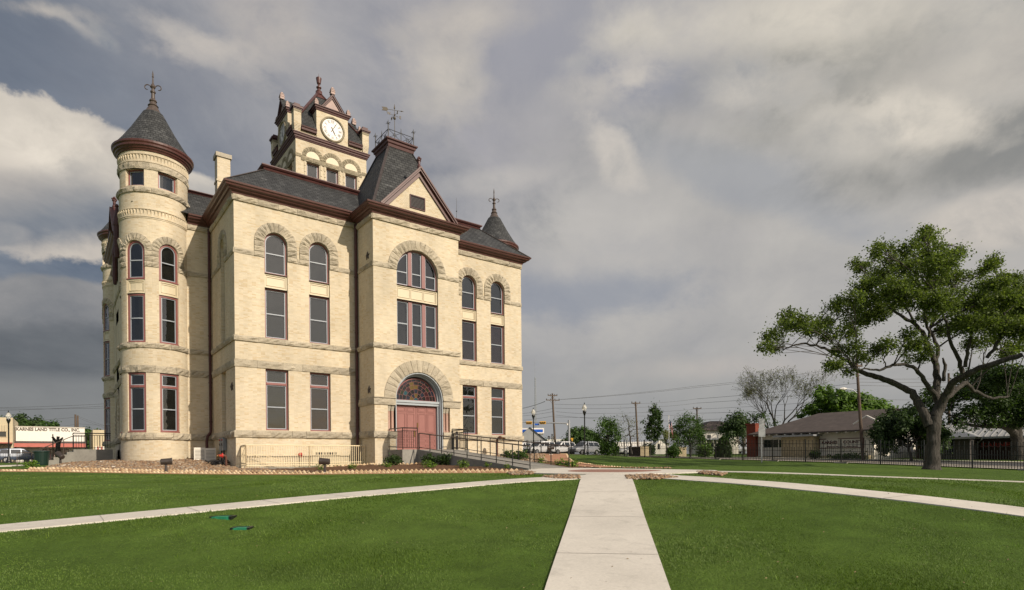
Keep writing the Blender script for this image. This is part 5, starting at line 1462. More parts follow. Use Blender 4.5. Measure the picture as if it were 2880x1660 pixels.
RMULCH = [(11.5, -4.5), (13.3, -2.4), (14.3, -9.6), RI[1], RI[0], (13.3, -14.3), (11.55, -14.6)]
tag(bed('rock_bed', LROCK, 'bed_soil', .02), kind='structure'); tag(bed('mulch_bed', LMULCH, 'mulch', .035, .18, .035), kind='structure')
tag(bed('rock_bed', RROCK, 'bed_soil', .02), kind='structure'); tag(bed('mulch_bed', RMULCH, 'mulch', .035, .18, .035), kind='structure')
stones('river_rocks', LROCK, 15000, .06, .17, 'loose brown river rock heaped between the round turret and the left wing', seed=1)
stones('river_rocks', RROCK, 8000, .07, .18, 'loose brown river rock sloping up right of the entrance ramp', seed=2)
for poly, n, lb, sd_ in (([(5.6, -21.5), (7.35, -21.55), (5.9, -22.9), (2.9, -22.9)][::-1], 0, '', 1),):
    pass
def tri_px(uvs): return [tuple(onground(u, v)[:2]) for u, v in uvs]
stones('river_rocks', tri_px([(1522, 1344), (1570, 1339.5), (1630, 1340), (1628, 1349), (1560, 1348)]), 700, .05, .11, 'patch of river rock left of the head of the diagonal path', seed=3)
stones('river_rocks', tri_px([(1758, 1341), (1830, 1338), (1905, 1345), (1850, 1350), (1765, 1351.5)]), 900, .05, .11, 'patch of river rock right of the head of the diagonal path', seed=4)
stones('river_rocks', tri_px([(1428, 1331), (1475, 1325), (1508, 1331), (1490, 1336), (1440, 1338)]), 600, .05, .11, 'patch of river rock at the foot of the ramp beside the brick edging', seed=5)
stones('river_rocks', tri_px([(1960, 1329), (1990, 1327.5), (2046, 1334), (2030, 1340), (1968, 1334)]), 600, .05, .11, 'patch of river rock in the fork of the two right-hand paths', seed=6)
stones('river_rocks', [(15.9, -14.2), (17.3, -15.6), (17.6, -16.2), (17.2, -16.4), (15.4, -14.5)], 150, .05, .13, 'thin scatter of river rock along the plaza edge by the lawn', seed=7)
# ---- streets round the square
def sheet(name, x0, x1, y0, y1, dz, m_, step=1.5):
    return tag(grid_obj(name, np.arange(x0, x1 + step, step), np.arange(y0, y1 + step, step), lambda x, y: terr_np(x, y), m_, dz), kind='structure')
sheet('sidewalk', 34.8, 37.2, -46, 52, .06, 'concrete_pale', .6); sheet('road', 38.2, 47.0, -90, 120, .03, 'asphalt')
sheet('sidewalk', 48.2, 49.6, -60, 60, .06, 'concrete_pale', .7)
sheet('road', -80, 120, 54.5, 61.5, .05, 'asphalt'); sheet('sidewalk', -60, 34, 52.4, 53.8, .07, 'concrete_pale', .7)
kb_ = MB()
for y in np.arange(-46, 52, 2.0): kb_.add([(37.6, y, gz(37.6, y) - .1), (37.75, y, gz(37.6, y) - .1), (37.75, y + 2, gz(37.6, y + 2) - .1), (37.6, y + 2, gz(37.6, y + 2) - .1), (37.6, y, gz(37.6, y) + .12), (37.75, y, gz(37.6, y) + .12), (37.75, y + 2, gz(37.6, y + 2) + .12), (37.6, y + 2, gz(37.6, y + 2) + .12)], [(4, 5, 6, 7), (0, 4, 7, 3), (1, 2, 6, 5)])
tag(kb_.build('kerb', 'concrete_pale'), kind='structure')
ribbon('west_walk', [(-7.0, 14.5), (-9.5, 14.6), (-22, 15)], 2.2, .04, ['concrete', 'joint'], joints=3)
# ------------------------------------------------------------------ entrance landing and ramp
RX0, RX1, LZ = 9.0, 11.55, 1.10
rp = MB(); yb = -14.85
rp.box(8.03, 12.7, -4.4, -2.47, -.3, LZ)
zt = gz(10.2, yb) + .05
rp.add([(RX0, -4.4, LZ), (RX1, -4.4, LZ), (RX1, yb, zt), (RX0, yb, zt), (RX0, -4.4, -.4), (RX1, -4.4, -.4), (RX1, yb, -.4), (RX0, yb, -.4)], [(0, 3, 2, 1), (0, 4, 7, 3), (1, 2, 6, 5), (2, 3, 7, 6)])
tag(rp.build('entrance_ramp', 'concrete_grey'), 'long concrete ramp and landing rising to the mauve entrance doors', 'ramp')
tp_ = MB()
def railing(name, label, xr, xs, sgn):
    t = thing(name, label, 'railing', (xr, -4.4, 0), 0)
    lo = lambda x, y, z: (x - xr, y + 4.4, z)
    rail = MB(); zr = lambda y: LZ + (zt - LZ) * (y + 4.4) / (yb + 4.4)
    rail.tube([lo(xr, -4.5, zr(-4.5) + .97), lo(xr, yb, zr(yb) + 1.02)], .032, 6); rail.build('handrail', 'iron_brown', t)
    r2 = MB(); r2.tube([lo(xr, -4.5, zr(-4.5) + .14), lo(xr, yb, zr(yb) + .16)], .020, 6); r2.build('bottom_rail', 'black_paint', t)
    for k in range(9):
        y = -4.5 + (yb + 4.5) * k / 8; p = MB(); p.tube([lo(xr, y, zr(y) - .05), lo(xr, y, zr(y) + .98)], .027 if k else .04, 6); p.build('post', 'black_paint', t)
    pe = MB(); y = yb + .75; pe.tube([lo(xr, y, zr(y) + .5), lo(xr, y, zr(y) + .98)], .02, 6)
    # landing guard with pickets: from the wall out, then across the front
    g = MB(); pts = [(xs, -2.55), (xs, -4.32), (xr, -4.32)]
    for (xa, ya), (xb_, yb_) in zip(pts, pts[1:]):
        L = math.hypot(xb_ - xa, yb_ - ya); n = max(2, int(L / .13))
        for zz, r in ((LZ + 1.27, .032), (LZ + 1.10, .018), (LZ + .10, .018)): g.tube([lo(xa, ya, zz), lo(xb_, yb_, zz)], r, 6)
        for i in range(n + 1): x, y = xa + (xb_ - xa) * i / n, ya + (yb_ - ya) * i / n; big = i in (0, n); g.tube([lo(x, y, LZ + (-.05 if big else .1)), lo(x, y, LZ + (1.27 if big else 1.10))], .028 if big else .014, 5)
    g.build('landing_guard', 'black_paint', t)
railing('ramp_railing', 'black iron railing on the left edge of the ramp, pickets round the landing', RX0 + .07, 8.1, -1)
railing('ramp_railing', 'black iron railing on the right edge of the ramp, nearer the right wing', RX1 - .07, 12.62, 1)
b = thing('bollard_light', 'short dark cylindrical bollard light standing right of the entrance doors', 'bollard light', (12.0, -4.05, LZ))
m_ = MB(); m_.lathe(0, 0, [(.085, -.02), (.085, .86), (.07, .87), (.07, 1.0), (.09, 1.01), (.09, 1.10), (.06, 1.15), (.001, 1.16)], 16); m_.build('post', 'bronze', b)
m_ = MB(); m_.lathe(0, 0, [(.075, .87), (.075, 1.0)], 16); m_.build('lens', 'lamp_glass', b)
# ---- areaway in front of the left wing: kerb, beige railing, stair rail
tag(MB().box(-.2, 7.15, -1.5, -.02, -.3, .13).build('areaway_kerb', 'concrete_grey'), 'low grey concrete kerb under the beige railing', 'kerb')
BR = thing('areaway_railing', 'low beige steel picket railing round the areaway before the left wing', 'railing', (.27, -1.1, .13))
def brail(xa, ya, xb_, yb_, ztop, n, name='railing_panel'):
    g = MB()
    for zz, r in ((ztop, .036), (.12, .026), (.26, .022)): g.tube([(xa, ya, zz), (xb_, yb_, zz)], r, 6)
    for i in range(n + 1):
        x, y = xa + (xb_ - xa) * i / n, ya + (yb_ - ya) * i / n; big = i in (0, n); g.tube([(x, y, -.02 if big else .12), (x, y, ztop)],   .036 if big else .017, 5)
    g.build(name, 'beige_metal', BR)
brail(0, 0, 0, 1.05, 1.25, 6); brail(0, 0, 3.45, 0, 1.25, 26); brail(3.45, 0, 6.85, 0, 1.25, 26)
g = MB(); g.tube([(-.06, .3, .72), (1.0, .3, .72), (3.0, .35, -.05)], .022, 6); g.tube([(.55, .7, .72), (2.9, .7, -.15)], .018, 6); g.build('stair_handrail', 'beige_metal', BR)
fv = MB(); fv.box(4.25, 6.0, -.04, .0, .3, 1.15); 
for k in range(8): fv.box(4.45 + k * .17, 4.56 + k * .17, -.05, -.04, .86, 1.0, mi=1)
fv.build('foundation_vent', ['cream_paint', 'black_paint'], CH)
al = MB(); al.tube([(3.55, -.02, .86), (3.55, -.1, .86)], .13, 12); al.build('alarm_gong', 'red_paint', CH)
# ---- air conditioners, electric boxes, fire hose connection in the corner
for i, (x, y) in enumerate(((-1.0, 4.9), (-.5, 4.4))):
    z = gz(x, y); t = thing('air_conditioner', ['white air conditioner nearer the turret in the brick corner', 'white air conditioner nearer the red fire connection'][i], 'air conditioner', (x, y, z), R(-8))
    m_ = MB(); m_.box(-.30, .30, -.2, .2, .06, .82); m_.build('cabinet', 'ac_white', t)
    m_ = MB(); 
    for k in range(7): m_.box(-.24, .24, -.212, -.201, .14 + k * .085, .17 + k * .085)
    m_.build('grille', 'concrete_grey', t)
    m_ = MB(); m_.box(-.5, .5, -.25, .25, -.1, .06); m_.build('pad', 'concrete_pale', t)
for i, y in enumerate((3.05, 2.45)):
    t = thing('electric_box', ['grey electric switch box on the shaded side wall, the one nearer the corner', 'grey electric switch box on the shaded side wall, the one nearer the front'][i], 'switch box', (-.12, y, 1.15))
    m_ = MB(); m_.box(-.09, .10, -.24, .24, 0, .75); m_.build('cabinet', 'box_grey', t)
    m_ = MB(); m_.beam((-.12, -.1, .28), (-.12, .08, .42), .03, .03); m_.build('lever', 'black_paint', t)
    m_ = MB(); m_.tube([(-.09, .02, .63), (-.13, .02, .63)], .055, 10); m_.build('beacon', 'red_paint', t)
    m_ = MB(); m_.tube([(0, 0, 0), (0, 0, -.7)], .05, 8); m_.build('conduit', 'iron', t)
def fire_connection(x, y, z, label, rz, s=1.0, low=False):
    t = thing('fire_connection', label, 'fire connection', (x, y, z), rz)
    m_ = MB(); m_.tube([(0, 0, -.1), (0, 0, .55 * s), (-.05, 0, .68 * s), (-.2, 0, .72 * s), (-.3, 0, .72 * s)], .085, 12); m_.build('standpipe', 'pipe_rust', t)
    m_ = MB(); m_.lathe(0, 0, [(.09, .02), (.16, .02), (.16, .07), (.09, .07)], 12); m_.build('flange', 'pipe_rust', t)
    m_ = MB(); m_.tube([(-.28, 0, .72 * s), (-.36, 0, .72 * s)], .15, 14); m_.tube([(-.36, -.08, .72 * s), (-.62, -.14, .70 * s)], .07, 10); m_.tube([(-.36, .08, .72 * s), (-.62, .14, .70 * s)], .07, 10)
    m_.build('inlet', 'pipe_rust' if low else 'red_paint', t)
    m_ = MB()
    for yy in (-.14, .14): m_.tube([(-.6, yy, .70 * s), (-.68, yy * 1.1, .695 * s)], .06, 10)
    m_.build('cap', 'brass', t)
    return t
fire_connection(-.35, .75, gz(-.35, .75), 'red fire hose connection on a rusty elbow pipe by the left wing corner', R(10), 1.0).scale = (.68, .68, .92)
fire_connection(17.2, -1.2, gz(17.2, -1.2), 'dark red fire standpipe against the right wing behind the ramp railing', R(100), 1.9, True)
cb = MB(); rr = random.Random(9)
for k in range(9):
    x, y = -.55 + rr.uniform(-.3, .3), 1.75 + rr.uniform(-.3, .3); z = gz(x, y)
    cb.tube([(x + .38 * math.cos(a * .7 + k) * (1 - .3 * rr.random()), y + .38 * math.sin(a * .7 + k), z + .06 + k * .02 + .12 * rr.random()) for a in range(14)], .025, 5)
tag(cb.build('cable_coil', 'iron'), 'heap of dark coiled cable on the rocks by the air conditioners', 'cable')
# ---- flood lights
def floodlight(x, y, rz, label, tilt=0.0):
    z = gz(x, y); t = thing('flood_light', label, 'flood light', (x, y, z), rz, 'ground flood lights round the courthouse')
    m_ = MB(); m_.box(-.14, .14, -.14, .14, -.05, .06); m_.build('base', 'concrete_pale', t)
    m_ = MB(); m_.tube([(0, 0, .05), (0, 0, .2), (0, 0, .40)], [.07, .06, .045], 10); m_.build('stem', 'bronze', t)
    a = Vector((math.cos(tilt), 0, math.sin(tilt))); c = Vector((0, 0, .54))
    m_ = MB(); m_.tube([c - a * .22, c - a * .19, c + a * .12, c + a * .25], [.10, .14, .15, .165], 16); m_.build('housing', 'bronze', t)
    m_ = MB(); m_.tube([c + a * .251, c + a * .255], .145, 16); m_.build('lens', 'car_glass', t)
    return t
p = at(467, 1324, 27.0); floodlight(p.x, p.y, R(-12), 'bronze flood light on the rocks in front of the round turret', .05)
p = at(914, 1318, 26.5); floodlight(p.x, p.y, R(150), 'bronze flood light before the beige railing of the left wing', .08)
p = at(170, 1310, 33.0); floodlight(p.x, p.y, R(120), 'bronze flood light by the concrete steps at the far left', .5)
p = at(1548, 1283, 42.0); floodlight(p.x, p.y, R(-20), 'dark flood light on the crest of the right rock bed', .15)
# ---- west steps, railing and litter bin at the left
WS = thing('west_steps', 'grey concrete steps and landing at the west door, left of the turret', 'steps', (-5.0, 11.9, 0))
m_ = MB(); zl = 1.38; m_.box(-2.1, 0, 0, 6, -.2, zl); m_.build('landing', 'concrete_grey', WS)
m_ = MB()
for k in range(6): m_.box(-2.1 - .34 * (k + 1), -2.1 - .34 * k, 0, 6, -.2, zl - .17 * (k + 1))
m_.build('step_flight', 'concrete_grey', WS)
WR = thing('step_railing', 'black iron railing beside the west steps, sloping down to the litter bin', 'railing', (-5.0, 11.95, zl))
m_ = MB()
for zz, r in ((1.05, .032), (.92, .018), (.1, .018)): m_.tube([(-2.1, 0, zz), (-.1, 0, zz)], r, 6); m_.tube([(-2.1, 0, zz), (-2.1, 2.4, zz)], r, 6)
for k in range(15): m_.tube([(-2.1 + k * .14, 0, .1), (-2.1 + k * .14, 0, .92)], .014 if k % 5 else .026, 5)
for k in range(16): m_.tube([(-2.1, k * .15, .1), (-2.1, k * .15, .92)], .014, 5)
m_.build('landing_guard', 'black_paint', WR)
m_ = MB(); m_.tube([(-1.45, .08, .85), (-2.15, .08, .85), (-4.2, .08, -.2), (-4.9, .08, -.2), (-4.9, .08, -1.1)], .024, 6); m_.tube([(-2.2, .08, .0), (-4.1, .08, -1.0)], .016, 6)
for x, z in ((-1.45, .85), (-2.6, .62), (-3.4, .2), (-4.2, -.2)): m_.tube([(x, .08, z), (x, .08, z - .95)], .022, 6)
m_.build('stair_rail', 'iron_brown', WR)
p = at(117, 1306, 36.5); z = gz(p.x, p.y)
LB = thing('litter_bin', 'round dark green litter bin beside the west steps', 'litter bin', (p.x, p.y, z))
m_ = MB(); m_.lathe(0, 0, [(.32, 0), (.34, .1), (.40, .82), (.43, .84), (.43, .90), (.39, .91)], 20); m_.build('barrel', 'can_green', LB)
m_ = MB(); m_.lathe(0, 0, [(.40, .905), (.30, .93), (.14, .94), (.14, .90)], 20); m_.build('lid', 'can_green', LB)
# ---- valve box lids in the lawn
for i, (u, v, L, W_, rz, lb) in enumerate(((628, 1461, .34, .22, R(-8), 'green plastic valve box lid sunk in the lawn nearer the path'), (681, 1489.5, .27, .22, R(-3), 'green plastic valve box lid sunk in the lawn farther from the path'))):
    q = onground(u, v); t = thing('valve_box', lb, 'valve box', (q.x, q.y, gz(q.x, q.y) + .018), R(-30) + rz, 'valve boxes in the lawn')
    m_ = MB(); m_.box(-L / 2, L / 2, -W_ / 2, W_ / 2, -.06, .004); m_.build('lid', 'lid_green', t)
    m_ = MB(); m_.box(-L / 2 - .03, -L / 2 + .02, -W_ / 2, W_ / 2, -.05, .012); m_.box(L / 2 - .02, L / 2 + .03, -W_ / 2, W_ / 2, -.05, .012); m_.box(-L / 2, L / 2, W_ / 2, W_ / 2 + .03, -.05, .012); m_.build('rim', 'black_paint', t)
# ------------------------------------------------------------------ foliage
def leaf_mesh(name, C, size, m_, parent, seed=0, flat=0.35, aspect=1.5):
    """one small diamond leaf at every point of C (n, 3)"""
    rs = np.random.RandomState(seed); n = len(C)
    nrm = rs.normal(size=(n, 3)); nrm[:, 2] = np.abs(nrm[:, 2]) + flat; nrm /= np.linalg.norm(nrm, axis=1)[:, None]
    t = rs.normal(size=(n, 3)); t -= nrm * (t * nrm).sum(1)[:, None]; t /= np.linalg.norm(t, axis=1)[:, None]; b = np.cross(nrm, t)
    s = size * rs.uniform(.65, 1.3, n)[:, None]
    V = np.stack([C - t * s * aspect * .5, C + b * s * .5 + nrm * s * .10, C + t * s * aspect * .5, C - b * s * .5 + nrm * s * .10], 1)
    F = np.arange(4 * n).reshape(-1, 4)
    return npmesh(name, V.reshape(-1, 3), F, m_, parent)
def clumps(rs, c, rad, n, k=22, tight=.30):
    """n leaf points gathered in tufts inside the ellipsoid c, rad"""
    m_ = max(3, n // k); d = rs.normal(size=(m_, 3)); d /= np.linalg.norm(d, axis=1)[:, None]
    q = np.array(c) + d * (rs.uniform(0, 1, m_) ** .42)[:, None] * np.array(rad)
    idx = rs.randint(0, m_, n); tw = rs.uniform(.6, 1.5, m_)[idx][:, None]
    return q[idx] + rs.normal(size=(n, 3)) * tight * tw * np.where(rs.uniform(0, 1, n) > .92, 1.7, 1)[:, None]
def wob(a, b, k, amt, r):
    a = Vector(a); b = Vector(b); L = (b - a).length; out = [a]
    for i in range(1, k):
        out.append(a.lerp(b, i / k) + Vector((r.uniform(-1, 1), r.uniform(-1, 1), r.uniform(-1, 1))) * amt * L)
    return out + [b]
def grow(mb, p, d, L, rad, depth, r, tips, spread=.55, up=.12, keep=.72, seg=3, minr=.014):
    pts = [Vector(p)]; q = Vector(p); dd = Vector(d).normalized()
    for i in range(seg):
        dd = (dd + Vector((r.uniform(-1, 1), r.uniform(-1, 1), r.uniform(-.6, 1))) * .16 + Vector((0, 0, up * .3))).normalized(); q = q + dd * L / seg; pts.append(q.copy())
    r1 = max(minr, rad * .62); mb.tube(pts, [rad + (r1 - rad) * i / seg for i in range(seg + 1)], 6 if rad > .05 else 4, cap=False)
    if depth == 0: tips.append((pts[-1], dd)); return
    if depth <= 2: tips.append((pts[-2], dd))
    n = 3 if r.random() < .45 else 2
    for k in range(n):
        ax = dd.orthogonal().normalized(); ax.rotate(Matrix.Rotation(r.uniform(0, 2 * PI), 3, dd))
        nd = (dd + ax * r.uniform(spread * .6, spread * 1.4) + Vector((0, 0, up))).normalized()
        grow(mb, pts[-1] if k < 2 else pts[-2], nd, L * keep * r.uniform(.8, 1.15), r1 * .85, depth - 1, r, tips, spread, up, keep, seg, minr)
def tree(name, label, x, y, h, trunk_h, tr, L0, depth, lm, per, size, tight, seed, group=None, limbs=4, spread=.55, up=.12, cat='tree', bark='bark', lean=(0, 0), keep=.74, core=None, tilt=.55):
    """a tree as a thing with two parts, trunk (with its limbs) and crown"""
    z = gz(x, y); t = thing(name, label, cat, (x, y, z), 0, group); r = random.Random(seed); rs = np.random.RandomState(seed)
    mb = MB(); top = Vector((lean[0], lean[1], trunk_h)); pts = wob((0, 0, -.1), top, 4, .02, r)
    mb.tube(pts, [tr * 1.35, tr * 1.05, tr, tr * .92, tr * .85], 10, cap=False); tips = []
    for k in range(limbs):
        a = 2 * PI * (k + r.uniform(-.25, .25)) / limbs; d = Vector((math.cos(a) * tilt, math.sin(a) * tilt, 1 - .25 * r.random()))
        grow(mb, pts[-1] if k % 2 == 0 else pts[-2].lerp(pts[-1], .6), d, L0 * r.uniform(.85, 1.15), tr * .6, depth, r, tips, spread, up, keep)
    grow(mb, pts[-1], Vector((0.1, 0.05, 1)), L0, tr * .6, depth, r, tips, spread, up, keep)
    C = []
    for p, d in tips: C.append(np.array(p)[None] + rs.normal(size=(per, 3)) * tight)
    if core: C.append(clumps(rs, core[0], core[1], core[2], 20, tight))
    C = np.concatenate(C)
    k = h / max(C[:, 2].max(), 1e-3); C *= k; mb.v = [(p[0] * k, p[1] * k, p[2] * k) for p in mb.v]
    mb.build('trunk', bark, t, True, uv=False); leaf_mesh('crown', C, size, lm, t, seed)
    return t
def px2(ox, oy, s): return lambda x, y: (ox + x / s, oy + y / s)
def traced_tree(name, label, base_uv, d0, limbs, blobs, zf, lm, size, dens, tight, seed, dj=3.5, twig=.035, group=None, z=None, rk=1.0):
    """a tree whose limbs and leaf masses were measured on the photo; every mass has its own depth in the crown"""
    b = at(*base_uv, d0); z = gz(b.x, b.y) if z is None else z; o = Vector((b.x, b.y, z)); t = thing(name, label, 'tree', o, 0, group)
    r = random.Random(seed); rs = np.random.RandomState(seed); mb = MB(); nodes = []
    for L in limbs:
        pts = [at(*zf(x, y), d0 + dd) - o for x, y, rr, dd in L]; rad = [rr for x, y, rr, dd in L]; rad = [q * rk for q in rad]; P = [pts[0]]; Q = [rad[0]]
        for i in range(len(pts) - 1):
            n = 4; k = (pts[i + 1] - pts[i]).length
            for j in range(1, n + 1):
                w = Vector((r.uniform(-1, 1), r.uniform(-1, 1), r.uniform(-1, 1))) * (.045 * k if j < n else 0); P.append(pts[i].lerp(pts[i + 1], j / n) + w); Q.append((rad[i] + (rad[i + 1] - rad[i]) * j / n) * r.uniform(.93, 1.07))
        mb.tube(P, Q, 10 if max(Q) > .12 else 7, cap=False); nodes += [(p, q) for p, q in zip(P, Q)]
    C = []
    for (x, y, rx, ry) in blobs:
        dd = r.uniform(-dj, dj); c = at(*zf(x, y), d0 + dd) - o; sc = (d0 + dd) / FPX / zf.s
        near = min(nodes, key=lambda q: (q[0] - c).length - q[1] * 2)
        ctl = near[0].lerp(c, .5) + Vector((0, 0, .12 * (near[0] - c).length)); P = []
        for i in range(7): s_ = i / 6; P.append(near[0] * (1 - s_) ** 2 + ctl * 2 * s_ * (1 - s_) + c * s_ ** 2 + Vector((r.uniform(-1, 1), r.uniform(-1, 1), r.uniform(-1, 1))) * .05)
        r0 = min(near[1] * .5, twig * 2.2); mb.tube(P, [r0 + (twig * .5 - r0) * i / 6 for i in range(7)], 5, cap=False)
        for k in range(6):
            a = P[r.randint(2, 6)]; e = c + Vector((r.gauss(0, .55) * rx * sc, r.gauss(0, .55) * rx * sc, r.gauss(0, .6) * ry * sc)); mb.tube(wob(a, e, 3, .08, r), [twig * .5, twig * .4, twig * .3, twig * .2], 4, cap=False)
        n = int(dens * rx * ry); C.append(clumps(rs, c, (rx * sc * 1.02, rx * sc * 1.15, ry * sc * 1.02), n, 30, tight))
    mb.build('trunk', 'bark', t, True, uv=False); leaf_mesh('crown', np.concatenate(C), size, lm, t, seed)
    return t
def zfun(ox, oy, s):
    f = lambda x, y: (ox + x / s, oy + y / s)
    f.s = s; return f
ZA = zfun(2100, 600, 1.968); ZB = zfun(2380, 1000, 4.282)
def b2a(L): return [((x / 4.282 + 280) * 1.968, (y / 4.282 + 400) * 1.968, r_, d_) for x, y, r_, d_ in L]
oak_limbs = [
    b2a([(1030, 1385, .62, 0), (1035, 1330, .50, 0), (1040, 1220, .44, 0), (1050, 1000, .40, 0), (1055, 860, .42, 0), (1070, 740, .40, 0)]),
    b2a([(1010, 850, .34, 0), (960, 740, .30, .1), (890, 610, .27, .3), (800, 440, .24, .5), (600, 345, .20, .8), (400, 265, .18, 1.0), (250, 228, .16, 1.2), (150, 185, .15, 1.4)]) + [(575, 830, .12, 1.5), (500, 785, .10, 1.6), (430, 745, .085, 1.6), (330, 720, .07, 1.6), (270, 728, .055, 1.6), (200, 757, .04, 1.6)],
    b2a([(1070, 740, .36, 0), (1120, 640, .32, 0), (1170, 540, .28, -.2), (1230, 430, .24, -.5), (1290, 320, .22, -.9), (1450, 235, .20, -1.5), (1600, 150, .18, -2.0), (1850, 75, .16, -2.6), (2120, -10, .14, -3.2)]),
    b2a([(1130, 620, .26, .1), (1085, 500, .24, .3), (1090, 330, .22, .6), (1085, 120, .20, .9)]) + [(1045, 830, .17, 1.0), (1015, 755, .15, 1.1), (980, 670, .14, 1.2), (930, 612, .12, 1.3), (850, 562, .10, 1.4), (790, 525, .07, 1.5), (720, 480, .05, 1.5)],
    b2a([(1085, 510, .18, .2), (980, 360, .15, -.2), (900, 235, .13, -.5), (800, 135, .115, -.8), (690, 105, .10, -1.0), (560, 112, .09, -1.1), (400, 180, .075, -1.1), (250, 160, .055, -1.1), (130, 165, .04, -1.2)]),
    b2a([(1200, 500, .22, 0), (1330, 400, .17, .8), (1440, 330, .15, 1.4), (1510, 400, .13, 1.8), (1650, 480, .11, 2.2), (1760, 520, .09, 2.4), (1950, 495, .07, 2.6)]),
    [(1050, 830, .13, 1.0), (1060, 740, .12, 1.4), (1010, 640, .10, 1.8)], [(1010, 690, .10, 1.2), (985, 560, .08, .6), (995, 420, .065, .3), (1000, 280, .05, 0), (1012, 140, .025, 0)],
    [(1195, 885, .14, -.6), (1170, 800, .12, -.9), (1130, 720, .10, -1.2), (1110, 610, .085, -1.4), (1075, 535, .06, -1.5), (1040, 430, .04, -1.6)],
    [(1210, 850, .12, -1.0), (1222, 760, .10, -1.4), (1245, 670, .08, -1.6), (1290, 560, .05, -1.8)], [(1090, 930, .12, .4), (1100, 840, .10, .4), (1085, 800, .05, .4)],
    [(1330, 800, .11, -1.7), (1400, 700, .09, -2.0), (1440, 600, .07, -2.2), (1400, 420, .05, -2.2), (1370, 290, .03, -2.2)], [(930, 612, .08, 1.3), (860, 480, .06, 1.6), (800, 360, .045, 1.8), (730, 230, .03, 1.8)]]
oak_blobs = [(150, 690, 66, 34), (205, 622, 50, 30), (300, 612, 62, 40), (235, 560, 45, 30), (380, 640, 62, 36), (430, 603, 52, 30), (472, 680, 42, 32), (112, 738, 34, 24), (165, 752, 40, 20),
    (560, 532, 80, 36), (480, 505, 55, 24), (625, 590, 84, 42), (560, 660, 50, 42), (690, 565, 76, 50), (500, 838, 46, 24), (555, 878, 32, 22), (450, 850, 26, 26), (640, 800, 58, 30), (590, 745, 50, 34), (742, 752, 60, 30), (790, 718, 42, 22), (520, 760, 36, 30),
    (640, 300, 52, 30), (716, 215, 32, 44), (735, 180, 20, 24), (610, 270, 30, 24), (650, 400, 62, 48), (745, 350, 80, 56), (700, 470, 84, 52), (815, 262, 46, 42), (800, 205, 26, 30), (840, 420, 92, 66), (800, 520, 74, 36), (590, 470, 46, 30),
    (893, 200, 40, 42), (970, 150, 52, 44), (1020, 118, 40, 36), (985, 92, 24, 20), (1000, 230, 86, 58), (905, 310, 74, 52), (1050, 290, 92, 60), (1000, 400, 104, 70), (1110, 250, 50, 32), (1176, 222, 34, 22), (1195, 196, 18, 16), (1130, 372, 82, 50), (1205, 350, 32, 15),
    (920, 480, 84, 42), (1060, 500, 94, 62), (1170, 480, 84, 60), (1262, 520, 84, 60), (1282, 620, 92, 60), (1180, 600, 74, 50), (1000, 570, 50, 32),
    (1340, 292, 46, 34), (1392, 258, 32, 24), (1292, 330, 40, 24), (1345, 400, 74, 42), (1425, 372, 62, 32), (1500, 358, 46, 24), (1440, 470, 84, 52), (1380, 545, 92, 52), (1500, 560, 74, 60), (1430, 640, 92, 52), (1340, 705, 62, 34), (1520, 650, 60, 60), (1255, 722, 50, 32), (1600, 500, 80, 80), (1620, 640, 80, 70), (1480, 420, 70, 50), (1560, 430, 60, 50), (1330, 470, 70, 50), (1460, 520, 80, 60), (1400, 590, 80, 50),
    (900, 672, 42, 32), (945, 722, 52, 32), (880, 742, 32, 20), (965, 800, 42, 26), (1000, 760, 32, 32), (1100, 650, 54, 42), (890, 800, 16, 40), (1500, 740, 60, 40), (1440, 780, 50, 26)]
OAK = traced_tree('oak_tree', 'large spreading oak on the lawn before the fence, its left limb reaching far out', (2622, 1320), 30.0, oak_limbs, oak_blobs, ZA, 'oak_leaf', .078, .42, .12, 11, 3.4, rk=.76)
oak2_limbs = [[(2080, 1260, .55, 0), (2070, 1100, .46, 0), (2050, 940, .42, 0), (2030, 800, .36, 0), (2060, 600, .30, .5), (2050, 400, .2, 1), (2000, 200, .12, 1)], [(2045, 960, .30, 0), (1960, 880, .24, -.5), (1880, 850, .20, -.8), (1740, 855, .16, -1), (1600, 850, .13, -1), (1420, 822, .10, -1), (1280, 730, .07, -1), (1190, 685, .04, -1)],
    [(2030, 830, .26, 0), (1880, 720, .2, 1), (1740, 590, .15, 1.4), (1620, 530, .1, 1.6), (1480, 470, .06, 1.8)], [(2060, 600, .2, .5), (1900, 450, .15, 0), (1750, 330, .1, 0), (1600, 250, .06, 0)]]
oak2_blobs = [(1000, 470, 90, 60), (960, 560, 70, 50), (1060, 620, 70, 50), (1350, 480, 140, 70), (1230, 600, 100, 46), (1500, 430, 130, 90), (1650, 640, 180, 70), (1480, 720, 140, 56), (1300, 790, 90, 36), (1700, 800, 140, 46), (1800, 600, 140, 100), (1950, 450, 190, 170), (1750, 380, 190, 120), (1600, 260, 230, 90), (1900, 250, 240, 130), (2080, 650, 150, 180), (1250, 520, 90, 40), (2000, 800, 120, 60), (2200, 450, 200, 200), (2250, 700, 160, 160), (1430, 860, 60, 26), (1880, 760, 90, 50)]
traced_tree('oak_tree', 'second oak beyond the fence at the right edge, before the metal roofed building', (2864, 1294), 46.0, oak2_limbs, oak2_blobs, ZB, 'dark_leaf', .13, .095, .20, 12, 3.0)
def spot(u, d): p = EYE + ray(u, 1290) * d; return p.x, p.y
def hgt(u, v, d): p = at(u, v, d); return p.z - gz(p.x, p.y)
x, y = spot(2393, 76); tree('shade_tree', 'bright green round tree rising behind the brown roofed building', x, y, hgt(2393, 1078, 76), 3.2, .35, 2.6, 4, 'bright_leaf', 46, .30, .42, 21, limbs=6, spread=.8, up=.02, keep=.8, tilt=1.3)
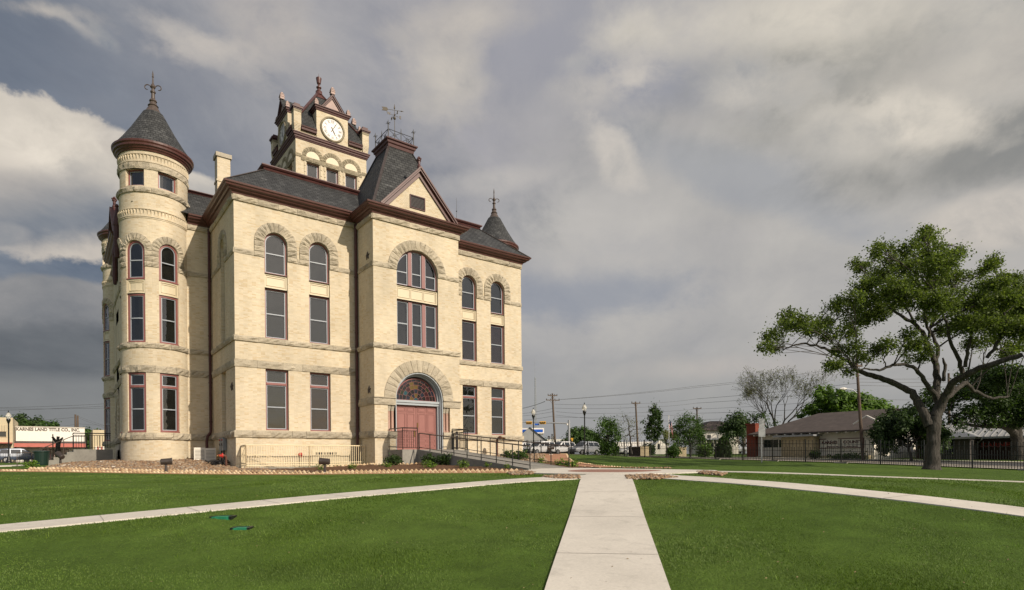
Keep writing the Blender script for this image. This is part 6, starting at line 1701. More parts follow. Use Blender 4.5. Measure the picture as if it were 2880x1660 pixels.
x, y = spot(2565, 46.5); tree('small_tree', 'small dark dense tree left of the big oak trunk, before a white wall', x, y, hgt(2525, 1128, 46.5), 1.6, .14, 1.3, 4, 'dark_leaf', 60, .15, .26, 22, limbs=5, spread=.8, up=.0, keep=.8, tilt=1.4, lean=(-.3, .25))
x, y = spot(2187, 86); tree('bare_tree', 'tall wide pale tree in thin spring leaf behind the red chimney', x, y, hgt(2187, 1014, 86), 3.4, .42, 4.0, 7, 'sparse_leaf', 1, .12, .3, 23, limbs=4, spread=.5, up=.04, keep=.77, tilt=.75, bark='bark')
x, y = spot(2092, 80); tree('tangled_tree', 'low tangled dusky tree between the white house and the red chimney', x, y, hgt(2092, 1150, 80), 1.4, .2, 1.9, 4, 'dark_leaf', 16, .20, .42, 24, limbs=5, spread=.8, up=0, bark='bark_pale', tilt=1.2)
ZI = zfun(0, 0, 1)
def outlined(name, label, u, vb, d, stem, blobs, lm, size, dens, tight, seed, r0=.08, bark='bark', dj=.5):
    """a small tree: straight stem, leaf masses where the photo shows them"""
    L = [[(u, vb, r0 * 1.2, 0)] + [(x, y, r0 * (1 - .8 * (i + 1) / len(stem)), 0) for i, (x, y) in enumerate(stem)]]
    return traced_tree(name, label, (u, vb), d, L, blobs, ZI, lm, size, dens, tight, seed, dj, .02)
outlined('feathery_tree', 'feathery green tree behind the fence before the white two storey house', 1943, 1284, 58, [(1943, 1255), (1940, 1225), (1938, 1190)], [(1918, 1180, 12, 9), (1938, 1176, 14, 10), (1958, 1188, 14, 10), (1910, 1200, 16, 11), (1935, 1198, 18, 12), (1960, 1206, 18, 12), (1975, 1218, 13, 9), (1905, 1220, 14, 11), (1928, 1222, 18, 13), (1952, 1226, 18, 12), (1972, 1236, 14, 9), (1900, 1240, 11, 10), (1920, 1245, 16, 10), (1950, 1246, 15, 9)], 'mid_leaf', .10, 2.6, .20, 25, .09, dj=1.2)
outlined('young_oak', 'bushy pointed young oak right of the silver car, leafy down to the grass', 1708, 1284, 56, [(1709, 1260), (1710, 1230), (1708, 1190)], [(1700, 1184, 11, 8), (1716, 1190, 11, 8), (1730, 1194, 7, 6), (1692, 1198, 10, 8), (1706, 1202, 14, 10), (1724, 1208, 12, 9), (1738, 1202, 5, 5), (1690, 1216, 12, 9), (1708, 1222, 16, 10), (1730, 1220, 14, 9), (1684, 1232, 11, 8), (1702, 1238, 15, 10), (1724, 1240, 15, 10), (1740, 1234, 8, 6), (1692, 1254, 13, 10), (1712, 1258, 16, 10), (1732, 1258, 11, 10), (1702, 1272, 14, 9), (1724, 1274, 12, 8), (1678, 1226, 6, 4), (1742, 1222, 6, 4)], 'mid_leaf', .11, 2.4, .17, 26, .09, dj=.9)
outlined('sparse_tree', 'thin pale tree with few leaves left of the leaning utility pole', 1776, 1278, 64, [(1773, 1245), (1770, 1215), (1766, 1185), (1758, 1166)], [(1752, 1174, 9, 8), (1766, 1180, 9, 8), (1780, 1182, 9, 7), (1750, 1192, 10, 8), (1770, 1198, 12, 8), (1785, 1200, 8, 7), (1756, 1210, 12, 8), (1776, 1214, 12, 8), (1760, 1228, 14, 7), (1786, 1228, 10, 7), (1800, 1218, 8, 7), (1804, 1206, 5, 5), (1750, 1232, 9, 5), (1796, 1234, 8, 5)], 'sparse_leaf', .07, .75, .22, 27, .12, dj=.8)
outlined('sapling', 'slim staked sapling with dark glossy leaves on the lawn left of the flagpole', 1829, 1287, 47, [(1830, 1262), (1831, 1240), (1834, 1205), (1838, 1165)], [(1842, 1146, 5, 6), (1834, 1153, 7, 6), (1848, 1157, 7, 6), (1840, 1164, 9, 7), (1853, 1166, 6, 6), (1832, 1172, 6, 5), (1850, 1176, 8, 6), (1839, 1180, 8, 6), (1828, 1182, 6, 5), (1815, 1187, 4, 3), (1856, 1188, 6, 4), (1830, 1192, 9, 6), (1845, 1194, 9, 6), (1824, 1204, 8, 6), (1840, 1208, 11, 7), (1856, 1208, 7, 6), (1820, 1216, 7, 5), (1834, 1222, 10, 6), (1852, 1220, 9, 6), (1826, 1230, 8, 5), (1846, 1232, 8, 5), (1836, 1238, 7, 4)], 'dark_leaf', .10, 3.6, .10, 28, .035, dj=.3)
x, y = spot(1637, 112); tree('shade_tree', 'round green tree far off behind the traffic signal post', x, y, hgt(1637, 1196, 112), 2.0, .2, 1.6, 4, 'mid_leaf', 40, .24, .36, 29, limbs=6, spread=.8, up=.02, keep=.8, tilt=1.2)
x, y = spot(1512, 130); tree('bare_tree', 'small thin tree far off under the blue canopy', x, y, hgt(1512, 1222, 130), 1.6, .12, 1.5, 4, 'mid_leaf', 6, .22, .35, 30, limbs=5, spread=.7, bark='bark_pale', tilt=1.1)
x, y = spot(1878, 118); tree('bare_tree', 'small thin tree far off beside the flagpole', x, y, hgt(1878, 1205, 118), 2.2, .14, 1.5, 4, 'sparse_leaf', 5, .22, .3, 31, limbs=4, spread=.5, bark='bark_pale', tilt=.7)
x, y = spot(20, 104); tree('shade_tree', 'dark green tree behind the tan building at the far left', x, y, hgt(20, 1155, 104), 3, .3, 2.2, 4, 'dark_leaf', 40, .3, .4, 32, limbs=6, spread=.8, tilt=1.2)
x, y = spot(72, 106); tree('shade_tree', 'green tree top between the tan building and the white title office', x, y, hgt(72, 1172, 106), 2.6, .3, 1.9, 4, 'mid_leaf', 36, .3, .4, 33, limbs=6, spread=.8, tilt=1.2)
x, y = spot(250, 108); tree('shade_tree', 'green tree right behind the white title office', x, y, hgt(248, 1199, 108), 2, .25, 1.7, 4, 'mid_leaf', 40, .28, .4, 34, limbs=6, spread=.8, tilt=1.2)
x, y = spot(100, 125); tree('shade_tree', 'distant tree whose top shows above the white title office', x, y, hgt(95, 1188, 125), 2, .25, 1.7, 4, 'dark_leaf', 36, .3, .4, 35, limbs=5, spread=.8, tilt=1.2)
def shrub(name, label, u, v, d, w, h, lm, n, size, seed, group=None, tight=.1, cat='shrub', cone=False, xy=None):
    if xy: x, y = xy
    else: x, y = spot(u, d)
    z = gz(x, y); t = thing(name, label, cat, (x, y, z), 0, group); r = random.Random(seed); rs = np.random.RandomState(seed); mb = MB()
    for k in range(7):
        a = r.uniform(0, 2 * PI); mb.tube(wob((0, 0, -.03), (math.cos(a) * w * .38, math.sin(a) * w * .38, h * r.uniform(.55, .95)), 3, .06, r), [.02 * h + .006, .012, .008, .004], 5, cap=False)
    mb.build('stem', 'bark_pale', t, uv=False)
    if cone:
        zz = rs.uniform(0, 1, n) ** 1.25; a = rs.uniform(0, 2 * PI, n); rad = w * .5 * np.sqrt(np.clip(1 - zz ** 1.5, 0, 1)) * (np.where(zz < .12, .75 + 2 * zz, 1)) * rs.uniform(.55, 1.03, n)
        C = np.stack([rad * np.cos(a), rad * np.sin(a), zz * h], 1) + rs.normal(size=(n, 3)) * tight * .5
    else: C = clumps(rs, (0, 0, h * .52), (w * .5, w * .5, h * .46), n, 18, tight); C[:, 2] = np.maximum(C[:, 2], .03)
    leaf_mesh('foliage', C, size, lm, t, seed)
    return t
shrub('cone_shrub', 'dark dense cone shaped shrub behind the fence left of the silver minivan', 2035, 0, 62, 1.85, 2.2, 'dark_leaf', 5200, .12, 41, cone=True)
shrub('shrub', 'yellow green shrub behind the fence left of the dark cone shrub', 1980, 0, 60, 1.6, 1.45, 'bright_leaf', 1500, .13, 42, tight=.16)
shrub('shrub', 'leafy green bush at the fence foot right of the sapling', 1895, 0, 49, .95, 1.15, 'mid_leaf', 900, .11, 43, tight=.12)
shrub('shrub', 'dark round bush before the white metal building', 1822, 0, 74, 1.6, 1.5, 'dark_leaf', 1800, .13, 44, tight=.14)
shrub('shrub', 'dark bushes by the traffic signal post', 1598, 0, 104, 2.6, 3.0, 'dark_leaf', 1600, .2, 45, tight=.3)
shrub('shrub', 'green hedge mass behind the silver car', 1680, 0, 100, 3.6, 3.0, 'mid_leaf', 2600, .2, 46, tight=.3)
shrub('shrub', 'dark low bush at the cream brick corner of the brown roofed building', 2293, 0, 54, 1.0, .7, 'dark_leaf', 500, .12, 47, tight=.12)
shrub('shrub', 'dark low hedge under the lettered sign of the brown roofed building', 2385, 0, 54, 3.4, .5, 'dark_leaf', 900, .12, 48, tight=.12)
# beds round the ramp
RP = 'bed plants round the ramp'
for i, (u, v, d, w, h, lm, n, lb) in enumerate([(1108, 0, 33.2, 1.0, .62, 'dark_leaf', 900, 'dark green shrub before the lit corner of the landing'), (1208, 0, 32.4, .85, .62, 'dark_leaf', 760, 'left one of two dark shrubs against the ramp wall'), (1250, 0, 32.0, .95, .64, 'dark_leaf', 860, 'right one of two dark shrubs against the ramp wall'),
    (1087, 0, 31.0, .6, .28, 'plant_leaf', 200, 'small yellow green plant at the foot of the dark corner shrub'), (1208, 0, 29.6, .62, .36, 'plant_leaf', 260, 'yellow green plant before the pair of dark shrubs'), (1303, 0, 29.0, .60, .40, 'plant_leaf', 260, 'yellow green plant in the middle of the ramp bed'), (1372, 0, 28.2, .36, .32, 'plant_leaf', 90, 'thin upright weed in the mulch near the lower ramp'), (1427, 0, 27.2, .28, .36, 'plant_leaf', 80, 'thin upright weed by the last railing post'),
    (904, 0, 29.5, .55, .42, 'plant_leaf', 130, 'thin leafy weed beside the flood light at the beige railing'), (987, 0, 30.4, .45, .26, 'plant_leaf', 110, 'small weed at the right end of the beige railing')]):
    shrub('bed_plant', lb, u, v, d, w, h, lm, n, .075 if lm == 'dark_leaf' else .06, 60 + i, RP, .06, 'plant')
for i, (u, d, w, h, lm, n, lb) in enumerate([(1462, 35.5, 1.0, .68, 'mid_leaf', 800, 'green shrub seen through the ramp railings by the right wing'), (1430, 37, .9, .6, 'mid_leaf', 600, 'green shrub beside the standpipe behind the ramp railings'), (1520, 33, .4, .3, 'plant_leaf', 100, 'small weed at the edge of the right rock bed'), (1573, 31.6, .55, .32, 'plant_leaf', 170, 'yellow green plant in the right mulch bed nearer the ramp'), (1598, 31.0, .5, .26, 'plant_leaf', 130, 'yellow green plant in the right mulch bed beside the granite path'), (1617, 29.8, .36, .42, 'plant_leaf', 120, 'upright light weed at the end of the right railing')]):
    shrub('bed_plant', lb, u, 0, d, w, h, lm, n, .075, 80 + i, RP, .07, 'plant')
shrub('bed_plant', 'yellow green plant in the little mulch bed at the far left', 90, 0, 30.5, .75, .4, 'plant_leaf', 300, .07, 95, RP, .07, 'plant')
# ---- pruned tree trunk with its stake, left
x, y = spot(162, 54); z = gz(x, y); t = thing('pruned_trunk', 'bare pruned tree trunk with three stubs and a stake before the title office', 'tree', (x, y, z))
m_ = MB(); m_.tube([(0, 0, -.1), (0, 0, 1.0), (.06, -.04, 1.75)], [.22, .18, .19], 10)
for dx, dz_, r_ in ((-.36, .55, .09), (.06, .6, .12), (.40, .5, .06)): m_.tube([(.05, 0, 1.7), (dx * .55, dx * -.3, 1.7 + dz_ * .6), (dx, dx * -.5, 1.75 + dz_)], [.16, .11, r_], 8)
m_.build('trunk', 'bark', t, True, uv=False)
m_ = MB(); m_.tube([(-.33, -.1, -.1), (-.33, -.1, 2.55)], .045, 6); m_.build('stake', 'pole_wood', t)
# ------------------------------------------------------------------ grass blades on the lawn near the viewer
def grass():
    rs = np.random.RandomState(77); N = 420000
    d = 5.2 + 20 * rs.uniform(0, 1, N) ** 1.8; s = rs.uniform(-.95, .95, N)
    X = EYE.x + FW.x * d + RT.x * d * s; Y = EYE.y + FW.y * d + RT.y * d * s
    keep = np.ones(N, bool)
    def away(P, w):
        nonlocal keep
        for (x0_, y0_), (x1_, y1_) in zip(P, P[1:]):
            dx, dy = x1_ - x0_, y1_ - y0_; t = np.clip(((X - x0_) * dx + (Y - y0_) * dy) / (dx * dx + dy * dy), 0, 1)
            keep &= np.hypot(X - x0_ - t * dx, Y - y0_ - t * dy) > w + .03 * np.sin(X * 2.1 + 1.7 * np.sin(Y * 1.6)) * np.sin(Y * 2.3) + rs.uniform(-.07, .015, N)
    for P_, w_ in WALKS.values(): away(P_, w_ * .5)
    keep &= np.hypot(X - PCX, Y - PCY) > PR + .02
    side = np.full(N, False)
    P = LO
    for (x0_, y0_), (x1_, y1_) in zip(P, P[1:]): pass
    keep &= ((X - (-10)) * (16.35 + 1.5) + (Y - 1.5) * 17.0) < -2.0
    for q in VBOX: keep &= np.hypot(X - q[0], Y - q[1]) > .13
    for pt in PATCH: keep &= ~inside(pt, X, Y)
    X, Y, d = X[keep], Y[keep], d[keep]; n = len(X); Z = terr_np(X, Y)
    tuft = .75 + .5 * np.sin(X * .9 + 2.1 * np.sin(Y * .7)) * np.sin(Y * 1.1 + 1.3 * np.sin(X * .8))
    ang = rs.uniform(0, 2 * PI, n); h = tuft * rs.uniform(.012, .030, n) * (1 + .6 * (rs.uniform(0, 1, n) > .985)) * np.where(rs.uniform(0, 1, n) > .998, 2.6, 1); w = .0022 + .0008 * d
    lean = .5 * h; la = 2.2 + 1.6 * np.sin(X * 1.3 + 2 * np.sin(Y * .9)) + rs.normal(size=n) * .7
    a = np.stack([X - np.cos(ang) * w, Y - np.sin(ang) * w, Z - .01], 1); b = np.stack([X + np.cos(ang) * w, Y + np.sin(ang) * w, Z - .01], 1)
    c = np.stack([X + np.cos(la) * lean, Y + np.sin(la) * lean, Z + h], 1)
    V = np.stack([a, b, c], 1).reshape(-1, 3)
    o = npmesh('grass', V, np.arange(3 * n).reshape(-1, 3), 'grass_blade'); tag(o, 'short mown green grass of the courthouse lawn', 'grass', kind='stuff')
VBOX = [tuple(onground(630, 1460)[:2]), tuple(onground(681, 1489.5)[:2])]
PATCH = [tri_px([(1522, 1344), (1570, 1339.5), (1630, 1340), (1628, 1349), (1560, 1348)]), tri_px([(1758, 1341), (1830, 1338), (1905, 1345), (1850, 1350), (1765, 1351.5)]), tri_px([(1428, 1331), (1475, 1325), (1508, 1331), (1490, 1336), (1440, 1338)])]
grass()

def litter():
    """fallen leaves, clippings and a few coarse weeds lying in the turf"""
    rs = np.random.RandomState(5); N = 420; d = 5.5 + 17 * rs.uniform(0, 1, N) ** 1.3; q = rs.uniform(-.95, .95, N)
    X = EYE.x + FW.x * d + RT.x * d * q; Y = EYE.y + FW.y * d + RT.y * d * q; k = ((X + 10) * 17.85 + (Y - 1.5) * 17.0) < -2
    X, Y, d = X[k], Y[k], d[k]; Z = terr_np(X, Y) + .036
    leaf_mesh('fallen_leaves', np.stack([X, Y, Z], 1), .018, 'fallen_leaf', None, 6, flat=2.5, aspect=2.0)
    tag(bpy.data.objects['fallen_leaves'], 'dry leaves and clippings scattered over the lawn and paths', 'leaves', kind='stuff')
    P = []
    for _ in range(70):
        dd = rs.uniform(5.8, 13); qq = rs.uniform(-.9, .9); x = EYE.x + FW.x * dd + RT.x * dd * qq; y = EYE.y + FW.y * dd + RT.y * dd * qq
        if any(abs(x - a) + abs(y - b) < .6 for a, b in VBOX): continue
        ok = True
        for W_, w_ in WALKS.values():
            for (x0_, y0_), (x1_, y1_) in zip(W_, W_[1:]):
                dx, dy = x1_ - x0_, y1_ - y0_; t = min(1, max(0, ((x - x0_) * dx + (y - y0_) * dy) / (dx * dx + dy * dy)))
                if math.hypot(x - x0_ - t * dx, y - y0_ - t * dy) < w_ * .5 + .12: ok = False
        if ok: P.append((x, y, gz(x, y), rs.randint(5, 12), rs.uniform(.05, .12)))
    V = []; 
    for x, y, z, n, s in P:
        for k in range(n):
            a = rs.uniform(0, 2 * PI); l = s * rs.uniform(.6, 1.3); w = .004; ca, sa = math.cos(a), math.sin(a); ox, oy = rs.uniform(-.05, .05, 2)
            V += [(x + ox - sa * w, y + oy + ca * w, z), (x + ox + sa * w, y + oy - ca * w, z), (x + ox + ca * l * .8, y + oy + sa * l * .8, z + l)]
    V = np.array(V); tag(npmesh('weeds', V, np.arange(len(V)).reshape(-1, 3), 'plant_leaf'), 'coarse light green weeds standing out of the mown lawn', 'weeds', kind='stuff')
litter()
# ------------------------------------------------------------------ iron fences
def fence(name, label, a, b, bay, h_tall, h_short, spacing, plinth=True):
    """pickets alternate tall and short; every bay is a panel part, every post a part"""
    a = Vector((*a, 0)); b = Vector((*b, 0)); L = (b - a).length; n = int(round(L / bay)); d = (b - a) / n
    t = thing(name, label, 'fence', (a.x, a.y, gz(a.x, a.y)), 0); o = Vector((a.x, a.y, gz(a.x, a.y)))
    for i in range(n + 1):
        p = a + d * i; z = gz(p.x, p.y); m_ = MB(); q = Vector((p.x, p.y, z)) - o; m_.obox(q + Vector((0, 0, h_tall * .5)), (.035, 0, 0), (0, .035, 0), (0, 0, h_tall * .53)); m_.obox(q + Vector((0, 0, h_tall * 1.05)), (.045, 0, 0), (0, .045, 0), (0, 0, .025))
        po = m_.build('post', 'black_paint', t)
        if plinth and i % 2 == 0: m_ = MB(); m_.obox(q + Vector((0, 0, .02)), (.2, 0, 0), (0, .35, 0), (0, 0, .07)); m_.build('footing', 'concrete_grey', po)
        if i == n: break
        p2 = a + d * (i + 1); z2 = gz(p2.x, p2.y); q2 = Vector((p2.x, p2.y, z2)) - o; m_ = MB(); U = Vector((0, 0, 1))
        for hh in (.12, h_short * .80, h_tall * .86): m_.beam(q + U * hh, q2 + U * hh, .025, .03)
        k = int(bay / spacing)
        for j in range(1, k):
            c = q.lerp(q2, j / k); hh = h_tall if j % 2 else h_short
            m_.obox(c + U * (.04 + hh) / 2, (.013, 0, 0), (0, .013, 0), U * (hh - .04) / 2); m_.obox(c + U * (hh + .02), (.018, 0, 0), (0, .018, 0), U * .03)
        m_.build('fence_panel', 'black_paint', t)
    return t
fence('iron_fence', 'long black iron picket fence along the right side of the courthouse lawn', (34.3, -36.8), (34.3, 26.0), 2.42, 1.52, 1.02, .125)
fence('iron_fence', 'black iron picket fence across the far end of the west lawn, left', (-24, 52.0), (6, 52.0), 2.5, 1.05, 1.0, .14, False)
# ------------------------------------------------------------------ street lamps
def lamp(x, y, h, label, first=None):
    z = gz(x, y)
    if first: return dup(first, (x, y, z), 0, label)
    t = thing('street_lamp', label, 'street lamp', (x, y, z), 0, 'black post lamps on the courthouse lawn')
    m_ = MB(); m_.lathe(0, 0, [(.26, -.05), (.26, .06), (.20, .10), (.20, .22), (.15, .30), (.13, .42), (.085, .52), (.06, .62), (.055, 1.2), (.05, h - 1.05), (.06, h - 1.0), (.06, h - .95)], 14); m_.build('post', 'black_paint', t, True)
    m_ = MB(); m_.lathe(0, 0, [(.06, h - .96), (.09, h - .93), (.09, h - .86), (.14, h - .78), (.155, h - .62), (.12, h - .58)], 14); m_.build('lamp_base', 'black_paint', t, True)
    m_ = MB(); m_.lathe(0, 0, [(.11, h - .58), (.19, h - .42), (.22, h - .30), (.15, h - .20), (.12, h - .10), (.05, h - .04)], 14); m_.build('globe', 'lamp_glass', t, True)
    m_ = MB(); m_.lathe(0, 0, [(.055, h - .05), (.06, h), (.03, h + .04), (.035, h + .09), (.001, h + .16)], 10); m_.build('finial', 'black_paint', t)
    return t
p = at(1645, 1279, 51); L1 = lamp(p.x, p.y, 4.42, 'black post lamp on the lawn before the silver car')
p = at(1501, 1274, 58); lamp(p.x, p.y, 4.42, 'black post lamp beyond the ramp before the blue canopy', L1)
p = at(25, 1302, 51); lamp(p.x, p.y, 4.42, 'black post lamp before the tan building at the far left', L1)
# ------------------------------------------------------------------ buildings
def lettering(txt, size, P, u, z, w, m_, parent, bold=.0, sx=1.0, depth=.01):
    vs, fs = text_mesh(txt, size, depth, bold); mb = MB(); mb.add([P(u + v[0] * sx, z + v[2], w - v[1]) for v in vs], fs); return mb.build('lettering', m_, parent)
def pl_box(mb, P, u0, u1, z0, z1, w0, w1, mi=0):
    vs = [P(u, z, w) for w in (w0, w1) for z in (z0, z1) for u in (u0, u1)]
    return mb.add(vs, [(0, 1, 3, 2)[::-1], (4, 5, 7, 6), (0, 4, 6, 2)[::-1], (1, 3, 7, 5), (2, 6, 7, 3), (0, 1, 5, 4)], None, mi)
def bwin(P, u0, u1, z0, z1, parent, fm='white_paint', w=.02, mull=0, name='window'):
    f = MB(); e = .06
    for a in ((u0 - e, u1 + e, z0 - e, z0), (u0 - e, u1 + e, z1, z1 + e), (u0 - e, u0, z0, z1), (u1, u1 + e, z0, z1)): pl_box(f, P, *a, -.02, w + .03)
    for i in range(mull): c = u0 + (u1 - u0) * (i + 1) / (mull + 1); pl_box(f, P, c - .025, c + .025, z0, z1, -.02, w + .025)
    o = f.build(name, fm, parent); g = MB(); pl_box(g, P, u0, u1, z0, z1, -.03, w); g.build('pane', 'car_glass', o); return o
# -- the brown roofed county building across the street (faces west); u runs south (to the right in the photo)
BX = 52.0
def southward(x, y0, z): return plane((x, y0, z), (0, -1, 0), (-1, 0, 0))
def yat(u, x): r = ray(u, 1290); k = (x - EYE.x) / r.x; return EYE.y + r.y * k
def zat(u, v, x): r = ray(u, v); return EYE.z + r.z * (x - EYE.x) / r.x
yN, yS = yat(2128, BX), yat(2458, BX); zg = .12
A = thing('county_building', 'low white building with brown shingle roof, red brick chimney and lettered wall sign', 'building', (BX, yN, zg)); ZA_ = Vector((BX, yN, zg))
PA = plane((0, 0, 0), (0, -1, 0), (-1, 0, 0)); LA = yN - yS; ua = lambda u: yN - yat(u, BX); za = lambda u, v: zat(u, v, BX) - zg
eA = za(2300, 1215)
m_ = MB(); m_.box(0, 12, -LA, 0, -1, eA + .05); m_.build('wall', 'white_wall', A)
m_ = MB(); u0, u1 = ua(2216), ua(2305); m_.box(-1.3, .5, -u1, -u0, -1, eA - .45); m_.build('porch_wall', 'cream_brick', A)
m_ = MB(); m_.box(-1.9, .5, -u1 - .3, -u0 + .6, eA - .45, eA - .28); m_.build('porch_roof', 'galv', A)
rz = za(2300, 1186) + .25
m_ = MB(); e = 1.1; o0, o1 = .4, -LA - .4
ridge0, ridge1 = (4.8, -4.4, rz + .9), (4.8, -LA - .4, rz + .9)
m_.quad((-e, o0, eA), ridge0, ridge1, (-e, o1, eA)); m_.poly([(-e, o0, eA), (13, o0, eA), ridge0][::-1]); m_.quad(ridge0, (13, o0, eA), (13, o1, eA), ridge1)
m_.quad((-e, o0, eA - .12), (-e, o0, eA), (-e, o1, eA), (-e, o1, eA - .12)); m_.quad((-e, o0, eA - .12), (-e, o1, eA - .12), (0, o1, eA - .02), (0, o0, eA - .02)); m_.build('roof', 'brown_roof', A)
for k in range(14):
    m_ = MB(); y = -.3 - k * (LA - .6) / 13; m_.box(-1.05, 0, y - .06, y + .06, eA - .22, eA - .08); m_.build('rafter_end', 'white_paint', A)
m_ = MB(); m_.box(-.55, 1.2, -ua(2133), -ua(2108), -1, za(2118, 1196)); m_.box(-.65, 1.3, -ua(2134), -ua(2106), za(2118, 1196), za(2118, 1192)); m_.build('chimney', 'red_brick', A)
bwin(PA, ua(2148), ua(2190), za(2168, 1259), za(2168, 1237), A); bwin(PA, ua(2193), ua(2215), za(2200, 1259), za(2200, 1237), A)
m_ = MB(); m_.box(-.5, 0, -ua(2302), -ua(2132), -.8, .38); m_.build('planter', 'cream_brick', A)
m_ = MB(); m_.box(-.5, 0, -ua(2450), -ua(2308), -.8, .38); m_.build('planter', 'cream_brick', A)
s0, s1, sz0, sz1 = ua(2304.5), ua(2432), za(2370, 1261), za(2370, 1233)
m_ = MB(); pl_box(m_, PA, s0, s1, sz0, sz1, 0, .05); sg = m_.build('wall_sign', 'white_wall', A)
m_ = MB()
for a in ((s0, s1, sz0, sz0 + .07), (s0, s0 + .28 * (s1 - s0) * .6, sz1 - .07, sz1), (s0 + .43 * (s1 - s0), s1, sz1 - .07, sz1), (s0, s0 + .06, sz0, sz1), (s1 - .06, s1, sz0, sz1)): pl_box(m_, PA, *a, .05, .075)
m_.build('sign_border', 'letter_maroon', sg)
lettering('KARNES', .36, PA, s0 + (s1 - s0) * .245, sz1 - .38, .055, 'letter_maroon', sg, .012, 1.12); lettering('COUNTY', .36, PA, s0 + (s1 - s0) * .75, sz1 - .38, .055, 'letter_maroon', sg, .012, 1.12)
lettering('SPECIAL PROJECT BUILDING', .15, PA, s0 + (s1 - s0) * .52, sz1 - .80, .055, 'letter_maroon', sg, .006, 1.5)
m_ = MB(); gy_ = -ua(2452)
for k in (-1, 1): m_.beam((-1.0, gy_ + k * 1.15, eA + .55), (-1.0, gy_, eA + 1.25), .25, .12)
m_.build('eave_gable', 'white_paint', A)
# -- dark brick building with a standing seam metal roof
BX2 = 57.0; yN2, yS2 = yat(2575, BX2), yat(2990, BX2); zg2 = -.12
B = thing('metal_roof_building', 'low dark brick building with a pale standing seam metal roof behind the oaks', 'building', (BX2, yN2, zg2))
LB_ = yN2 - yS2; ub = lambda u: yN2 - yat(u, BX2); zb = lambda u, v: zat(u, v, BX2) - zg2; PB = plane((0, 0, 0), (0, -1, 0), (-1, 0, 0)); eB = zb(2700, 1231)
m_ = MB(); m_.box(0, 12, -LB_, 0, -1, eB); m_.build('wall', 'dark_brick', B)
m_ = MB(); pu0, pu1 = ub(2628), ub(2748); m_.box(-2.0, 0, -pu1, -pu0, -1, eB - .05); m_.build('porch_wall', 'dark_wall', B)
m_ = MB(); rise = zb(2720, 1196) - eB + 1.2; e = .7; m_.quad((-e, .7, eB), (6, -3.5, eB + rise), (6, -LB_ + 4, eB + rise), (-e, -LB_ - .7, eB)); m_.poly([(-e, .7, eB), (13, .7, eB), (6, -3.5, eB + rise)][::-1]); m_.poly([(-e, -LB_ - .7, eB), (6, -LB_ + 4, eB + rise), (13, -LB_ - .7, eB)][::-1])
for k in range(24):
    y = .2 - k * (LB_ + .4) / 23; f = min(1, max(0, (y - .7) / -4.2)) * min(1, max(.05, (y + LB_ + .7) / 4.7)); m_.beam((-e, y, eB + .03), (-e + 6.6 * f, y, eB + rise * f + .03), .05, .06, )
m_.build('roof', 'metal_roof', B)
m_ = MB(); pc = (pu0 + pu1) / 2; m_.quad((-2.6, -pu0 + .5, eB), (.6, -pc, eB + .95), (.6, -pc, eB + .95), (3, -pu0 + .5, eB)); m_.poly([(-2.6, -pu0 + .5, eB), (.6, -pc, eB + .95), (-2.6, -pu1 - .5, eB)][::-1]); m_.poly([(-2.6, -pu1 - .5, eB), (.6, -pc, eB + .95), (3, -pu1 - .5, eB)][::-1])
m_.box(-2.62, -2.56, -pu1 - .5, -pu0 + .5, eB - .18, eB); m_.build('porch_roof', 'metal_roof', B)
m_ = MB(); m_.box(-.76, -.70, -LB_ - .7, .7, eB - .16, eB); m_.build('gutter', 'galv', B)
PB2 = plane((-2.0, 0, 0), (0, -1, 0), (-1, 0, 0)); bwin(PB2, ub(2676), ub(2703), .05, 2.15, B, 'black_paint', name='glass_door')
m_ = MB()
for k in range(4): pl_box(m_, PB2, ub(2681), ub(2696), 1.72 - k * .13, 1.78 - k * .13, .03, .035)
m_.build('door_notice', 'white_paint', B)
m_ = MB(); q = ub(2741); m_.tube([(-.8, -ub(2770), eB - .1), (-.8, -ub(2768), eB - .25), (-.25, -q - .3, eB - .55), (-.15, -q, eB - .7), (-.12, -q, .3), (-.35, -q - .2, .1)], .05, 8); m_.build('downpipe', 'galv', B)
lettering('KARNES COUNTY', .5, PB, ub(2810) + 1.3, eB - .75, .02, 'letter_red', B, .015, 1.25)
# -- title office and its neighbours on the north street (face south); u runs east
def nx(u, y): r = ray(u, 1290); k = (y - EYE.y) / r.y; return EYE.x + r.x * k
def nz(u, v, y): r = ray(u, v); return EYE.z + r.z * (y - EYE.y) / r.y
NY = 64.0; zgN = .45
def northb(name, label, u0, u1, vtop, y, m_wall, depth=12):
    x0_, x1_ = nx(u0, y), nx(u1, y); t = thing(name, label, 'building', (x0_, y, zgN)); h = nz((u0 + u1) / 2, vtop, y) - zgN
    mb = MB(); mb.box(0, x1_ - x0_, 0, depth, -1, h); mb.build('wall', m_wall, t); return t, x0_, x1_ - x0_, h, plane((0, 0, 0), (1, 0, 0), (0, -1, 0))
T, x0_, wT, hT, PT = northb('title_office', 'white painted brick office with red awning and dark lettering on its tall parapet', 45, 239, 1201.5, NY, 'white_paint')
tz = lambda u, v: nz(u, v, NY) - zgN; tx = lambda u: nx(u, NY) - x0_
_v, _f = text_mesh('KARNES LAND TITLE CO., INC.', .56); _w = max(v[0] for v in _v) - min(v[0] for v in _v)
lettering('KARNES LAND TITLE CO., INC.', .56, PT, tx(138), tz(138, 1208.8), .02, 'letter_dark', T, .022, (tx(227) - tx(49)) / _w)
m_ = MB(); pl_box(m_, PT, -.05, wT + .05, hT - .06, hT + .05, -.3, .06); m_.build('parapet_coping', 'concrete_pale', T)
m_ = MB(); a0, a1 = tz(139, 1243.5), tz(139, 1258.5); u0, u1 = tx(41), wT + .1
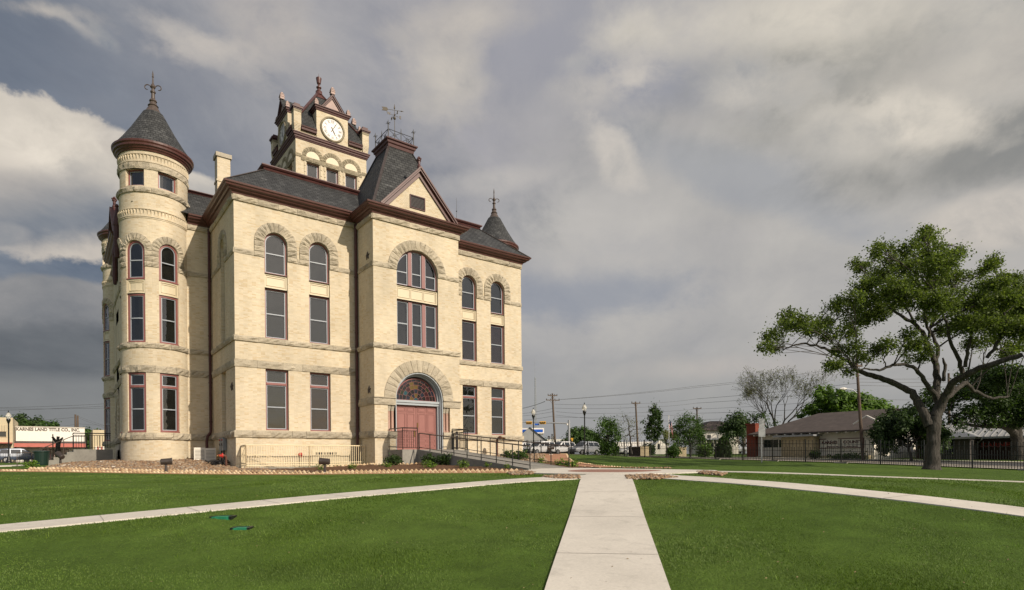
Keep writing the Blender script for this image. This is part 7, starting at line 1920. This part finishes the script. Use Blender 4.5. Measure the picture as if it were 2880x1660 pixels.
m_.quad(PT(u0, a0 + .1, 0), PT(u0, a0 - .22, 1.5), PT(u1, a0 - .22, 1.5), PT(u1, a0 + .1, 0), mi=1); m_.quad(PT(u0, a0 - .22, 1.5), PT(u0, a1, 1.62), PT(u1, a1, 1.62), PT(u1, a0 - .22, 1.5)); m_.poly([PT(u0, a0 + .1, 0), PT(u0, a1, 0), PT(u0, a1, 1.62), PT(u0, a0 - .22, 1.5)]); m_.poly([PT(u1, a0 + .1, 0), PT(u1, a1, 0), PT(u1, a1, 1.62), PT(u1, a0 - .22, 1.5)][::-1]); m_.build('awning', ['red_awning', 'brown_roof'], T)
bwin(PT, tx(66), tx(84), -.1, 1.75, T, 'white_paint', name='glass_door'); bwin(PT, tx(122), tx(152), .15, 1.85, T, 'letter_maroon', mull=2); bwin(PT, tx(160), tx(192), .15, 1.85, T, 'letter_maroon', mull=2)
TB, xb0, wTB, hTB, PTB = northb('tan_building', 'tan two tone building at the far left edge with a ribbed awning panel', -150, 37, 1172.5, 60.5, 'tan_wall')
bz_ = lambda u, v: nz(u, v, 60.5) - zgN; bx_ = lambda u: nx(u, 60.5) - xb0
m_ = MB()
for k in range(40): pl_box(m_, PTB, bx_(20) - .22 - k * .22, bx_(20) - k * .22 - .03, bz_(10, 1214), bz_(10, 1196), 0, .18 - .04 * (k % 2))
m_.build('ribbed_panel', 'tan_wall', TB); bwin(PTB, bx_(-40), bx_(18), bz_(10, 1229), bz_(10, 1214.5), TB, 'tan_wall')
m_ = MB(); pl_box(m_, PTB, 0, bx_(36), bz_(10, 1248), bz_(10, 1245), 0, 1.4); m_.build('canopy', 'red_awning', TB)
bwin(PTB, bx_(-60), bx_(26), .2, bz_(10, 1262), TB, 'tan_wall', mull=3)
RB, xr0, wRB, hRB, PRB = northb('pale_store', 'pale low store right behind the title office with a striped awning', 262, 345, 1210, 70, 'tan_wall')
m_ = MB()
for k in range(14): q = nx(268, 70) - xr0 + k * .22; pl_box(m_, PRB, q, q + .2, 1.3, 2.4, 0, .5 + .001 * k, mi=k % 2)
m_.build('striped_awning', ['white_paint', 'red_awning'], RB)
bwin(PRB, .4, 2.6, -.2, 1.2, RB, 'tan_wall')
# -- far buildings right of the courthouse
def farbox(name, label, u0, u1, vt, d, m_wall, roof=None, rise=0, depth=9, rm='brown_roof', zb_=None):
    """a building that shows its west and south fronts"""
    a = at(u0, 1290, d); z = gz(a.x, a.y) if zb_ is None else zb_; h = at((u0 + u1) / 2, vt, d).z - z; b_ = at(u1, 1290, d); W_ = (b_ - a).length
    t = thing(name, label, 'building', (a.x, a.y, z), YAW - PI / 2); mb = MB(); mb.box(0, W_, 0, depth, -1, h); mb.build('wall', m_wall, t)
    if roof == 'hip': mb = MB(); e = .5; r_ = min(W_, depth) * .45; A_, B_, C_, D_ = hip(mb, -e, W_ + e, -e, depth + e, h, r_, h + rise); mb.quad(A_, B_, C_, D_); mb.box(-e, W_ + e, -e, depth + e, h - .14, h - .01); mb.build('roof', rm, t)
    if roof == 'gable': mb = MB(); mb.quad((-.3, -.3, h), (-.3, depth + .3, h), (W_ / 2, depth + .3, h + rise), (W_ / 2, -.3, h + rise)); mb.quad((W_ / 2, -.3, h + rise), (W_ / 2, depth + .3, h + rise), (W_ + .3, depth + .3, h), (W_ + .3, -.3, h)); mb.poly([(0, 0, h), (W_, 0, h), (W_ / 2, 0, h + rise)]); mb.build('roof', rm, t)
    return t, W_, h, plane((0, 0, 0), (1, 0, 0), (0, -1, 0))
H, wH, hH, PH = farbox('white_house', 'white two storey house with a brown hip roof behind the feathery tree', 1975, 2078, 1209, 92, 'white_wall', 'hip', 1.5, 7)
bwin(PH, wH * .14, wH * .24, hH - 2.0, hH - .8, H); bwin(PH, wH * .14, wH * .3, .4, 1.8, H); bwin(PH, wH * .62, wH * .74, hH - 2.0, hH - .8, H)
m_ = MB(); m_.box(-.3, wH * .45, -1.6, 0, 2.2, 2.4); m_.build('porch_roof', 'galv', H)
for k in range(3): m_ = MB(); m_.box(.1 + k * wH * .2, .2 + k * wH * .2, -1.5, -1.4, 0, 2.2); m_.build('porch_post', 'white_paint', H)
G, wG, hG, PG = farbox('white_metal_building', 'white metal building with a gable end behind the sapling', 1842, 1880, 1252, 108, 'white_paint', 'gable', 1.2, 6, 'white_paint')
G2, wG2, hG2, PG2 = farbox('white_metal_building', 'long low white metal shed left of the gable ended one', 1731, 1843, 1243, 112, 'white_paint', None)
m_ = MB(); m_.box(0, wG2, -3, 0, hG2 - 1.45, hG2 - 1.3); m_.box(0, wG2, -.02, 0, -.5, hG2 - 1.5, mi=1); m_.build('canopy', ['galv', 'concrete_grey'], G2); bwin(PG, wG * .2, wG * .38, .9, 1.9, G)
HT, wHt, hHt, PHt = farbox('pale_hotel', 'far cream coloured block with rows of small windows behind the signs', 1537, 1592, 1236, 170, 'white_paint', None)
for i in range(6):
    for j in range(2): bwin(PHt, .5 + i * wHt / 6.2, 1.1 + i * wHt / 6.2, hHt - 1.6 - j * 2.2, hHt - .5 - j * 2.2, HT)
GM, wGm, hGm, PGm = farbox('grey_metal_barn', 'grey corrugated barn under the blue canopy behind the parked cars', 1440, 1542, 1246, 118, 'galv', 'gable', 3.2, 12, 'metal_roof')
BK, wBk, hBk, PBk = farbox('brick_store', 'low red brown brick store behind the white parked cars', 1528, 1610, 1262, 108, 'red_brick', None)
GC = at(1480, 1290, 120); z = gz(GC.x, GC.y); GS = thing('station_canopy', 'white and blue filling station canopy on posts behind the right wing', 'canopy', (GC.x, GC.y, z), YAW - PI / 2)
c0, c1 = at(1480, 1219.5, 120).z - z, at(1480, 1204.5, 120).z - z; xl, xr_ = (1430 - 1480) * 120 / FPX, (1531 - 1480) * 120 / FPX
m_ = MB(); m_.box(xl, xr_, 0, 8, c0, c1); m_.build('roof_slab', 'white_paint', GS); m_ = MB(); m_.box(xl, xr_ - .25, -.03, 0, c0 + .22, c1 - .28); m_.build('blue_band', 'sign_blue', GS)
for q in (xl + .8, (1478.5 - 1480) * 120 / FPX, xr_ - .25): m_ = MB(); m_.box(q - .12, q + .12, .8, 1.04, -.3, c0); m_.build('post', 'galv', GS)
# brown and cream brick entrance walls by the fence
for i, (u, lb) in enumerate(((1793, 'brown and cream brick box wall behind the fence, left of the dark round bush'), (1899, 'brown and cream brick box wall behind the fence, right of the flagpole'))):
    x, y = spot(u, 70); t = thing('brick_box_wall', lb, 'wall', (x, y, gz(x, y)), R(0)); m_ = MB(); m_.box(-.5, 1.0, -.9, .9, -.3, 1.05); m_.box(-.55, 1.05, -.95, .95, 1.05, 1.12); m_.build('wall', 'cream_brick', t); m_ = MB(); m_.box(-.53, -.502, -.9, .9, -.3, 1.05); m_.build('brown_side', 'dark_brick', t)
# ------------------------------------------------------------------ vehicles
def car(name, label, x, y, rz, paint, kind='suv', s=1.0, group=None):
    """body lofted from a side outline and section widths; x forward, wheels and glass as parts"""
    z = gz(x, y) + .03; t = thing(name, label, 'car', (x, y, z), rz, group); L = 4.75 * s
    st = {'suv': [(-2.35, .45, 1.05, .82), (-2.30, .40, 1.12, .90), (-1.9, .36, 1.08, .93), (0, .34, 1.06, .94), (.95, .34, 1.04, .93), (1.75, .36, .98, .90), (2.22, .42, .88, .82), (2.36, .50, .72, .72)],
          'sedan': [(-2.35, .45, .88, .80), (-2.25, .38, .98, .87), (-1.6, .34, 1.0, .90), (0, .32, .96, .91), (.95, .32, .94, .90), (1.75, .34, .86, .87), (2.22, .40, .74, .78), (2.34, .48, .62, .68)]}[kind]
    roof = {'suv': [(-2.22, 1.10, .82), (-2.02, 1.62, .66), (-1.2, 1.72, .67), (-.1, 1.73, .67), (.25, 1.66, .66), (1.08, 1.04, .78)], 'sedan': [(-1.75, .98, .78), (-1.1, 1.36, .60), (-.6, 1.44, .60), (.0, 1.44, .60), (.25, 1.38, .59), (1.15, .93, .76)]}[kind]
    mb = MB(); rows = []
    for (cx, zlo, zhi, w) in st: rows.append([(cx, -w * .94, zlo), (cx, -w, zlo + .16), (cx, -w, (zlo + zhi) / 2 + .05), (cx, -w * .93, zhi), (cx, 0, zhi + .02), (cx, w * .93, zhi), (cx, w, (zlo + zhi) / 2 + .05), (cx, w, zlo + .16), (cx, w * .94, zlo)])
    k = len(rows[0]); mb.add([p for r in rows for p in r], [(i * k + q, i * k + q + 1, (i + 1) * k + q + 1, (i + 1) * k + q) for i in range(len(rows) - 1) for q in range(k - 1)] + [tuple(range(k))[::-1], tuple((len(rows) - 1) * k + q for q in range(k))])
    rr = [[(cx, -w, zz - (.0 if i in (0, len(roof) - 1) else .06)), (cx, -w * .86, zz), (cx, w * .86, zz), (cx, w, zz - (.0 if i in (0, len(roof) - 1) else .06))] for i, (cx, zz, w) in enumerate(roof)]
    mb.add([p for r in rr for p in r], [(i * 4 + q, i * 4 + q + 1, i * 4 + q + 5, i * 4 + q + 4) for i in range(len(rr) - 1) for q in range(3)])
    base = [(cx, zl) for cx, zl, _ in roof]
    for sg in (-1, 1):
        side = [(cx, sg * w, zz - (.0 if i in (0, len(roof) - 1) else .06)) for i, (cx, zz, w) in enumerate(roof)]; zbelt = roof[0][1] - .08
        bot = [(cx, sg * (.86 if kind == 'suv' else .84), zbelt - .02) for cx, _, _ in roof]
        for i in range(len(roof) - 1): mb.quad(bot[i], bot[i + 1], side[i + 1], side[i])
    body = mb.build('body', paint, t, False)
    def glass(pts, nm):
        g = MB(); g.poly([Vector(p) for p in pts]); return g.build(nm, 'car_glass', t)
    r0 = roof[0]; r1 = roof[1]; r4 = roof[4]; r5 = roof[5]; lerp = lambda a, b, f: a + (b - a) * f
    ws = []
    for f, sy in ((.08, 1), (.08, -1), (.93, -1), (.93, 1)):
        cx = lerp(r5[0], r4[0], f); zz = lerp(r5[1], r4[1], f); w = lerp(r5[2], r4[2], f) * .92; ws.append((cx + .02, sy * w, zz + .025))
    glass(ws, 'windscreen')
    ws = []
    for f, sy in ((.12, -1), (.12, 1), (.9, 1), (.9, -1)): ws.append((lerp(r0[0], r1[0], f) - .02, sy * lerp(r0[2], r1[2], f) * .9, lerp(r0[1], r1[1], f) + .02))
    glass(ws, 'rear_window')
    zb0, ztp = r0[1] - .02, roof[2][1] - .16
    for sg in (-1, 1):
        yy = lambda zz: sg * (lerp(.865 if kind == 'suv' else .845, roof[2][2], (zz - zb0 + .08) / (roof[2][1] - zb0)) + .012)
        xf = lambda zz: lerp(r5[0], r4[0], (zz - r5[1]) / (r4[1] - r5[1])) - .22; xb = lambda zz: lerp(r0[0], r1[0], (zz - r0[1]) / (r1[1] - r0[1])) + .2
        for a, b_ in ((lambda zz: max(.02, -9), xf), (lambda zz: -.98, lambda zz: -.08), (lambda zz: xb(zz), lambda zz: -1.08)):
            q = [(a(zb0), yy(zb0), zb0), (b_(zb0), yy(zb0), zb0), (b_(ztp), yy(ztp), ztp), (a(ztp), yy(ztp), ztp)]; glass(q if sg < 0 else q[::-1], 'side_window')
        m_ = MB(); m_.obox((.82, sg * 1.02, zb0 + .06), (.06, 0, 0), (0, .11, 0), (0, 0, .08)); m_.build('mirror', paint, t)
        m_ = MB(); m_.obox((2.24, sg * .62, .74 if kind == 'suv' else .66), (.09, .03 * -sg, 0), (.02, .17, 0), (0, 0, .085)); m_.build('headlight', 'head_lamp', t)
        m_ = MB(); m_.obox((-2.30, sg * .74, .95 if kind == 'suv' else .82), (.05, 0, 0), (0, .12, 0), (0, 0, .13)); m_.build('tail_light', 'tail_lamp', t)
        for wx_ in (1.42, -1.42):
            m_ = MB(); m_.tube([(wx_, sg * .72, .34), (wx_, sg * .955, .34)], .345, 20); w_ = m_.build('wheel', 'tyre', t)
            m_ = MB(); m_.tube([(wx_, sg * .94, .34), (wx_, sg * .965, .34)], .21, 14); m_.build('rim', 'rim', w_)
    m_ = MB(); m_.box(2.27, 2.37, -.5, .5, .52, .72); m_.build('grille', 'car_dark', t); m_ = MB(); m_.box(2.25, 2.40, -.72, .72, .38, .50); m_.build('bumper', 'car_dark' if kind == 'suv' else paint, t)
    return t
CG = 'cars parked beyond the right fence'
p = at(1643, 1290, 76); car('parked_car', 'silver sport utility car parked nose to the fence behind the black lamp', p.x, p.y, R(184), 'car_silver', group=CG)
p = at(1576, 1290, 77); car('parked_car', 'white sport utility car parked left of the silver one', p.x, p.y, R(184), 'car_white', group=CG)
p = at(1519, 1290, 76); car('parked_car', 'white van like car seen over the crest of the right rock bed', p.x, p.y, R(184), 'car_white', group=CG)
p = at(1468, 1290, 80); car('parked_car', 'white car mostly hidden behind the right wing corner', p.x, p.y, R(184), 'car_white', group=CG)
p = at(2077, 1290, 96); car('parked_car', 'silver minivan parked by the white house', p.x, p.y, R(172), 'car_silver')
p = at(1777, 1290, 100); car('parked_car', 'small white car seen through the fence under the sparse tree', p.x, p.y, R(150), 'car_white', 'sedan')
p = at(60, 1290, 71); car('parked_car', 'grey blue sport utility car behind the fence at the far left', p.x, p.y, R(4), 'car_blue')
p = at(-12, 1290, 73); car('parked_car', 'dark grey car cut by the left edge of the photo', p.x, p.y, R(4), 'car_blue', 'sedan')
p = at(302, 1290, 100); car('parked_car', 'dark car by the striped awning left of the courthouse', p.x, p.y, R(176), 'car_dark', 'sedan')
# ------------------------------------------------------------------ poles, wires, signals, signs
def pole(label, u0, v0, u1, v1, d, r0, arms, name='utility_pole', lamp=None):
    """v0 base, v1 top; arms are (height below the top, half length, insulators)"""
    a = at(u0, v0, d); b = at(u1, v1, d); z = gz(a.x, a.y); a.z = z - .3; t = thing(name, label, 'utility pole', (a.x, a.y, z)); o = Vector((a.x, a.y, z))
    m_ = MB(); m_.tube([a - o, (a - o).lerp(b - o, .5), b - o], [r0, r0 * .85, r0 * .68], 10); m_.build('shaft', 'pole_wood', t)
    for hb, hl, n in arms:
        c = b - o - (b - a).normalized() * hb; m_ = MB(); e = (RT * .96 + FW * .27).normalized(); m_.beam(c - e * hl - FW * r0, c + e * hl - FW * r0, .11, .13)
        m_.beam(c - e * hl * .55 - FW * r0, c - Vector((0, 0, .6)), .03, .03); m_.beam(c + e * hl * .55 - FW * r0, c - Vector((0, 0, .6)), .03, .03); ar = m_.build('crossarm', 'pole_wood', t)
        for k in range(n):
            q = c + e * hl * (-1 + 2 * k / max(1, n - 1)) * .94 - FW * r0; m_ = MB(); m_.tube([q + Vector((0, 0, .06)), q + Vector((0, 0, .26))], [.07, .05], 8); m_.build('insulator', 'iron', ar)
    if lamp:
        c = b - o - (b - a).normalized() * lamp; m_ = MB(); m_.tube([c, c - RT * .5 + Vector((0, 0, .45)), c - RT * 1.15 + Vector((0, 0, .55))], .03, 6); ar = m_.build('lamp_arm', 'galv', t); m_ = MB(); q = c - RT * 1.3 + Vector((0, 0, .53)); m_.tube([q + RT * .25, q, q - RT * .3], [.06, .13, .05], 8); m_.build('lamp_head', 'white_paint', ar)
    return t
pole('tall utility pole with two crossarms and many insulators right of the courthouse', 1563, 1262, 1553.5, 1107, 95, .20, [(.35, .80, 5), (1.1, 1.15, 4)])
pole('utility pole with one small crossarm rising behind the sparse tree', 1795, 1262, 1787.5, 1130, 90, .17, [(.25, .72, 2)])
pole('utility pole with one small crossarm above the white house', 1961, 1240, 1960, 1146, 96, .16, [(.2, .76, 3)])
pole('leaning utility pole with a street light before the lettered wall sign', 2428, 1299, 2409, 1012, 50, .145, [(.55, .42, 2)], lamp=3.0)
pole('bare utility pole seen between the two oaks', 2670, 1260, 2668, 1050, 70, .17, [])
pole('left one of two plain poles behind the white title office', 212, 1260, 212, 1166, 112, .22, []); pole('right one of two plain poles behind the white title office', 219, 1260, 218.5, 1169, 112, .22, [])
def wire(pts, r, label, group, sag=0):
    P = []
    for (u0, v0, d0), (u1, v1, d1) in zip(pts, pts[1:]):
        a, b = at(u0, v0, d0), at(u1, v1, d1)
        for i in range(10): s_ = i / 9; P.append(a.lerp(b, s_) - Vector((0, 0, sag * 4 * s_ * (1 - s_))))
    m_ = MB(); m_.tube(P, r, 4, cap=False); tag(m_.build('overhead_wire', 'wire', None, uv=False), label, 'wire', group)
WG = 'power lines right of the courthouse'; lb = 'thin dark power line strung across the sky between the poles right of the courthouse'
for pts in ([(1575, 1124, 95), (1960, 1086, 95), (2420, 1030, 90)], [(1572, 1124.5, 95), (1960, 1090, 95), (2420, 1036, 90)], [(1559, 1137, 95), (1790, 1135.5, 91), (1960, 1122, 96), (2410, 1078, 80)], [(1556, 1148, 95), (1790, 1146, 91), (1960, 1134, 96), (2410, 1096, 80)],
            [(1563, 1158, 95), (1700, 1163, 93), (1960, 1151, 96), (2400, 1122, 85)], [(1561, 1173, 95), (1790, 1170.5, 91), (1960, 1162.5, 96), (2420, 1142, 80)], [(1563, 1167.7, 95), (1790, 1184, 91), (1960, 1180, 96), (2200, 1168, 90)], [(1471, 1147, 110), (1533, 1128.6, 96)], [(1440, 1156, 110), (1533, 1130, 96)], [(1440, 1166, 110), (1556, 1149, 95)], [(1440, 1172, 120), (1556, 1158, 95)], [(1440, 1184, 110), (1558, 1170, 95)]):
    wire(pts, .022, lb, WG, .15)
for pts in ([(2410, 1066, 60), (2900, 1060, 60)], [(2410, 1075, 60), (2900, 1072, 60)], [(2410, 1084, 60), (2900, 1086, 60)], [(2410, 1123, 70), (2900, 1124, 70)]): wire(pts, .018, 'thin power line seen under the limbs of the big oak', 'power lines behind the big oak', .1)
WL = 'power lines at the far left'; lb = 'thin dark power line across the grey sky left of the courthouse'
for pts in ([(-40, 1147.5, 90), (330, 1134, 90)], [(-40, 1149.5, 92), (330, 1147, 92)], [(-40, 1155.5, 90), (330, 1140, 90)], [(75, 1182, 100), (209, 1174, 110)], [(90, 1190, 100), (139, 1201, 105), (214, 1193, 110)], [(222, 1172, 110), (330, 1208, 112)], [(222, 1176, 110), (330, 1214, 112)], [(220, 1192, 110), (330, 1196, 112)]): wire(pts, .022, lb, WL, .12)
# lattice mast far away
a = at(1507, 1290, 400); z = gz(a.x, a.y); M_ = thing('radio_mast', 'thin lattice radio mast far behind the filling station', 'mast', (a.x, a.y, z)); hm = at(1503, 1062, 400).z - z
m_ = MB(); w = .75
for sx, sy in ((-1, -1), (1, -1), (0, 1)): m_.tube([(sx * w, sy * w, 0), (sx * w * .45, sy * w * .45, hm)], .13, 4)
n = 34
for i in range(n):
    f0, f1 = 1 - .55 * i / n, 1 - .55 * (i + 1) / n; c = [(-w, -w), (w, -w), (0, w)]
    for k in range(3): p, q = c[k], c[(k + 1) % 3]; m_.tube([(p[0] * f0, p[1] * f0, hm * i / n), (q[0] * f1, q[1] * f1, hm * (i + 1) / n)], .07, 3)
m_.build('lattice', 'galv', M_, uv=False); m_ = MB(); m_.tube([(0, 0, hm), (0, 0, hm + 13)], .07, 4); m_.build('aerial', 'galv', M_)
# traffic signals
d = 82; a = at(1601, 1290, d); z = gz(a.x, a.y); TS = thing('traffic_signal', 'grey traffic signal mast with a long arm over the parked cars', 'traffic signal', (a.x, a.y, z), YAW - PI / 2)
h = at(1600, 1182, d).z - z; k = d / FPX; arm = h - .45
m_ = MB(); m_.tube([(0, 0, -.3), (0, 0, h)], [.20, .15], 12); m_.build('mast', 'galv', TS)
m_ = MB(); m_.tube([(0, 0, arm), (-3, 0, arm + .12), ((1440 - 1600) * k, 0, arm + .3)], [.11, .09, .05], 8); m_.build('arm', 'galv', TS)
for u in (1526.5, 1488):
    m_ = MB(); c = (u - 1600) * k; m_.box(c - .42, c + .42, -.16, .14, arm - .08, arm + .32); sg = m_.build('signal_head', 'signal_yellow', TS)
    for i in range(3): m_ = MB(); m_.tube([(c - .28 + i * .27, -.165, arm + .12), (c - .28 + i * .27, -.30, arm + .12)], .105, 10); m_.build('signal_lens', 'black_paint', sg)
m_ = MB(); c = (1607 - 1600) * k; q = at(1607, 1237, d).z - z; m_.box(c - .14, c + .2, -.2, .2, q - .22, q + .22); pd = m_.build('crossing_signal', 'signal_yellow', TS); m_ = MB(); m_.box(c - .18, c - .14, -.17, .17, q - .19, q + .19); m_.build('signal_face', 'black_paint', pd)
m_ = MB(); c = (1510 - 1600) * k; q = at(1510, 1194, d).z - z; m_.box(c - .30, c + .30, -.02, .02, q - .12, q + .12); ss = m_.build('street_name_sign', 'sign_blue', TS)
m_ = MB(); q = at(1596, 1194, d).z - z; m_.lathe(-.25, -.1, [(.001, q - .16), (.1, q - .1), (.12, q), (.06, q + .12)], 10); m_.build('camera_dome', 'white_paint', TS)
# route signs
yield_ = []
def post_sign(label, u, vb, d, plates, r=.035, name='road_sign', pm='galv', top=None):
    a = at(u, 1290, d); z = gz(a.x, a.y); t = thing(name, label, 'sign', (a.x, a.y, z), YAW - PI / 2); zz = lambda v: at(u, v, d).z - z
    m_ = MB(); m_.tube([(0, .03, -.2), (0, .03, zz(top))], r, 6); m_.build('post', pm, t)
    for (u0, u1, v0, v1, mm, nm) in plates: m_ = MB(); m_.box((u0 - u) * d / FPX, (u1 - u) * d / FPX, -.012, .012, zz(v1), zz(v0)); p = m_.build(nm, mm, t); yield_.append((p, (u0 + u1) / 2, zz((v0 + v1) / 2), (u0 + u1) / 2 - u))
    return t
s1_ = post_sign('black route sign with a white state outline beside the utility pole', 1544, 1270, 84, [(1541, 1547.2, 1227, 1236.5, 'black_paint', 'route_plate'), (1542, 1546, 1238, 1244, 'white_paint', 'arrow_plate')], top=1226)
m_ = MB(); pts = [(-.03, .17), (.03, .17), (.03, .05), (.12, .03), (.13, -.05), (.04, -.10), (.02, -.2), (-.05, -.1), (-.12, -.02), (-.05, .0)]; q = yield_[0][2]
m_.poly([((x), -.016, q + y) for x, y in pts][::-1]); m_.build('state_outline', 'white_paint', yield_[0][0])
s2_ = post_sign('white route 181 shield sign on black plate left of the big utility pole', 1553.5, 1270, 84, [(1550, 1558, 1227.5, 1236.5, 'black_paint', 'route_plate'), (1551, 1557, 1221, 1226, 'galv', 'direction_plate'), (1552, 1557, 1238, 1244, 'white_paint', 'arrow_plate')], top=1221)
pq = yield_[2][0]; q = yield_[2][2]; m_ = MB(); m_.poly([(x * .17, -.015, q + y * .19) for x, y in [(-.8, 1), (.8, 1), (1, .5), (.95, -.6), (0, -1), (-.95, -.6), (-1, .5)]][::-1]); sh = m_.build('shield', 'white_paint', pq)
def flat_text(txt, size, x, z, y, m_, parent):
    vs, fs = text_mesh(txt, size, .002, .004); mb = MB(); mb.add([(v[0] + x, y + v[1], v[2] + z) for v in vs], fs); return mb.build('lettering', m_, parent)
for ob_ in (sh,): flat_text('181', .19, 0, q - .02, -.022, 'black_paint', pq)
post_sign('grey back of two stacked plates on a post before the red chimney', 2142.5, 1300, 40.5, [(2135.5, 2151, 1178, 1204.5, 'galv', 'upper_plate'), (2134, 2153, 1204.8, 1229, 'galv', 'lower_plate')], r=.045, top=1178)
post_sign('small dark sign on a post behind the fence left of the sparse tree trunk', 1764, 1280, 72, [(1760, 1766.5, 1232, 1246, 'box_grey', 'plate')], top=1231)
# flag
d = 96; a = at(1882, 1290, d); z = gz(a.x, a.y); FP = thing('flagpole', 'white flagpole with a red, white and blue flag hanging slack', 'flagpole', (a.x, a.y, z), YAW - PI / 2); hf = at(1880, 1172, d).z - z
m_ = MB(); m_.tube([(0, 0, -.2), (0, 0, hf)], [.07, .04], 8); m_.lathe(0, 0, [(.001, hf), (.1, hf + .06), (.1, hf + .12), (.001, hf + .18)], 8); m_.build('pole', 'white_paint', FP)
vs = []; uvs = []; nu, nv = 14, 8
for i in range(nu + 1):
    for j in range(nv + 1):
        s_, q = i / nu, j / nv; vs.append((.06 + .95 * s_ * (1 - .35 * s_) - .1 * q * 0, .12 * math.sin(s_ * 9 + q), hf - .35 - (1 - q) * 1.5 - 1.75 * s_ ** 1.2)); uvs.append((s_, q))
m_ = MB(); m_.add(vs, [(i * (nv + 1) + j, (i + 1) * (nv + 1) + j, (i + 1) * (nv + 1) + j + 1, i * (nv + 1) + j + 1) for i in range(nu) for j in range(nv)], [[uvs[k_] for k_ in (i * (nv + 1) + j, (i + 1) * (nv + 1) + j, (i + 1) * (nv + 1) + j + 1, i * (nv + 1) + j + 1)] for i in range(nu) for j in range(nv)])
m_.build('flag', 'flag_cloth', FP, True)
